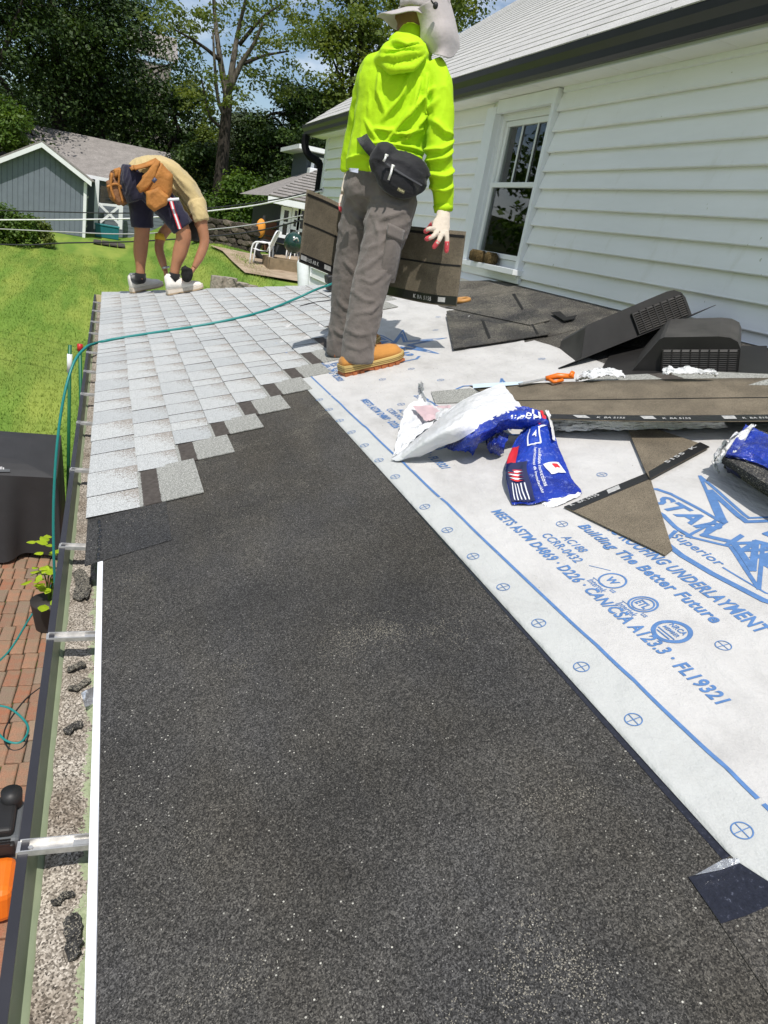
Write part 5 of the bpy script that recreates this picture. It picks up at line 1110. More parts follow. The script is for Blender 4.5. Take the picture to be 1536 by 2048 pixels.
text_patch('line', bf, MT_WHT, wr, .60, .66, .22, -.12, .03, -.30); text_patch('H', bf, MT_WHT, wr, .82, .62, .09, .02, .02, -.46, bold=.04); text_patch('nr', bf, MT_WHT, wr, .33, .93, .02, -.35, .09, 0.02)
on_patch('red_band', bf, MT_RED, wr, .93, .99, .06, .42, 5, 6); on_patch('red_band', bf, MT_RED, wr, .0, .35, .93, .985, 14, 3)
on_patch('red_corner', bp_, MT_RED, wr, .0, .20, .30, .56, 6, 8, .003, .02)
on_patch('navy_field', bp_, MT_NAVY, wr, .02, .42, .56, .97, 12, 14)
on_patch('white_hexagon', bp_, MT_WHT, wr, .34, .37, .10, .34, 3, 8, .0035); on_patch('white_hexagon', bp_, MT_WHT, wr, .34, .62, .33, .35, 8, 3, .0035); on_patch('white_hexagon', bp_, MT_WHT, wr, .60, .63, .12, .34, 3, 8, .0035)
text_patch('4', bp_, MT_WHT, wr, .44, .26, .10, -.02, .0, -.10, bold=.04); on_patch('red_chevron', bp_, MT_RED, wr, .58, .80, .07, .10, 6, 3, .0035, .05); on_patch('white_chevron', bp_, MT_WHT, wr, .58, .80, .12, .145, 6, 3, .0035, .05)
MT_FLAGR = MT_RED
for k in range(7): on_patch('flag_stripe', bp_, MT_RED if k % 2 == 0 else MT_WHT, wr, .08, .24, .66+.018*k, .678+.018*k, 5, 2, .0055, .12)
on_patch('flag_canton', bp_, MT_NAVY, wr, .08, .15, .655, .72, 4, 3, .0065, .08)
text_patch('Installation instructions', bp_, MT_WHT, wr, .58, .42, .02, .42, .05, .0, bold=.01); text_patch('Instrucciones de instalación', bp_, MT_WHT, wr, .50, .40, .02, .50, .05, .0, bold=.01)
for k in range(5): text_patch('eeeee eee eeee'.replace('e', 'i'), bp_, MT_WHT, wr, .14+.06*k, .74+.01*k, .01, .20, .035, 0.0, bold=.03) if False else on_patch('print_rule', bp_, MT_WHT, wr, .10+.055*k, .118+.055*k, .80, .95, 2, 8, .0045)
on_patch('white_diamond', bp_, MT_WHT, wr, .66, .86, .62, .74, 6, 6, .004, .06); on_patch('red_square', bp_, MT_RED, wr, .76, .83, .645, .69, 4, 4, .0055, .03)

# ---------------------------------------------------------------- full bundle at the right edge
fb_ = thing('wrapped_shingle_bundle', RP(1480, 940), 'blue wrapped shingle bundle with torn white end at the right edge', 'shingle bundle')
hb0 = UH+.002
for i in range(14):
    h = hb0+.006+.0062*i; j = (i*29 % 7-3)*1.6
    slab_px('shingle', [(1452+j-(.8*i), 932-i*1.4), (1640, 1060-i*2), (1700, 950-i*2), (1500+j, 870-i*1.2)], h, .0046, MT_DARKSH, fb_)
hb1 = hb0+.006+.0062*14
crumple('blue_cover', [[(1492,848,hb1+.004),(1560,880,hb1+.006),(1640,915,hb1+.006)], [(1455,903,hb1+.01),(1530,905,hb1+.014),(1640,960,hb1+.01)], [(1452,915,hb1-.01),(1530,935,hb1-.005),(1640,1010,hb1-.01)]], MT_BLUE, fb_, 30, 24, .008, 7, 15)
sd_, sf_ = crumple('blue_side', [[(1452,912,hb1),(1530,934,hb1),(1640,1008,hb1)], [(1450,925,hb1*.6),(1535,962,hb1*.6),(1645,1040,hb1*.6)], [(1455,945,hb0+.004),(1540,985,hb0+.004),(1650,1064,hb0+.004)]], MT_NAVY, fb_, 30, 14, .006, 8, 17)
on_patch('white_diamond', sf_, MT_WHT, fb_, .15, .36, .15, .78, 8, 8, .005, .05); on_patch('red_square', sf_, MT_RED, fb_, .25, .30, .20, .36, 4, 4, .0075)
text_patch('STAINGUARD', sf_, MT_NAVY, fb_, .21, .56, .13, -.01, .0, -.09, .0085); text_patch('PLUS', sf_, MT_NAVY, fb_, .25, .70, .07, -.01, .0, -.09, .0085)
crumple('white_torn_end', [[(1500,858,hb1+.01),(1470,872,hb1+.02),(1450,885,hb1+.01),(1436,905,hb1-.02)], [(1510,852,hb1+.02),(1460,885,hb1),(1432,910,hb1*.6),(1424,930,hb1*.4)], [(1470,905,hb1+.01),(1452,915,hb1*.8),(1430,932,hb1*.4),(1440,945,hb0+.01)]], MT_PLW, fb_, 24, 18, .02, 8, 19)

# ---------------------------------------------------------------- black roof vents
MT_VENT = plain('black_vent_plastic', (0.020, 0.019, 0.0185), .45, .4, var=.25, vs=9)
MT_VENTLIT = plain('lit_black_plastic', (0.055, 0.052, 0.049), .55, .35, var=.35, vs=7)  # paler copy of the vent plastic: light on the hood top put into its colour
def vent(label, org, X, Y, Z, flange, prof, x0, y0, depth, louv):
    """hood on a flange: X along the louvred side, Y across, Z up; org = near left corner of the flange; prof (x, z) along the side"""
    t = thing('roof_vent', org, label, 'roof vent', 'black roof vents'); o_ = Vector(org); W3 = lambda x, y, z: o_+X*x+Y*y+Z*z
    b = MB(); b.box(W3(flange[0]/2, flange[1]/2, .0025), (flange[0], flange[1], .003), (X, Y, Z)); b.obj('flange', MT_VENT, t)
    b = MB(); n = len(prof); vs = [W3(x0+x, y0+.004, z) for x, z in prof]+[W3(x0+x, y0+depth, z) for x, z in prof]
    b.add(vs, [(i, n+i, n+i+1, i+1) for i in range(n-1)]); hood = b.obj('hood', MT_VENTLIT, t)
    for sd in (0, 1):
        yy_ = y0+.004 if sd == 0 else y0+depth-.004; b = MB(); b.prism([W3(x0+x, yy_, z) for x, z in prof], Y*.003); b.obj('side_panel', MT_VENT, t)
    lx0, lx1, lz0, lz1 = louv; nc = max(6, int((lx1-lx0)/.030))
    lb = MB()
    for k in range(10):
        z = lz0+(lz1-lz0)*k/9; lb.box(W3(x0+(lx0+lx1)/2, y0-.006, z), (lx1-lx0, .013, .0024), (X, (Y*.8+Z*.6).normalized(), (Z*.8-Y*.6).normalized()))
    lb.obj('louvre', MT_VENTLIT, t)
    rb_ = MB()
    for k in range(nc):
        rb_.box(W3(x0+lx0+(lx1-lx0)*k/(nc-1), y0-.005, (lz0+lz1)/2), (.0055, .013, lz1-lz0+.012), (X, Y, Z))
    rb_.obj('louvre_rib', MT_VENT, t)
    return t
a, b_pt = RP(1262, 747), RP(1476, 749); X = (b_pt-a).normalized(); Y = EN.cross(X).normalized(); L2 = (b_pt-a).length
hv = .150
vent('black slant back roof vent standing upright with paler top', RS(*rpx(1262, 747), .007)-X*.13-Y*.05, X, Y, EN, (L2+.24, .46),
     [(0,0), (.26*L2,hv*.93), (.30*L2,hv*.99), (.80*L2,hv), (.90*L2,hv*.96), (.97*L2,hv*.85), (L2,hv*.66), (L2,0)], .13, .05, .34, (.30*L2, .985*L2, .012, hv*.62))
P0 = RP(1120, 736, .010); hh_ = .16
P1 = RP(1432, 611, hh_); Xt = (P1-P0).normalized(); Lt = (P1-P0).length
Zt = EN*1.0+Y*.55; Zt = (Zt-Xt*Zt.dot(Xt)).normalized(); Yt = Zt.cross(Xt).normalized()
vent('tilted black roof vent propped against the upright one', P0, Xt, Yt, Zt, (Lt, .40),
     [(0,0), (.075,hv*.86), (.09,hv*.92), (.62*Lt,hv*.98), (.665*Lt,hv*.94), (.70*Lt,hv*.80), (.715*Lt,hv*.60), (.715*Lt,0)], .14*Lt, .012, .30, (.37*Lt, .69*Lt, .014, hv*.70))
# ---------------------------------------------------------------- small things on the roof
kn = thing('utility_knife', RP(1100, 760), 'orange handled hooked knife lying across the shingle bundle', 'knife')
b = MB(); b.tube([RP(1092,757,ht+.03), RP(1115,752,ht+.034), RP(1148,753,ht+.03)], [.010,.013,.010], 8); b.tube([RP(1140,754,ht+.03), RP(1146,744,ht+.045)], [.011,.009], 8); b.tube([RP(1096,758,ht+.028), RP(1108,764,ht+.026), RP(1126,760,ht+.026)], .007, 7); b.obj('handle', MT_ORG, kn, True)
b = MB(); b.box((RP(1045,767,ht+.02)+RP(1095,757,ht+.026))/2, ((RP(1045,767)-RP(1095,757)).length*1.05, .022, .003), ((RP(1095,757,ht+.026)-RP(1045,767,ht+.02)).normalized(), EY, EN)); b.obj('blade', MT_ALU, kn)
st_ = slab_px('paper_strip', [(945,768),(1000,765),(1046,763),(1048,768),(1000,772),(946,776)], ht+.012, .001, plain('blue_white_paper', (.55,.66,.74), .6)); tag(st_, 'white and blue paper strip along the top of the opened bundle', 'paper strip')
tp = RP(925, 600, .02); t = thing('tape_roll', tp, 'tan roll of tape on the roof behind the held shingle', 'tape roll')
ring = [tp+ES*(.045*cos(a))+EY*(.045*sin(a)) for a in [i*2*pi/24 for i in range(25)]]; b = MB(); b.tube(ring, .014, 8); b.obj('tape', plain('tan_tape', (.46,.23,.07), .5), t, True)
# brush heads on the sill
MT_BRIS = NM('coir_bristles', .9, .15); nz = MT_BRIS.noise(120, 3); MT_BRIS.col(MT_BRIS.ramp(nz, [(0.35, (.035,.024,.010)), (0.65, (.17,.12,.055))])); MT_BRIS.bump(nz, .9, .01); MT_BRIS = MT_BRIS.m
for i, (y, lab) in enumerate(((5.70, 'leftmost brown bristle brush head on the window sill'), (5.575, 'middle brown bristle brush head on the window sill'), (5.43, 'rightmost brown bristle brush head on the window sill'))):
    c_ = Vector((WX-.045-.03*(i == 1), y, WZ0-.003)); t = thing('brush_head', c_, lab, 'brush', 'brush heads on the sill'); rs = random.Random(i)
    b = MB(); b.tube([c_, c_+Vector((0,0,.014)), c_+Vector((0,0,.065)), c_+Vector((0,0,.088))], [.040,.054,.056,.036], 18); b.obj('head', MT_BRIS, t, True)
    b = MB()
    for k in range(320):
        a = rs.uniform(0, 6.28); h_ = rs.uniform(.004,.085); d = Vector((cos(a), sin(a), rs.uniform(-.2,.5))); p = c_+Vector((cos(a)*.050, sin(a)*.050, h_)); s_ = Vector((-sin(a), cos(a), 0))*.0012; b.add([p-s_, p+s_, p+d*.016], [(0,1,2)])
    stuff(b.obj('bristles', MT_BRIS, t))
# air hose over the roof, nail gun at its end
hp = [RP(668,566,.10), RP(655,571,.10), RP(630,580,.07), RP(590,598,.03), RP(540,618,.018), RP(480,635,.017), RP(400,651,.016), RP(310,665,.016), RP(240,676,.016), RP(205,683,.018)]
s0h, y0h = rpx(182, 697, .0)
hp += [Vector((-.05, 5.62, CZ-1.045)), Vector((-.105, 5.44, CZ-1.045)), Vector((-.17, 5.28, CZ-1.12)), Vector((-.22, 5.15, CZ-1.32)), Vector((-.25, 5.05, CZ-1.62)), Vector((-.26, 4.98, CZ-2.0)), Vector((-.25, 4.95, CZ-2.4)), Vector((-.23, 5.0, CZ-2.8))]
b = MB(); b.tube(bez(hp, 8), .0092, 10); o = b.obj('air_hose', MT_TEAL, None, True); tag(o, 'teal air hose crossing the new shingles and dropping over the gutter', 'hose')
ng = RP(662, 580, .02); t = thing('nail_gun', ng, 'black pneumatic nail gun resting on the shingles behind the worker', 'nail gun')
rbox('body', ng+EN*.085+ES*.02, (.10,.12,.07), MT_BLKP, t, .015, (ES, EY, EN)); rbox('magazine', ng+EN*.025+ES*.03, (.13,.09,.045), MT_BLKP, t, .012, (ES, EY, EN)); rbox('head_cap', ng+EN*.13+ES*.03, (.06,.07,.03), MT_GRYP, t, .01, (ES, EY, EN))
b = MB(); b.tube([ng+EN*.09-ES*.03, ng+EN*.10+ES*.10], .018, 8); b.obj('handle', MT_BLKP, t, True)
b = MB(); b.tube(bez([RP(690,590,.012), RP(660,600,.012), RP(632,604,.012), RP(600,612,.012)], 5), .004, 6); o = b.obj('thin_cord', MT_CABB, None, True); tag(o, 'thin dark cord lying on shingles left of the worker', 'cord')
# torn asphalt scraps in the gutter
def scrap(label, pxs, r, seed):
    rs = random.Random(seed); q = bez([onZ(u, v, CZ-1.122) for u, v in pxs], 5); m = len(q); L_, R_ = [], []
    for i, p in enumerate(q):
        d = (q[min(i+1,m-1)]-q[max(i-1,0)]).normalized(); sd = d.cross(Vector((0,0,1))); k = .35 if i in (0, m-1) else 1
        lift = Vector((0, 0, .004*sin(i*.9+seed))); L_.append(p+sd*(r*k*rs.uniform(.6,1.25))+lift); R_.append(p-sd*(r*k*rs.uniform(.6,1.25))+lift*.4)
    b = MB(); out = L_+R_[::-1]; n = len(out); up = Vector((0,0,.0035))
    b.add([p+up for p in out]+out, [(a, a+1, n-2-a, n-1-a) for a in range(m-1)]+[(n+n-1-a, n+n-2-a, n+a+1, n+a) for a in range(m-1)]+[(a, n+a, n+(a+1)%n, (a+1)%n) for a in range(n)]); o = b.obj('asphalt_scrap', MT_DARKSH, None); tag(o, label, 'shingle scrap', 'torn shingle scraps in the gutter'); 
for i, (lab, p, r) in enumerate([('longest black torn shingle scrap near the bottom of the gutter', [(150,1830),(146,1870),(145,1920)], .014), ('thin ragged shingle scrap just above the longest scrap', [(105,1812),(125,1795),(150,1788)], .007),
    ('black scrap beside the topmost bare drip edge', [(160,1140),(165,1170),(160,1200)], .020), ('short slanted scrap above the middle of the gutter', [(130,1465),(145,1455),(163,1445)], .011), ('thin bent scrap below the second hanger', [(138,1372),(150,1378),(180,1360)], .009), ('glossy scrap against the topmost drip edge', [(178,1155),(176,1180),(172,1198)], .007), ('crumbly scrap in the gutter between the two lower hangers', [(138,1345),(150,1332),(172,1330)], .010)]):
    scrap(lab, p, r, 70+i)
pf = MB(); pf.grid(lambda a, b: onZ(162+30*a+8*b, 1385+30*b-14*a, CZ-1.112+.008*sin(a*4+b*3)), 8, 8); o = pf.obj('film_scrap', MT_FILM, None, True); tag(o, 'crumpled clear plastic scrap lying in the gutter', 'plastic scrap')
# loose granules and chips on the membrane
m_ = NM('loose_chips', .9, .2); m_.col(m_.ramp(m_.bw(m_.vor(300.0)), [(0.0, (.20,.18,.14)), (0.6, (.5,.48,.43)), (1.0, (.8,.78,.72))])); MT_CHIP = m_.m
rs = np.random.RandomState(8); out = []
for i in range(1500):
    s, y = rs.uniform(.03, .93), rs.uniform(.55, 3.0) if rs.rand() < .8 else rs.uniform(.5, 1.2)
    if rs.rand() > .35+.65*max(0, mn.noise((s*3, y*1.6, 2))+.35): continue
    p = np.array(RS(s, y, .0015)); r_ = rs.uniform(.0006, .0017)
    d = rs.normal(size=(4, 3)); d /= np.linalg.norm(d, axis=1)[:, None]; q = p+d*r_
    for f in ((0,1,2), (0,2,3), (0,3,1), (1,3,2)): out.append(q[list(f)])
for i in range(2600):
    s, y = rs.uniform(1.0, 2.2), rs.uniform(1.2, 4.4)
    if rs.rand() > .15+max(0, mn.noise((s*2.5, y*1.8, 7)))*1.6: continue
    p = np.array(RS(s, y, UH+.0015)); r_ = rs.uniform(.0010, .0024); d = rs.normal(size=(4, 3)); d /= np.linalg.norm(d, axis=1)[:, None]; q = p+d*r_
    for f in ((0,1,2), (0,2,3), (0,3,1), (1,3,2)): out.append(q[list(f)])
stuff(np_mesh('loose_granules', np.array(out), 3, MT_CHIP))
# ---------------------------------------------------------------- bodies and clothes
def loft(mb, pts, radii, side, n=16, power=1.0, sub=4):
    """closed elliptical tube through points; radii (across 'side', other)"""
    P = bez(pts, sub); m = len(P); R_ = []
    k = len(pts)
    for i in range(m):
        x = i/sub; j = min(k-2, int(x)); f = x-j; f = f*f*(3-2*f); a, b = radii[j], radii[j+1]; R_.append((a[0]*(1-f)+b[0]*f, a[1]*(1-f)+b[1]*f))
    vs = []; fs = []
    for i, p in enumerate(P):
        t = (P[min(i+1,m-1)]-P[max(i-1,0)]).normalized(); s = Vector(side); s = (s-t*s.dot(t)).normalized(); o_ = t.cross(s)
        for q in range(n): a = 2*pi*q/n; vs.append(p+s*(cos(a)*R_[i][0])+o_*(sin(a)*R_[i][1]))
    for i in range(m-1):
        for q in range(n): fs.append((i*n+q, i*n+(q+1)%n, (i+1)*n+(q+1)%n, (i+1)*n+q))
    vs += [P[0], P[-1]]; z0, z1 = len(vs)-2, len(vs)-1
    for q in range(n): fs += [(z0, (q+1)%n, q), (z1, (m-1)*n+q, (m-1)*n+(q+1)%n)]
    mb.add(vs, fs)
def fuse(name, mb, voxel, mat, parent, smooth=4, disp=None):
    """one continuous surface from overlapping shapes"""
    me = bpy.data.meshes.new('tmp'); me.from_pydata([tuple(v) for v in mb.v], [], mb.f); ob = bpy.data.objects.new('tmp', me); C.objects.link(ob)
    r = ob.modifiers.new('r', 'REMESH'); r.mode = 'VOXEL'; r.voxel_size = voxel; r.adaptivity = 0
    if smooth: s = ob.modifiers.new('s', 'SMOOTH'); s.iterations = smooth; s.factor = .5
    dg = bpy.context.evaluated_depsgraph_get(); ev = ob.evaluated_get(dg); m2 = bpy.data.meshes.new_from_object(ev)
    vs = [v.co.copy() for v in m2.vertices]; ns = [v.normal.copy() for v in m2.vertices]; fs = [tuple(p.vertices) for p in m2.polygons]
    bpy.data.objects.remove(ob); bpy.data.meshes.remove(me); bpy.data.meshes.remove(m2)
    if disp: vs = [v+n_*disp(v) for v, n_ in zip(vs, ns)]
    return mk(name, vs, fs, mat, parent, True)
def folds(amp, d1, f1=26.0, f2=7.0, seed=0):
    """cloth creases running along direction d1"""
    d1 = Vector(d1).normalized(); a = d1.orthogonal().normalized(); b = d1.cross(a)
    def f(v):
        l = v.dot(d1); p = v.dot(a); q = v.dot(b); w_ = mn.noise((p*f2*.6+seed, q*f2*.6, l*3.0))*.6
        r1 = mn.noise((p*f2*.6+w_, q*f2*.6+seed, l*1.6)); rg = 1-abs(mn.noise((p*f2*1.5+seed*2+w_, q*f2*1.5, l*2.6+w_*2)))*2.0; rh = 1-abs(mn.noise((p*f1*.8+w_, q*f1*.8+seed, l*5+w_*3)))*2.0
        mk_ = min(1, max(0, .55+1.3*mn.noise((p*3.1+seed, q*3.1, l*2.3))))
        return amp*(.30*r1+mk_*(1.0*max(0, rg)**2.6-.18)+.38*(1-mk_*.5)*(max(0, rh)**2.2-.2))
    return f
def creases(lines, amp, wid):
    """raised cloth folds along given polylines"""
    segs = []
    for k, l in enumerate(lines):
        q = [Vector(p) for p in l]; n = len(q)-1
        for i in range(n): segs.append((q[i], q[i+1], i/n, (i+1)/n, 1.0 if k % 3 else 1.25))
    def f(v):
        s_ = 0.0
        for a, b, t0, t1, g in segs:
            ab = b-a; t = max(0, min(1, (v-a).dot(ab)/ab.length_squared)); d = (v-(a+ab*t)); d2 = d.x*d.x+d.z*d.z+d.y*d.y*.015
            if d2 < 9*wid*wid:
                tt = t0+(t1-t0)*t; x = math.sqrt(d2)/wid; s_ = max(s_, g*math.sin(pi*min(1, max(0.02, tt*.92+.04)))**.6*(math.exp(-x*x)-.35*math.exp(-(x-1.7)**2*1.5)))
        return amp*s_
    return f
def skin_mat(name, c):
    m_ = NM(name, .5, .4); m_.b.inputs['Subsurface Weight'].default_value = .08; m_.b.inputs['Subsurface Radius'].default_value = (.02,.008,.004)
    n_ = m_.noise(9, 4); m_.col(m_.ramp(n_, [(0.3, tuple(x*.82 for x in c)), (0.7, tuple(x*1.1 for x in c))])); m_.bump(m_.noise(180, 3), .15, .002); return m_.m
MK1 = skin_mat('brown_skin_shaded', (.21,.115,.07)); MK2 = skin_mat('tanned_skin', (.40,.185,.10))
def cloth(name, c, rough=.85, var=.12, weave=900.0, bs=.2, sheen=.2):
    m_ = NM(name, rough, .2); m_.b.inputs['Sheen Weight'].default_value = sheen; n_ = m_.noise(7, 5); f_ = m_.noise(weave, 2)
    a = tuple(x*(1-var) for x in c); b = tuple(x*(1+var) for x in c); m_.col(m_.ramp(n_, [(0.3, a), (0.7, b)]))
    h_ = m_.math('ADD', m_.math('MULTIPLY', f_, .12), m_.noise(34, 4, .6)); m_.bump(h_, bs, .012); return m_.m
MT_LIME = cloth('fluorescent_lime_cloth', (.45,.72,.010), .75, .03, bs=.22, sheen=.05)
MT_PANT = cloth('grey_work_cotton', (.150,.130,.118), .9, .14, bs=.5); MT_PACK = cloth('black_nylon', (.016,.016,.019), .6, .2, bs=.4)
MT_HAT = cloth('pale_grey_hat_cloth', (.45,.41,.40), .85, .08, bs=.35); MT_KNIT = cloth('cream_knit_glove', (.62,.54,.45), .95, .08, 500, .6); MT_CORAL = cloth('coral_rubber_coating', (.62,.07,.085), .5, .12, 300, .5)
MT_WHEAT = cloth('wheat_nubuck', (.52,.235,.055), .75, .13, bs=.3); MT_MIDS = plain('cream_midsole', (.50,.36,.13), .6); MT_GUM = plain('gum_outsole', (.36,.115,.04), .6, var=.25, vs=20)
def foot(parent, H, T, upn, side, L, prof, sole, mats, lugs=True, shaft=None, name='boot'):
    """H heel point on the ground, T toe point; prof rows (t, halfwidth, top height)"""
    d = (T-H).normalized(); side = upn.cross(d).normalized(); b = MB(); n = 12; vs = []; fs = []
    def zs(t): return sole[0]+sole[1]*max(0, 1-t*2.2)*.35
    for (t, hw, ht_) in prof:
        for q in range(n+1):
            a = pi*q/n; w_ = cos(a); h_ = sin(a)**.62; vs.append(H+d*(L*t)+side*(hw*w_*(1-.18*h_*h_*(.5 if t < .45 else 1)))+upn*(zs(t)+(ht_-zs(t))*h_))
    m = len(prof); N1 = n+1
    for i in range(m-1):
        for q in range(n): fs.append((i*N1+q, (i+1)*N1+q, (i+1)*N1+q+1, i*N1+q+1))
    fs += [tuple(range(N1)), tuple((m-1)*N1+q for q in range(n, -1, -1))]
    for i in range(m-1): fs.append((i*N1, i*N1+n, (i+1)*N1+n, (i+1)*N1))
    b.add(vs, fs); up_o = b.obj(name, mats[0], parent, True)
    def slab(z0f, z1f, grow, mat, nm, par):
        bb = MB(); o_ = []
        for (t, hw, ht_) in prof: o_.append((t, hw+grow))
        ring = [(t, w_) for t, w_ in o_]+[(t, -w_) for t, w_ in reversed(o_)]; k = len(ring)
        V_ = [H+d*(L*(t+(grow/L if t > .5 else -grow/L)))+side*w_+upn*z0f(t) for t, w_ in ring]+[H+d*(L*(t+(grow/L if t > .5 else -grow/L)))+side*w_+upn*z1f(t) for t, w_ in ring]
        bb.add(V_, [tuple(range(k-1,-1,-1)), tuple(range(k, 2*k))]+[(i, (i+1)%k, k+(i+1)%k, k+i) for i in range(k)]); return bb.obj(nm, mat, par)
    toe = lambda t: .012*max(0, (t-.72)/.28)**2
    slab(lambda t: sole[2]+toe(t), lambda t: zs(t)+.002+toe(t), .006, mats[1], 'midsole', up_o)
    slab(lambda t: toe(t)+(.0 if (t < .30 or t > .42) else .008), lambda t: sole[2]+toe(t), .007 if not lugs else .001, mats[2], 'outsole', up_o)
    if lugs:
        for z_ in (.30, .62): slab(lambda t: sole[2]+toe(t)+(zs(t)-sole[2])*z_-.0012, lambda t: sole[2]+toe(t)+(zs(t)-sole[2])*z_+.0012, .0072, mats[3], 'midsole_groove', up_o)
        for i in range(9):
            t = .03+.115*i; 
            if .30 < t < .40: continue
            hw = np.interp(t, [p[0] for p in prof], [p[1] for p in prof]); bb = MB(); bb.box(H+d*(L*t)+upn*(.006+toe(t)), (.022, 2*hw+.018, .014), (d, side, upn)); bb.obj('lug', mats[2], up_o)
    return up_o, d, side

# ================================================================ the standing worker
w1p = thing('person', RS(*rpx(722, 735), UH), 'worker in lime hooded shirt and grey trousers standing with a shingle strip', 'person')
J = onY
RT1 = Vector((.90, -.43, 0)); FW1 = Vector((.43, .90, 0))
ctr = [J(760,405,3.80), J(763,370,3.80), J(772,310,3.80), J(786,245,3.80), J(800,185,3.80), J(808,140,3.80), J(814,112,3.81)]
hd = J(838,30,3.84); nk = J(824,88,3.81)
# skin body, one surface under the clothes
b = MB()
loft(b, ctr+[nk], [(.13,.10),(.15,.11),(.14,.09),(.15,.095),(.165,.10),(.15,.09),(.07,.07),(.055,.055)], RT1)
loft(b, [J(816,108,3.81), nk, J(832,62,3.83)], [(.06,.06),(.052,.055),(.055,.06)], RT1)
FD = Vector((-.80, .55, -.05)).normalized(); SD = FD.cross(Vector((0,0,1))).normalized()
b.ell(hd, (.098,.078,.115), (FD, SD, Vector((0,0,1))), 20, 14); b.ell(hd+FD*.035-Vector((0,0,.065)), (.062,.054,.055), (FD, SD, Vector((0,0,1)))); b.ell(hd+FD*.098-Vector((0,0,.012)), (.022,.013,.024), (FD, SD, Vector((0,0,1))))
b.ell(hd+FD*.088-Vector((0,0,.058)), (.012,.026,.010), (FD, SD, Vector((0,0,1))))
for s in (1, -1): b.ell(hd+SD*(.078*s)-FD*.008, (.022,.010,.032), (FD, SD, Vector((0,0,1))))
Rsh, Rel, Rwr = J(868,142,3.70), J(880,280,3.62), J(886,418,3.62); Lsh, Lel, Lwr = J(748,140,3.93), J(722,240,4.03), J(700,350,4.08)
loft(b, [Rsh, Rel, Rwr], [(.05,.05),(.042,.042),(.03,.03)], FW1); loft(b, [Lsh, Lel, Lwr], [(.05,.05),(.042,.042),(.03,.03)], FW1)
Rl = [J(790,395,3.72), J(766,480,3.65), J(739,570,3.59), J(723,650,3.56), J(719,724,3.55)]; Ll = [J(730,395,3.88), J(707,490,3.90), J(694,575,3.92), J(685,650,3.93), J(683,700,3.95)]
loft(b, Rl, [(.10,.10),(.08,.08),(.06,.06),(.055,.055),(.04,.045)], FW1); loft(b, Ll, [(.10,.10),(.08,.08),(.06,.06),(.055,.055),(.04,.045)], FW1)
fuse('body', b, .012, MK1, w1p, 3)
for s in (1, -1):
    e = MB(); e.ell(hd+FD*.086+SD*(.031*s)+Vector((0,0,.012)), (.010,.013,.009), (FD, SD, Vector((0,0,1))), 10, 8); e.obj('eye', plain('eye_white', (.6,.57,.52), .3), w1p, True)
# shirt
b = MB()
loft(b, [J(764,352,3.80), J(768,325,3.80), J(776,285,3.80), J(788,235,3.80), J(800,185,3.80), J(808,145,3.80), J(815,116,3.80), J(820,98,3.81)], [(.185,.135),(.185,.135),(.18,.13),(.192,.135),(.21,.14),(.205,.13),(.13,.10),(.075,.075)], RT1)
loft(b, [J(858,138,3.72), J(876,170,3.68), J(882,225,3.645), J(880,285,3.62), J(880,335,3.61), J(886,385,3.615), J(887,420,3.62)], [(.072,.076),(.065,.070),(.060,.062),(.058,.060),(.059,.060),(.050,.052),(.046,.048)], FW1)
loft(b, [J(752,140,3.90), J(738,170,3.95), J(727,215,4.0), J(716,260,4.04), J(705,310,4.07), J(698,345,4.08)], [(.075,.075),(.066,.07),(.062,.064),(.06,.06),(.055,.055),(.046,.046)], FW1)
bk = Vector((-.43, -.90, 0))
hc = J(803,108,3.72)
b.ell(hc+Vector((0,0,-.012)), (.125,.065,.050), ((RT1*.97+Vector((0,0,.22))).normalized(), bk, Vector((0,0,1))), 18, 12); b.ell(J(778,112,3.73), (.05,.045,.055), None); b.ell(J(812,104,3.70), (.09,.04,.05), (RT1, bk, Vector((0,0,1)))); b.ell(J(812,86,3.74), (.085,.045,.040), (RT1, bk, Vector((0,0,1))))
b.tube(bez([J(770,104,3.76), J(790,92,3.70), J(815,90,3.68), J(842,97,3.70), J(856,106,3.78)], 4), .028, 8); b.tube(bez([J(772,120,3.72), J(795,126,3.665), J(822,119,3.66), J(852,108,3.70)], 4), .026, 8)
loft(b, [J(818,100,3.81), J(824,82,3.82), J(830,64,3.83)], [(.085,.085),(.074,.076),(.068,.07)], RT1)
ff = folds(.006, (.45,.1,.85), 20, 6.0, 3)
f2 = folds(.007, (.75,.1,-.6), 24, 7, 9)
_L = lambda pts, Y=3.66: [J(u, v, Y) for u, v in pts]
ck = creases([_L([(862,178),(835,205),(800,250),(765,300)]), _L([(868,200),(845,235),(815,275),(790,290)]), _L([(735,190),(742,235),(760,280)]), _L([(728,215),(732,255),(742,300)]), _L([(722,288),(770,287),(820,296),(858,305)]), _L([(735,305),(790,302),(850,318)]), _L([(700,320),(725,312),(748,318)], 3.75), _L([(856,150),(850,190),(856,240)], 3.64), _L([(770,140),(765,180),(775,225)]), _L([(845,255),(810,268),(775,270)]), _L([(852,300),(880,300),(906,282)], 3.58), _L([(856,322),(882,318),(904,300)], 3.58), _L([(860,345),(884,352),(904,340)], 3.58), _L([(868,372),(885,380),(902,372)], 3.58), _L([(872,240),(886,265),(902,270)], 3.58), _L([(766,118),(790,133),(822,128),(852,110)], 3.64), _L([(768,106),(792,118),(822,112),(850,102)], 3.64), _L([(775,96),(800,104),(828,100),(848,96)], 3.65), _L([(790,84),(808,92),(832,90)], 3.68), _L([(745,150),(752,185),(748,230)]), _L([(820,150),(806,190),(770,240)]), _L([(838,160),(822,215),(792,262)]), _L([(752,255),(778,262),(800,258)])], .030, .0115)
shirt = fuse('hooded_shirt', b, .008, MT_LIME, w1p, 5, lambda v: ff(v)*.8+f2(v)*.8+ck(v))
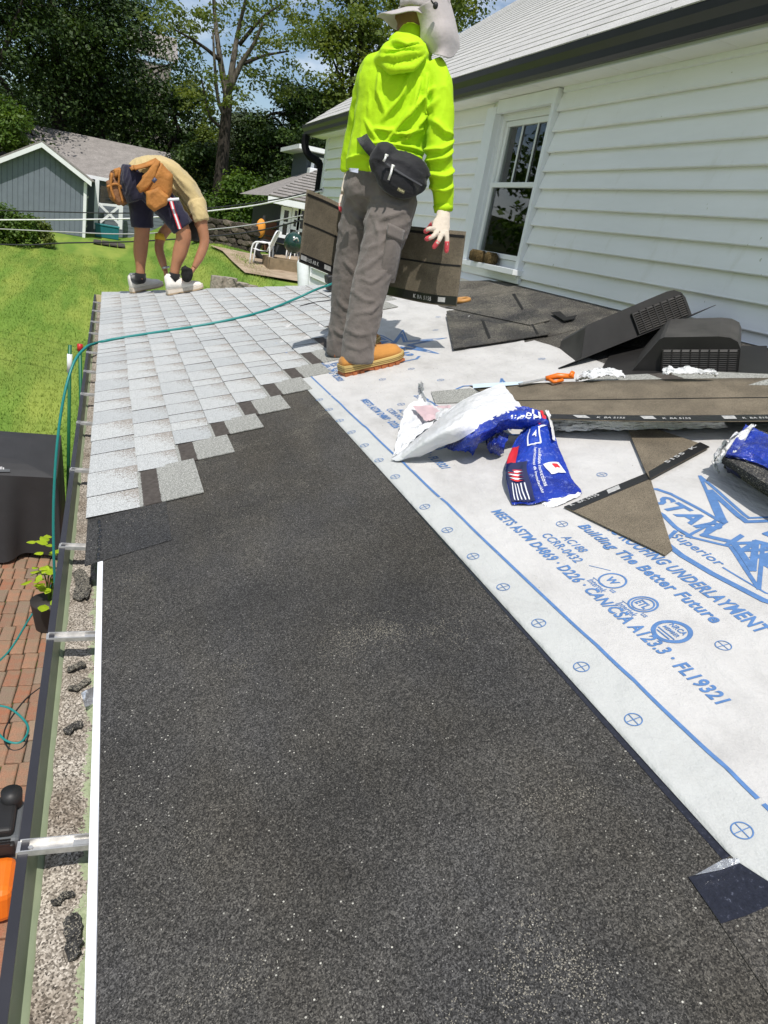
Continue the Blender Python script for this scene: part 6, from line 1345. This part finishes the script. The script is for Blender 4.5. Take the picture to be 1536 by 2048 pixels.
# trousers
b = MB()
loft(b, [J(762,340,3.80), J(762,372,3.80), J(760,405,3.79)], [(.170,.125),(.188,.145),(.175,.14)], RT1)
b.ell(J(775,385,3.72), (.095,.10,.105), None); b.ell(J(735,382,3.80), (.09,.09,.10), None)
loft(b, [J(788,392,3.73), J(778,440,3.68), J(764,490,3.645), J(749,540,3.61), J(738,580,3.59), J(729,630,3.57), J(718,680,3.565), J(714,724,3.56)], [(.112,.12),(.108,.112),(.098,.10),(.089,.092),(.083,.088),(.080,.084),(.080,.082),(.084,.086)], FW1)
loft(b, [J(732,392,3.87), J(718,450,3.89), J(705,510,3.91), J(696,570,3.92), J(690,630,3.93), J(684,680,3.945), J(681,708,3.955)], [(.108,.11),(.10,.10),(.088,.09),(.08,.084),(.075,.08),(.074,.078),(.078,.08)], FW1)
fp = folds(.007, (-.25,-.1,.5), 20, 7, 5); fq = folds(.008, (.9,.2,.45), 22, 10, 6)
cp = creases([_L([(725,558),(745,566),(772,548)], 3.50), _L([(706,580),(730,600),(752,602)], 3.50), _L([(762,600),(742,622),(712,628)], 3.50), _L([(775,500),(750,520),(722,545)], 3.54), _L([(780,470),(758,488),(730,500)], 3.56), _L([(755,430),(760,470),(752,520)], 3.56), _L([(692,660),(722,672),(750,662)], 3.47), _L([(690,690),(720,700),(750,688)], 3.47), _L([(735,640),(742,680),(748,700)], 3.47), _L([(700,420),(720,440),(735,470)], 3.78), _L([(705,390),(735,402),(765,398)], 3.64), _L([(770,405),(800,415),(825,405)], 3.58), _L([(690,520),(705,540),(715,560)], 3.83), _L([(680,600),(690,615),(705,620)], 3.85), _L([(672,660),(684,670),(696,668)], 3.86), _L([(760,440),(790,430),(820,420)], 3.56)], .010, .011)
fuse('trousers', b, .0095, MT_PANT, w1p, 4, lambda v: fp(v)*.8+fq(v)+cp(v))
# cargo pocket on the right leg
def leg_patch(name, pxs, Y, mat, thick=.012):
    vs = [J(u, v, Y) for u, v in pxs]; bb = MB(); bb.prism(vs, Vector((-.3,.95,0))*.05+Vector((0,0,0))); o = bb.obj(name, mat, w1p); bevel(o, .006, 2); return o
b = MB(); b.grid(lambda a, c: J(776+26*a-12*c*(1-a*.2)-8*c*c, 452+112*c+10*a*(1-c), 3.55+.055*a*a-.05*sin(pi*min(1,max(0,c)))*(.4+.6*sin(pi*a))*.55), 8, 12); o = b.obj('cargo_pocket', MT_PANT, w1p, True); sm_ = o.modifiers.new('t', 'SOLIDIFY'); sm_.thickness = .03; sm_.offset = 0
b = MB(); b.grid(lambda a, c: J(776+30*a-3*c, 446+26*c+14*a, 3.535+.05*a*a-.01*c), 8, 5); o = b.obj('pocket_flap', MT_PANT, w1p, True); sm_ = o.modifiers.new('t', 'SOLIDIFY'); sm_.thickness = .01
b = MB(); q = [J(700,336,3.675), J(717,337,3.655), J(716,346,3.655), J(702,343,3.675)]; b.prism(q, (0,.02,0)); b.obj('white_tag', plain('tag_paper', (.62,.66,.80), .6), w1p)
# hip pack
pk_x = (J(852,372,3.60)-J(742,312,3.66)).normalized(); pk_n = Vector((-.36,-.93,0.0)); pk_n = (pk_n-pk_x*pk_n.dot(pk_x)).normalized(); pk_u = pk_n.cross(pk_x).normalized()
if pk_u.z < 0: pk_u = -pk_u
pc = J(800,347,3.60)
b = MB(); b.ell(pc, (.138,.058,.088), (pk_x, pk_n, pk_u), 22, 14); b.ell(pc-pk_u*.03+pk_n*.012, (.115,.060,.074), (pk_x, pk_n, pk_u), 22, 14); b.ell(pc+pk_u*.05+pk_x*.03, (.105,.04,.05), (pk_x, pk_n, pk_u)); b.ell(pc-pk_x*.10+pk_u*.02, (.06,.045,.075), (pk_x, pk_n, pk_u))
fk = folds(.006, tuple(pk_x), 30, 12, 2); fuse('hip_pack', b, .008, MT_PACK, w1p, 4, fk)
b = MB()
def flatband(mb, pts, w_, nrm, th=.004):
    q = bez(pts, 6); m = len(q); vs = []
    for i, p in enumerate(q):
        d = (q[min(i+1,m-1)]-q[max(i-1,0)]).normalized(); u = Vector(nrm).cross(d).normalized(); n2 = d.cross(u); vs += [p+u*w_/2+n2*th/2, p-u*w_/2+n2*th/2, p-u*w_/2-n2*th/2, p+u*w_/2-n2*th/2]
    fs = []
    for i in range(m-1):
        a = i*4
        for k in range(4): fs.append((a+k, a+(k+1)%4, a+4+(k+1)%4, a+4+k))
    mb.add(vs, fs+[(3,2,1,0), tuple((m-1)*4+k for k in range(4))])
flatband(b, [J(722,268,3.80), J(731,285,3.68), J(748,305,3.625), J(765,318,3.60)], .052, (-.4,-.9,0), .006); b.obj('pack_strap', MT_PACK, w1p, True)
zp = MB(); flatband(zp, [pc-pk_x*.085+pk_n*.066+pk_u*.006, pc+pk_n*.078-pk_u*.002, pc+pk_x*.11+pk_n*.060-pk_u*.004], .007, tuple(pk_n)); zp.obj('zip_track', plain('zip_grey', (.09,.09,.1), .4), w1p)
for (u0, v0, u1, v1) in ((772,311,767,323), (785,332,777,360)):
    z_ = MB(); z_.tube([J(u0,v0,3.525), J((u0+u1)/2+1,(v0+v1)/2,3.515), J(u1,v1,3.52)], .0055, 7); z_.tube([J(u0-2,v0-1,3.53), J(u0+4,v0+1,3.53)], .006, 7); z_.obj('zip_pull', plain('zip_metal', (.72,.71,.68), .35, metal=.3), w1p, True)
tg = MB(); q0 = J(802,381,3.535); tg.box(q0, (.036,.003,.016), (pk_x, pk_n, pk_u)); tgo = tg.obj('pack_label', plain('olive_label', (.10,.09,.05), .6), w1p)
put_text('label_print', 'Pupilm', q0-pk_x*.015-pk_u*.005+pk_n*.003, pk_x, pk_u, .030, .010, plain('label_yellow', (.6,.55,.3), .6), w1p, bold=.01)
# boots
bmats = [MT_WHEAT, MT_MIDS, MT_GUM, plain('groove_brown', (.16,.09,.03), .7)]
bprof = [(.0,.022,.070),(.02,.036,.085),(.10,.043,.105),(.20,.046,.150),(.34,.047,.155),(.46,.049,.130),(.58,.053,.112),(.72,.056,.104),(.84,.055,.100),(.93,.047,.090),(.985,.030,.068),(1.0,.014,.050)]
H1 = RS(*rpx(684, 752), UH+.001); T1 = RS(*rpx(803, 722), UH+.001)
bo1, bd1, bs1 = foot(w1p, H1, T1, EN, None, (T1-H1).length, bprof, (.044,.02,.020), bmats)
H2 = RS(*rpx(664, 716), .013); T2_ = RS(*rpx(757, 694), .013)
bo2, bd2, bs2 = foot(w1p, H2, T2_, EN, None, (T2_-H2).length, bprof, (.044,.02,.020), bmats)
for (bo, H, d, s, L_) in ((bo1, H1, bd1, bs1, (T1-H1).length), (bo2, H2, bd2, bs2, (T2_-H2).length)):
    for k in range(4): lb = MB(); p = H+d*(L_*(.40+.055*k))+EN*(.150-.012*k); lb.tube([p-s*.028, p+EN*.006, p+s*.028], .0035, 6); lb.obj('lace', plain('brown_lace', (.30,.16,.06), .8), bo, True)
    tcap = MB(); tcap.tube(bez([H+d*(L_*.30)-s*.047+EN*.045, H+d*(L_*.36)-s*.046+EN*.075, H+d*(L_*.40)-s*.036+EN*.112], 4), .0022, 5); tcap.obj('seam', plain('seam_thread', (.36,.15,.04), .8), bo, True)
# gloves
def glove(parent, wrist, palm0, palm1, wdir, fingers, thumb, rf=.0115, cuff=None):
    b = MB(); pdir = (palm1-palm0).normalized(); nrm = pdir.cross(wdir).normalized()
    loft(b, [wrist, palm0, palm0.lerp(palm1,.5), palm1], [(.034,.028),(.036,.022),(.046,.019),(.045,.016)], wdir, 14)
    tips = []
    for f in fingers+[thumb]:
        k = len(f); b.tube(bez(f, 4), [rf*(1.12-.25*i/(4*(k-1))) for i in range(4*(k-1)+1)], 9); b.ell(f[-1], (rf*.88,)*3, None, 10, 8)
        q = bez(f, 4); t0 = q[int(len(q)*.55)]; tp_m = MB(); loft(tp_m, [t0, t0.lerp(f[-1],.5), f[-1], f[-1]+(f[-1]-t0).normalized()*rf*.8], [(rf*1.0,)*2, (rf*1.08,)*2, (rf*1.0,)*2, (rf*.45,)*2], (0.3,.2,1), 10, 1, 3); tips.append(tp_m)
    g = fuse('glove', b, .0042, MT_KNIT, parent, 2); [x_.obj('coated_fingertip', MT_CORAL, g, True) for x_ in tips]; return g
Yh = 3.50
glove(w1p, J(887,418,3.61), J(886,436,3.57), J(879,466,3.52), (J(895,455,Yh)-J(866,452,Yh)).normalized(),
      [[J(893,462,3.515), J(894,482,3.50), J(893,502,3.505)], [J(884,468,3.51), J(877,482,3.49), J(868,494,3.50)], [J(875,465,3.51), J(864,474,3.485), J(853,478,3.50)], [J(868,458,3.515), J(858,458,3.49), J(851,463,3.51)]],
      [J(878,440,3.56), J(866,446,3.60), J(858,456,3.63)])
glove(w1p, J(700,345,4.08), J(695,365,4.06), J(689,392,4.03), Vector((.6,.75,0)).normalized(),
      [[J(684,392,4.0), J(681,408,3.955), J(682,420,3.945)], [J(688,394,4.0), J(685,411,3.95), J(686,424,3.945)], [J(692,395,4.0), J(690,412,3.95), J(690,424,3.95)], [J(696,394,4.02), J(695,408,3.97), J(695,418,3.96)]],
      [J(694,372,4.06), J(688,384,4.09), J(684,396,4.09)])
b = MB(); b.tube([J(886,410,3.615), J(887,424,3.61)], [.050,.045], 14); b.obj('cuff', MT_LIME, w1p, True)
# sun hat with neck cape
hx_ = Vector((0,0,1)); hcn = J(846,18,3.83)
b = MB(); loft(b, [hcn-Vector((0,0,.02)), hcn+Vector((.004,0,.03)), hcn+Vector((.008,0,.085)), hcn+Vector((.008,0,.115))], [(.112,.112),(.116,.112),(.104,.10),(.06,.06)], FD, 24); fuse('hat_crown', b, .009, MT_HAT, w1p, 3, folds(.006, (0,0,1), 30, 12, 4))
b = MB()
def brim(a, c):
    an = (a-.5)*2*pi; bk_ = .22+.78*max(0, min(1, (cos(an)+.55)/.9)); r = .108+.072*c*bk_; wv_ = .010*sin(an*3+1)*c+.006*sin(an*7)*c; fr = max(0, cos(an))
    p = hcn+FD*(cos(an)*r*(1+.18*fr*c))+SD*(sin(an)*r)+Vector((0,0,-.020-.042*c+.012*fr*c+wv_)); return p
b.grid(brim, 49, 6); o = b.obj('hat_brim', MT_HAT, w1p, True); sm_ = o.modifiers.new('t', 'SOLIDIFY'); sm_.thickness = .004
cape = [[(832,20,3.725),(856,2,3.67),(882,-6,3.685),(900,6,3.79)], [(841,50,3.73),(866,42,3.655),(896,36,3.675),(911,48,3.80)], [(842,84,3.735),(869,84,3.645),(904,74,3.665),(918,84,3.82)], [(852,98,3.74),(872,109,3.645),(899,116,3.655),(918,99,3.83)]]
G_ = [[J(*c) for c in r] for r in cape]
def cr4(p, t):
    n = len(p)-1; x = t*n; i = min(n-1, int(x)); f = x-i; a = p[max(0,i-1)]; b_ = p[i]; c = p[i+1]; d = p[min(n,i+2)]
    return 0.5*((2*b_)+(c-a)*f+(2*a-5*b_+4*c-d)*f*f+(3*b_-a-3*c+d)*f**3)
b = MB(); b.grid(lambda a, c: cr4([cr4(r, a) for r in G_], c)+Vector((-.4,-.9,0))*(.020*mn.noise((a*4,c*3,1))+.014*sin(a*13+c*2)*(.3+.7*c)), 34, 26); o = b.obj('neck_cape', MT_HAT, w1p, True); sm_ = o.modifiers.new('t', 'SOLIDIFY'); sm_.thickness = .003
b = MB(); b.tube(bez([J(862,0,3.62), J(866,6,3.62), J(871,10,3.62)], 4), .0035, 6); b.ell(J(871,11,3.615), (.012,.012,.015), None, 10, 8); b.obj('cord_lock', MT_BLKP, w1p, True)
# the strip he holds
hs_ = thing('held_shingle_strip', J(772,590,3.95)-Vector((0,0,.0)), 'curved shingle strip held face down in front of the standing worker', 'shingle')
topp = [J(614,378,3.98), J(650,393,4.06), J(695,415,4.12), J(760,448,4.10), J(820,452,3.85), J(875,458,3.66), J(932,463,3.545)]
botp = [J(598,524,4.02), J(640,541,4.08), J(690,562,4.13), J(740,582,4.08), J(800,596,3.86), J(860,608,3.66), J(913,613,3.555)]
tq, bq_ = bez(topp, 8), bez(botp, 8)
def sheet(a, c, off=0.0):
    x = a*(len(tq)-1); i = min(len(tq)-2, int(x)); f = x-i; t_ = tq[i].lerp(tq[i+1], f); b_ = bq_[i].lerp(bq_[i+1], f); d = (tq[i+1]-tq[i]).normalized(); n_ = d.cross(Vector((0,0,1))).normalized()
    return t_.lerp(b_, c)+n_*off
b = MB(); b.grid(sheet, 50, 12); o = b.obj('strip', MT_BACK, hs_, True); sm_ = o.modifiers.new('t', 'SOLIDIFY'); sm_.thickness = .004; sm_.offset = 0
sgn = 1 if (sheet(.5,.5,.01)-O3).length < (sheet(.5,.5,0)-O3).length else -1
for (c0_, c1_, nm, mt) in ((.44,.465,'seam_line',MT_TARM), (.865,.985,'seal_band',MT_TAR), (.05,.085,'top_band',MT_TARM)):
    b = MB(); b.grid(lambda a, c: sheet(.003+.994*a, c0_+(c1_-c0_)*c, sgn*.0034), 50, 3); b.obj(nm, mt, hs_, True)
for (a0, body, wdt) in ((.05, '5155 AB K', .10), (.74, 'K BA 5155', .10)):
    vs, fs, _ = text_geo(body, .02, 0); mk('band_print', [sheet(a0+wdt*x, .955-.055*y, sgn*.0052) for x, y in vs], fs, MT_WPRINT, hs_)
for a0 in (.005, .19, .88): b = MB(); b.grid(lambda a, c: sheet(a0+.045*a, .89+.065*c, sgn*.0048), 4, 3); b.obj('print_block', MT_WPRINT, hs_)

# ================================================================ the bending worker
w2p = thing('person', RS(*rpx(330, 590), .012), 'worker bent over the far shingles in shorts, yellow shirt and tool belt', 'person')
MT_YEL = cloth('pale_yellow_cotton', (.52,.405,.20), .9, .06, bs=.3); MT_NVY = cloth('navy_shorts', (.020,.019,.040), .85, .2, bs=.4); MT_LEA = cloth('tan_leather', (.40,.17,.045), .6, .28, 200, .6, 0); MT_LEA2 = cloth('brown_leather', (.24,.12,.06), .7, .25, 200, .6, 0)
MT_SNK = cloth('worn_white_sneaker', (.76,.72,.67), .7, .12, bs=.3, sheen=0); MT_SOCK = cloth('black_sock', (.015,.015,.017), .9)
YA, YB_ = 7.42, 7.82
SX = Vector((0,-1,0))
spine = [J(272,372,7.64), J(282,347,7.64), J(312,334,7.64), J(343,347,7.63), J(371,378,7.62), J(390,410,7.61)]
b = MB()
loft(b, spine, [(.13,.11),(.14,.095),(.13,.075),(.135,.075),(.15,.075),(.13,.07)], SX)
h2 = J(392,452,7.68); loft(b, [J(394,408,7.62), J(396,428,7.65), h2], [(.07,.07),(.055,.055),(.06,.06)], SX); hdn = Vector((.35,.1,-.95)).normalized(); hsd = SX
b.ell(h2, (.115,.078,.095), (hdn, hsd, hdn.cross(hsd)), 18, 12); b.ell(h2+hdn.cross(hsd)*-.09, (.025,.014,.02), (hdn, hsd, hdn.cross(hsd))); 
for s in (1,-1): b.ell(h2+hsd*(.078*s), (.03,.01,.02), (hdn, hsd, hdn.cross(hsd)))
Ra = [J(402,420,7.44), J(404,452,7.42), J(409,484,7.40), J(400,512,7.38), J(388,536,7.37)]; La = [J(368,430,7.84), J(330,462,7.90), J(318,492,7.88), J(324,520,7.80), J(331,542,7.74)]
loft(b, Ra, [(.060,.060),(.052,.054),(.042,.045),(.042,.042),(.030,.026)], SX, 14); loft(b, La, [(.058,.058),(.05,.05),(.042,.044),(.040,.040),(.028,.026)], SX, 14)
RL = [J(322,392,7.50), J(345,430,7.46), J(367,466,7.43), J(361,500,7.43), J(351,535,7.43), J(348,560,7.43)]; LL = [J(282,392,7.80), J(283,430,7.82), J(284,466,7.83), J(281,500,7.84), J(281,535,7.84), J(281,560,7.84)]
lr = [(.10,.11),(.09,.095),(.066,.070),(.062,.068),(.042,.045),(.040,.042)]
loft(b, RL, lr, SX, 14); loft(b, LL, lr, SX, 14)
fuse('body', b, .0115, MK2, w2p, 2)
# hands with fingers
def hand(par, wr_, pm, wd, fingers, thumb, mat):
    b = MB(); loft(b, [wr_, wr_.lerp(pm,.5), pm], [(.028,.022),(.040,.020),(.042,.017)], wd, 12)
    for f in fingers+[thumb]: b.tube(bez(f, 3), [.0115*(1.1-.25*i/(3*(len(f)-1))) for i in range(3*(len(f)-1)+1)], 8); b.ell(f[-1], (.010,)*3, None, 8, 6)
    return fuse('hand', b, .0055, mat, par, 2)
pm = J(381,548,7.37); hand(w2p, J(388,535,7.37), pm, SX, [[pm+Vector((.01*k-.02,-.035+.022*k,-.01)), pm+Vector((-.03+.008*k,-.034+.022*k,-.045)), pm+Vector((-.065,-.03+.02*k,-.058))] for k in range(4)], [pm+Vector((-.02,-.03,.03)), pm+Vector((-.055,-.035,.01)), pm+Vector((-.075,-.02,-.02))], MK2)
pm2 = J(333,556,7.73); hand(w2p, J(331,541,7.74), pm2, SX, [[pm2+Vector((0,-.034+.022*k,-.005)), pm2+Vector((.004,-.034+.022*k,-.04)), pm2+Vector((.02,-.03+.02*k,-.068))] for k in range(4)], [pm2+Vector((.02,-.03,.02)), pm2+Vector((.05,-.03,0)), pm2+Vector((.06,-.025,-.03))], MK2)
hair = MB(); hair.ell(h2+hdn*.02+hdn.cross(hsd)*.02, (.118,.085,.090), (hdn, hsd, hdn.cross(hsd)), 18, 12); fuse('hair', hair, .012, plain('black_hair', (.012,.010,.009), .6, bs=.6, bsc=200), w2p, 1)
# tee
b = MB()
loft(b, [J(270,346,7.64), J(286,338,7.64), J(316,332,7.64), J(345,346,7.63), J(373,378,7.62), J(392,412,7.61), J(396,428,7.62)], [(.155,.090),(.160,.098),(.150,.088),(.155,.088),(.175,.095),(.17,.088),(.10,.065)], SX)
loft(b, [J(392,404,7.48), J(400,425,7.43), J(404,442,7.41)], [(.075,.078),(.068,.070),(.066,.070)], SX); loft(b, [J(380,410,7.80), J(362,432,7.86), J(348,448,7.89)], [(.085,.09),(.075,.08),(.072,.078)], SX)
b.ell(J(346,372,7.63), (.085,.13,.07), None)
fuse('yellow_shirt', b, .011, MT_YEL, w2p, 4, folds(.016, (.7,0,-.6), 22, 9, 8))
# shorts
b = MB()
loft(b, [J(276,338,7.64), J(274,365,7.64), J(286,395,7.64)], [(.165,.13),(.18,.15),(.17,.15)], SX); b.ell(J(272,362,7.58), (.13,.10,.13), None); b.ell(J(272,362,7.72), (.13,.10,.13), None)
loft(b, [J(300,375,7.52), J(330,408,7.48), J(352,436,7.45), J(366,455,7.44)], [(.115,.125),(.112,.118),(.10,.108),(.098,.105)], SX); loft(b, [J(280,380,7.78), J(283,415,7.81), J(284,440,7.82), J(285,455,7.82)], [(.115,.12),(.105,.11),(.10,.103),(.10,.103)], SX)
fuse('shorts', b, .011, MT_NVY, w2p, 3, folds(.014, (.2,0,.8), 22, 9, 12))
for (off, mt) in ((0, MT_WHT), (3.2, MT_RED), (-3.2, MT_RED)):
    b = MB(); flatband(b, [J(340+off,395,7.34), J(347+off,420,7.325), J(354+off,440,7.318), J(360+off,458,7.322)], .016 if off == 0 else .008, (0,-1,0), .004); b.obj('side_stripe', mt, w2p)
# belt and pouches
b = MB(); flatband(b, [J(268,338,7.42), J(262,332,7.56), J(256,336,7.72), J(258,352,7.84)], .05, (-.5,-.2,.8), .01); flatband(b, [J(268,336,7.42), J(292,330,7.44), J(315,320,7.50)], .05, (0,-.6,.8), .01); b.obj('belt', MT_LEA, w2p, True)
def pouch(nm, outline, Y, th, mat, seed, sm=5):
    """leather bag: outline in the side plane, bulged outward"""
    q = [J(u, v, Y) for u, v in outline]; m = MB(); c_ = sum(q, Vector())/len(q); n = len(q)
    lay = [(0.0, .96), (.35, 1.0), (.75, .93), (1.0, .70)]; vs = []
    for (d, s_) in lay: vs += [c_+(p-c_)*s_+Vector((0,-th*d,0)) for p in q]
    fs = [tuple(range(n)), tuple(range(4*n-1, 3*n-1, -1))]
    for k in range(3): fs += [(k*n+i, (k+1)*n+i, (k+1)*n+(i+1)%n, k*n+(i+1)%n) for i in range(n)]
    m.add(vs, fs); return fuse(nm, m, .008, mat, w2p, sm, folds(.010, (.5,.1,.85), 14, 6, seed))
pouch('tool_pouch', [(283,352),(318,322),(346,350),(344,384),(334,408),(300,400),(284,380)], 7.40, .10, MT_LEA, 3)
pouch('tool_pouch_flap', [(272,374),(312,317),(322,322),(312,352),(296,378),(280,386)], 7.33, .05, MT_LEA, 5)
pouch('nail_bag', [(292,384),(316,374),(338,392),(334,410),(308,424),(292,410)], 7.31, .07, MT_LEA, 7)
pouch('back_pouch', [(222,342),(246,334),(258,352),(260,402),(246,412),(226,398),(216,366)], 7.84, .16, MT_LEA2, 9); pouch('back_pouch_pocket', [(212,362),(232,356),(248,372),(252,408),(236,412),(218,396)], 7.70, .09, MT_LEA2, 11)
for (p_, r_) in (([(224,346),(222,375),(230,400)], .012), ([(240,338),(238,372),(246,406)], .010), ([(214,374),(232,368),(250,380)], .011), ([(250,340),(256,360),(258,390)], .010)):
    b = MB(); b.tube(bez([J(u, v, 7.60) for u, v in p_], 5), r_, 7); b.obj('pouch_strap', MT_LEA, w2p, True)
pouch('pliers_pocket', [(226,338),(240,334),(244,352),(230,356)], 7.66, .06, MT_LEA, 15, 3)
b = MB(); b.tube([J(222,343,7.70), J(219,352,7.68), J(222,368,7.68), J(232,350,7.68), J(228,340,7.70), J(222,343,7.70)], .006, 6); b.obj('hammer_loop', MT_LEA2, w2p, True)
b = MB(); b.tube([J(333,400,7.27), J(358,398,7.27)], .012, 8); b.obj('white_marker', MT_WHT, w2p, True)
b = MB(); b.tube([J(306,364,7.24), J(312,357,7.24)], .016, 8); b.obj('pouch_clip', plain('blue_grey_clip', (.06,.07,.12), .4), w2p, True)
b = MB(); b.tube([J(331,533,7.745), J(332,537,7.743)], .036, 14); b.obj('watch', plain('steel_watch', (.5,.5,.5), .3, metal=.6), w2p, True)
b = MB(); b.tube([J(321,468,7.895), J(320,480,7.885)], .050, 14); b.obj('yellow_band', plain('yellow_band', (.62,.40,.03), .7), w2p, True)
# sneakers and socks
spf = [(.0,.024,.11),(.02,.040,.165),(.10,.046,.185),(.22,.048,.180),(.34,.048,.158),(.46,.050,.128),(.58,.053,.106),(.72,.055,.090),(.84,.053,.082),(.93,.044,.072),(.985,.028,.055),(1.0,.013,.042)]
smats = [MT_SNK, plain('scuffed_midsole', (.60,.53,.45), .6), plain('tan_sole', (.40,.30,.20), .7)]
for (h_, t_, leg) in (((336,592),(413,578),RL), ((264,588),(324,575),LL)):
    Hs = RS(*rpx(*h_), .010); Ts = RS(*rpx(*t_), .010); Ts = Hs+(Ts-Hs).normalized()*.335; so_, d_, s_ = foot(w2p, Hs, Ts, EN, None, .335, spf, (.036,.015,.014), smats, False, name='sneaker')
    for k in range(4): lb = MB(); p = Hs+d_*(.335*(.36+.06*k))+EN*(.152-.018*k); lb.tube([p-s_*.03, p+EN*.006, p+s_*.03], .004, 6); lb.obj('lace', MT_SNK, so_, True)
    an = Hs+d_*.065+EN*.12; b = MB(); b.tube([an, leg[-1].lerp(leg[-2], .15), leg[-1].lerp(leg[-2], .55)], [.054,.056,.052], 14); b.obj('sock', MT_SOCK, w2p, True)
# dark offcut in his hand, seen end on
b = MB(); c_ = J(374,549,7.33); b.ell(c_, (.055,.05,.07), None, 12, 8); b.ell(c_+Vector((-.02,-.01,.045)), (.04,.04,.03), None, 10, 8); o = fuse('scrap', b, .012, MT_TARM, None, 1, folds(.014, (0,1,0), 30, 16, 2)); o.name = 'shingle_scrap'; tag(o, 'dark crumpled scrap held by the bending worker', 'scrap')
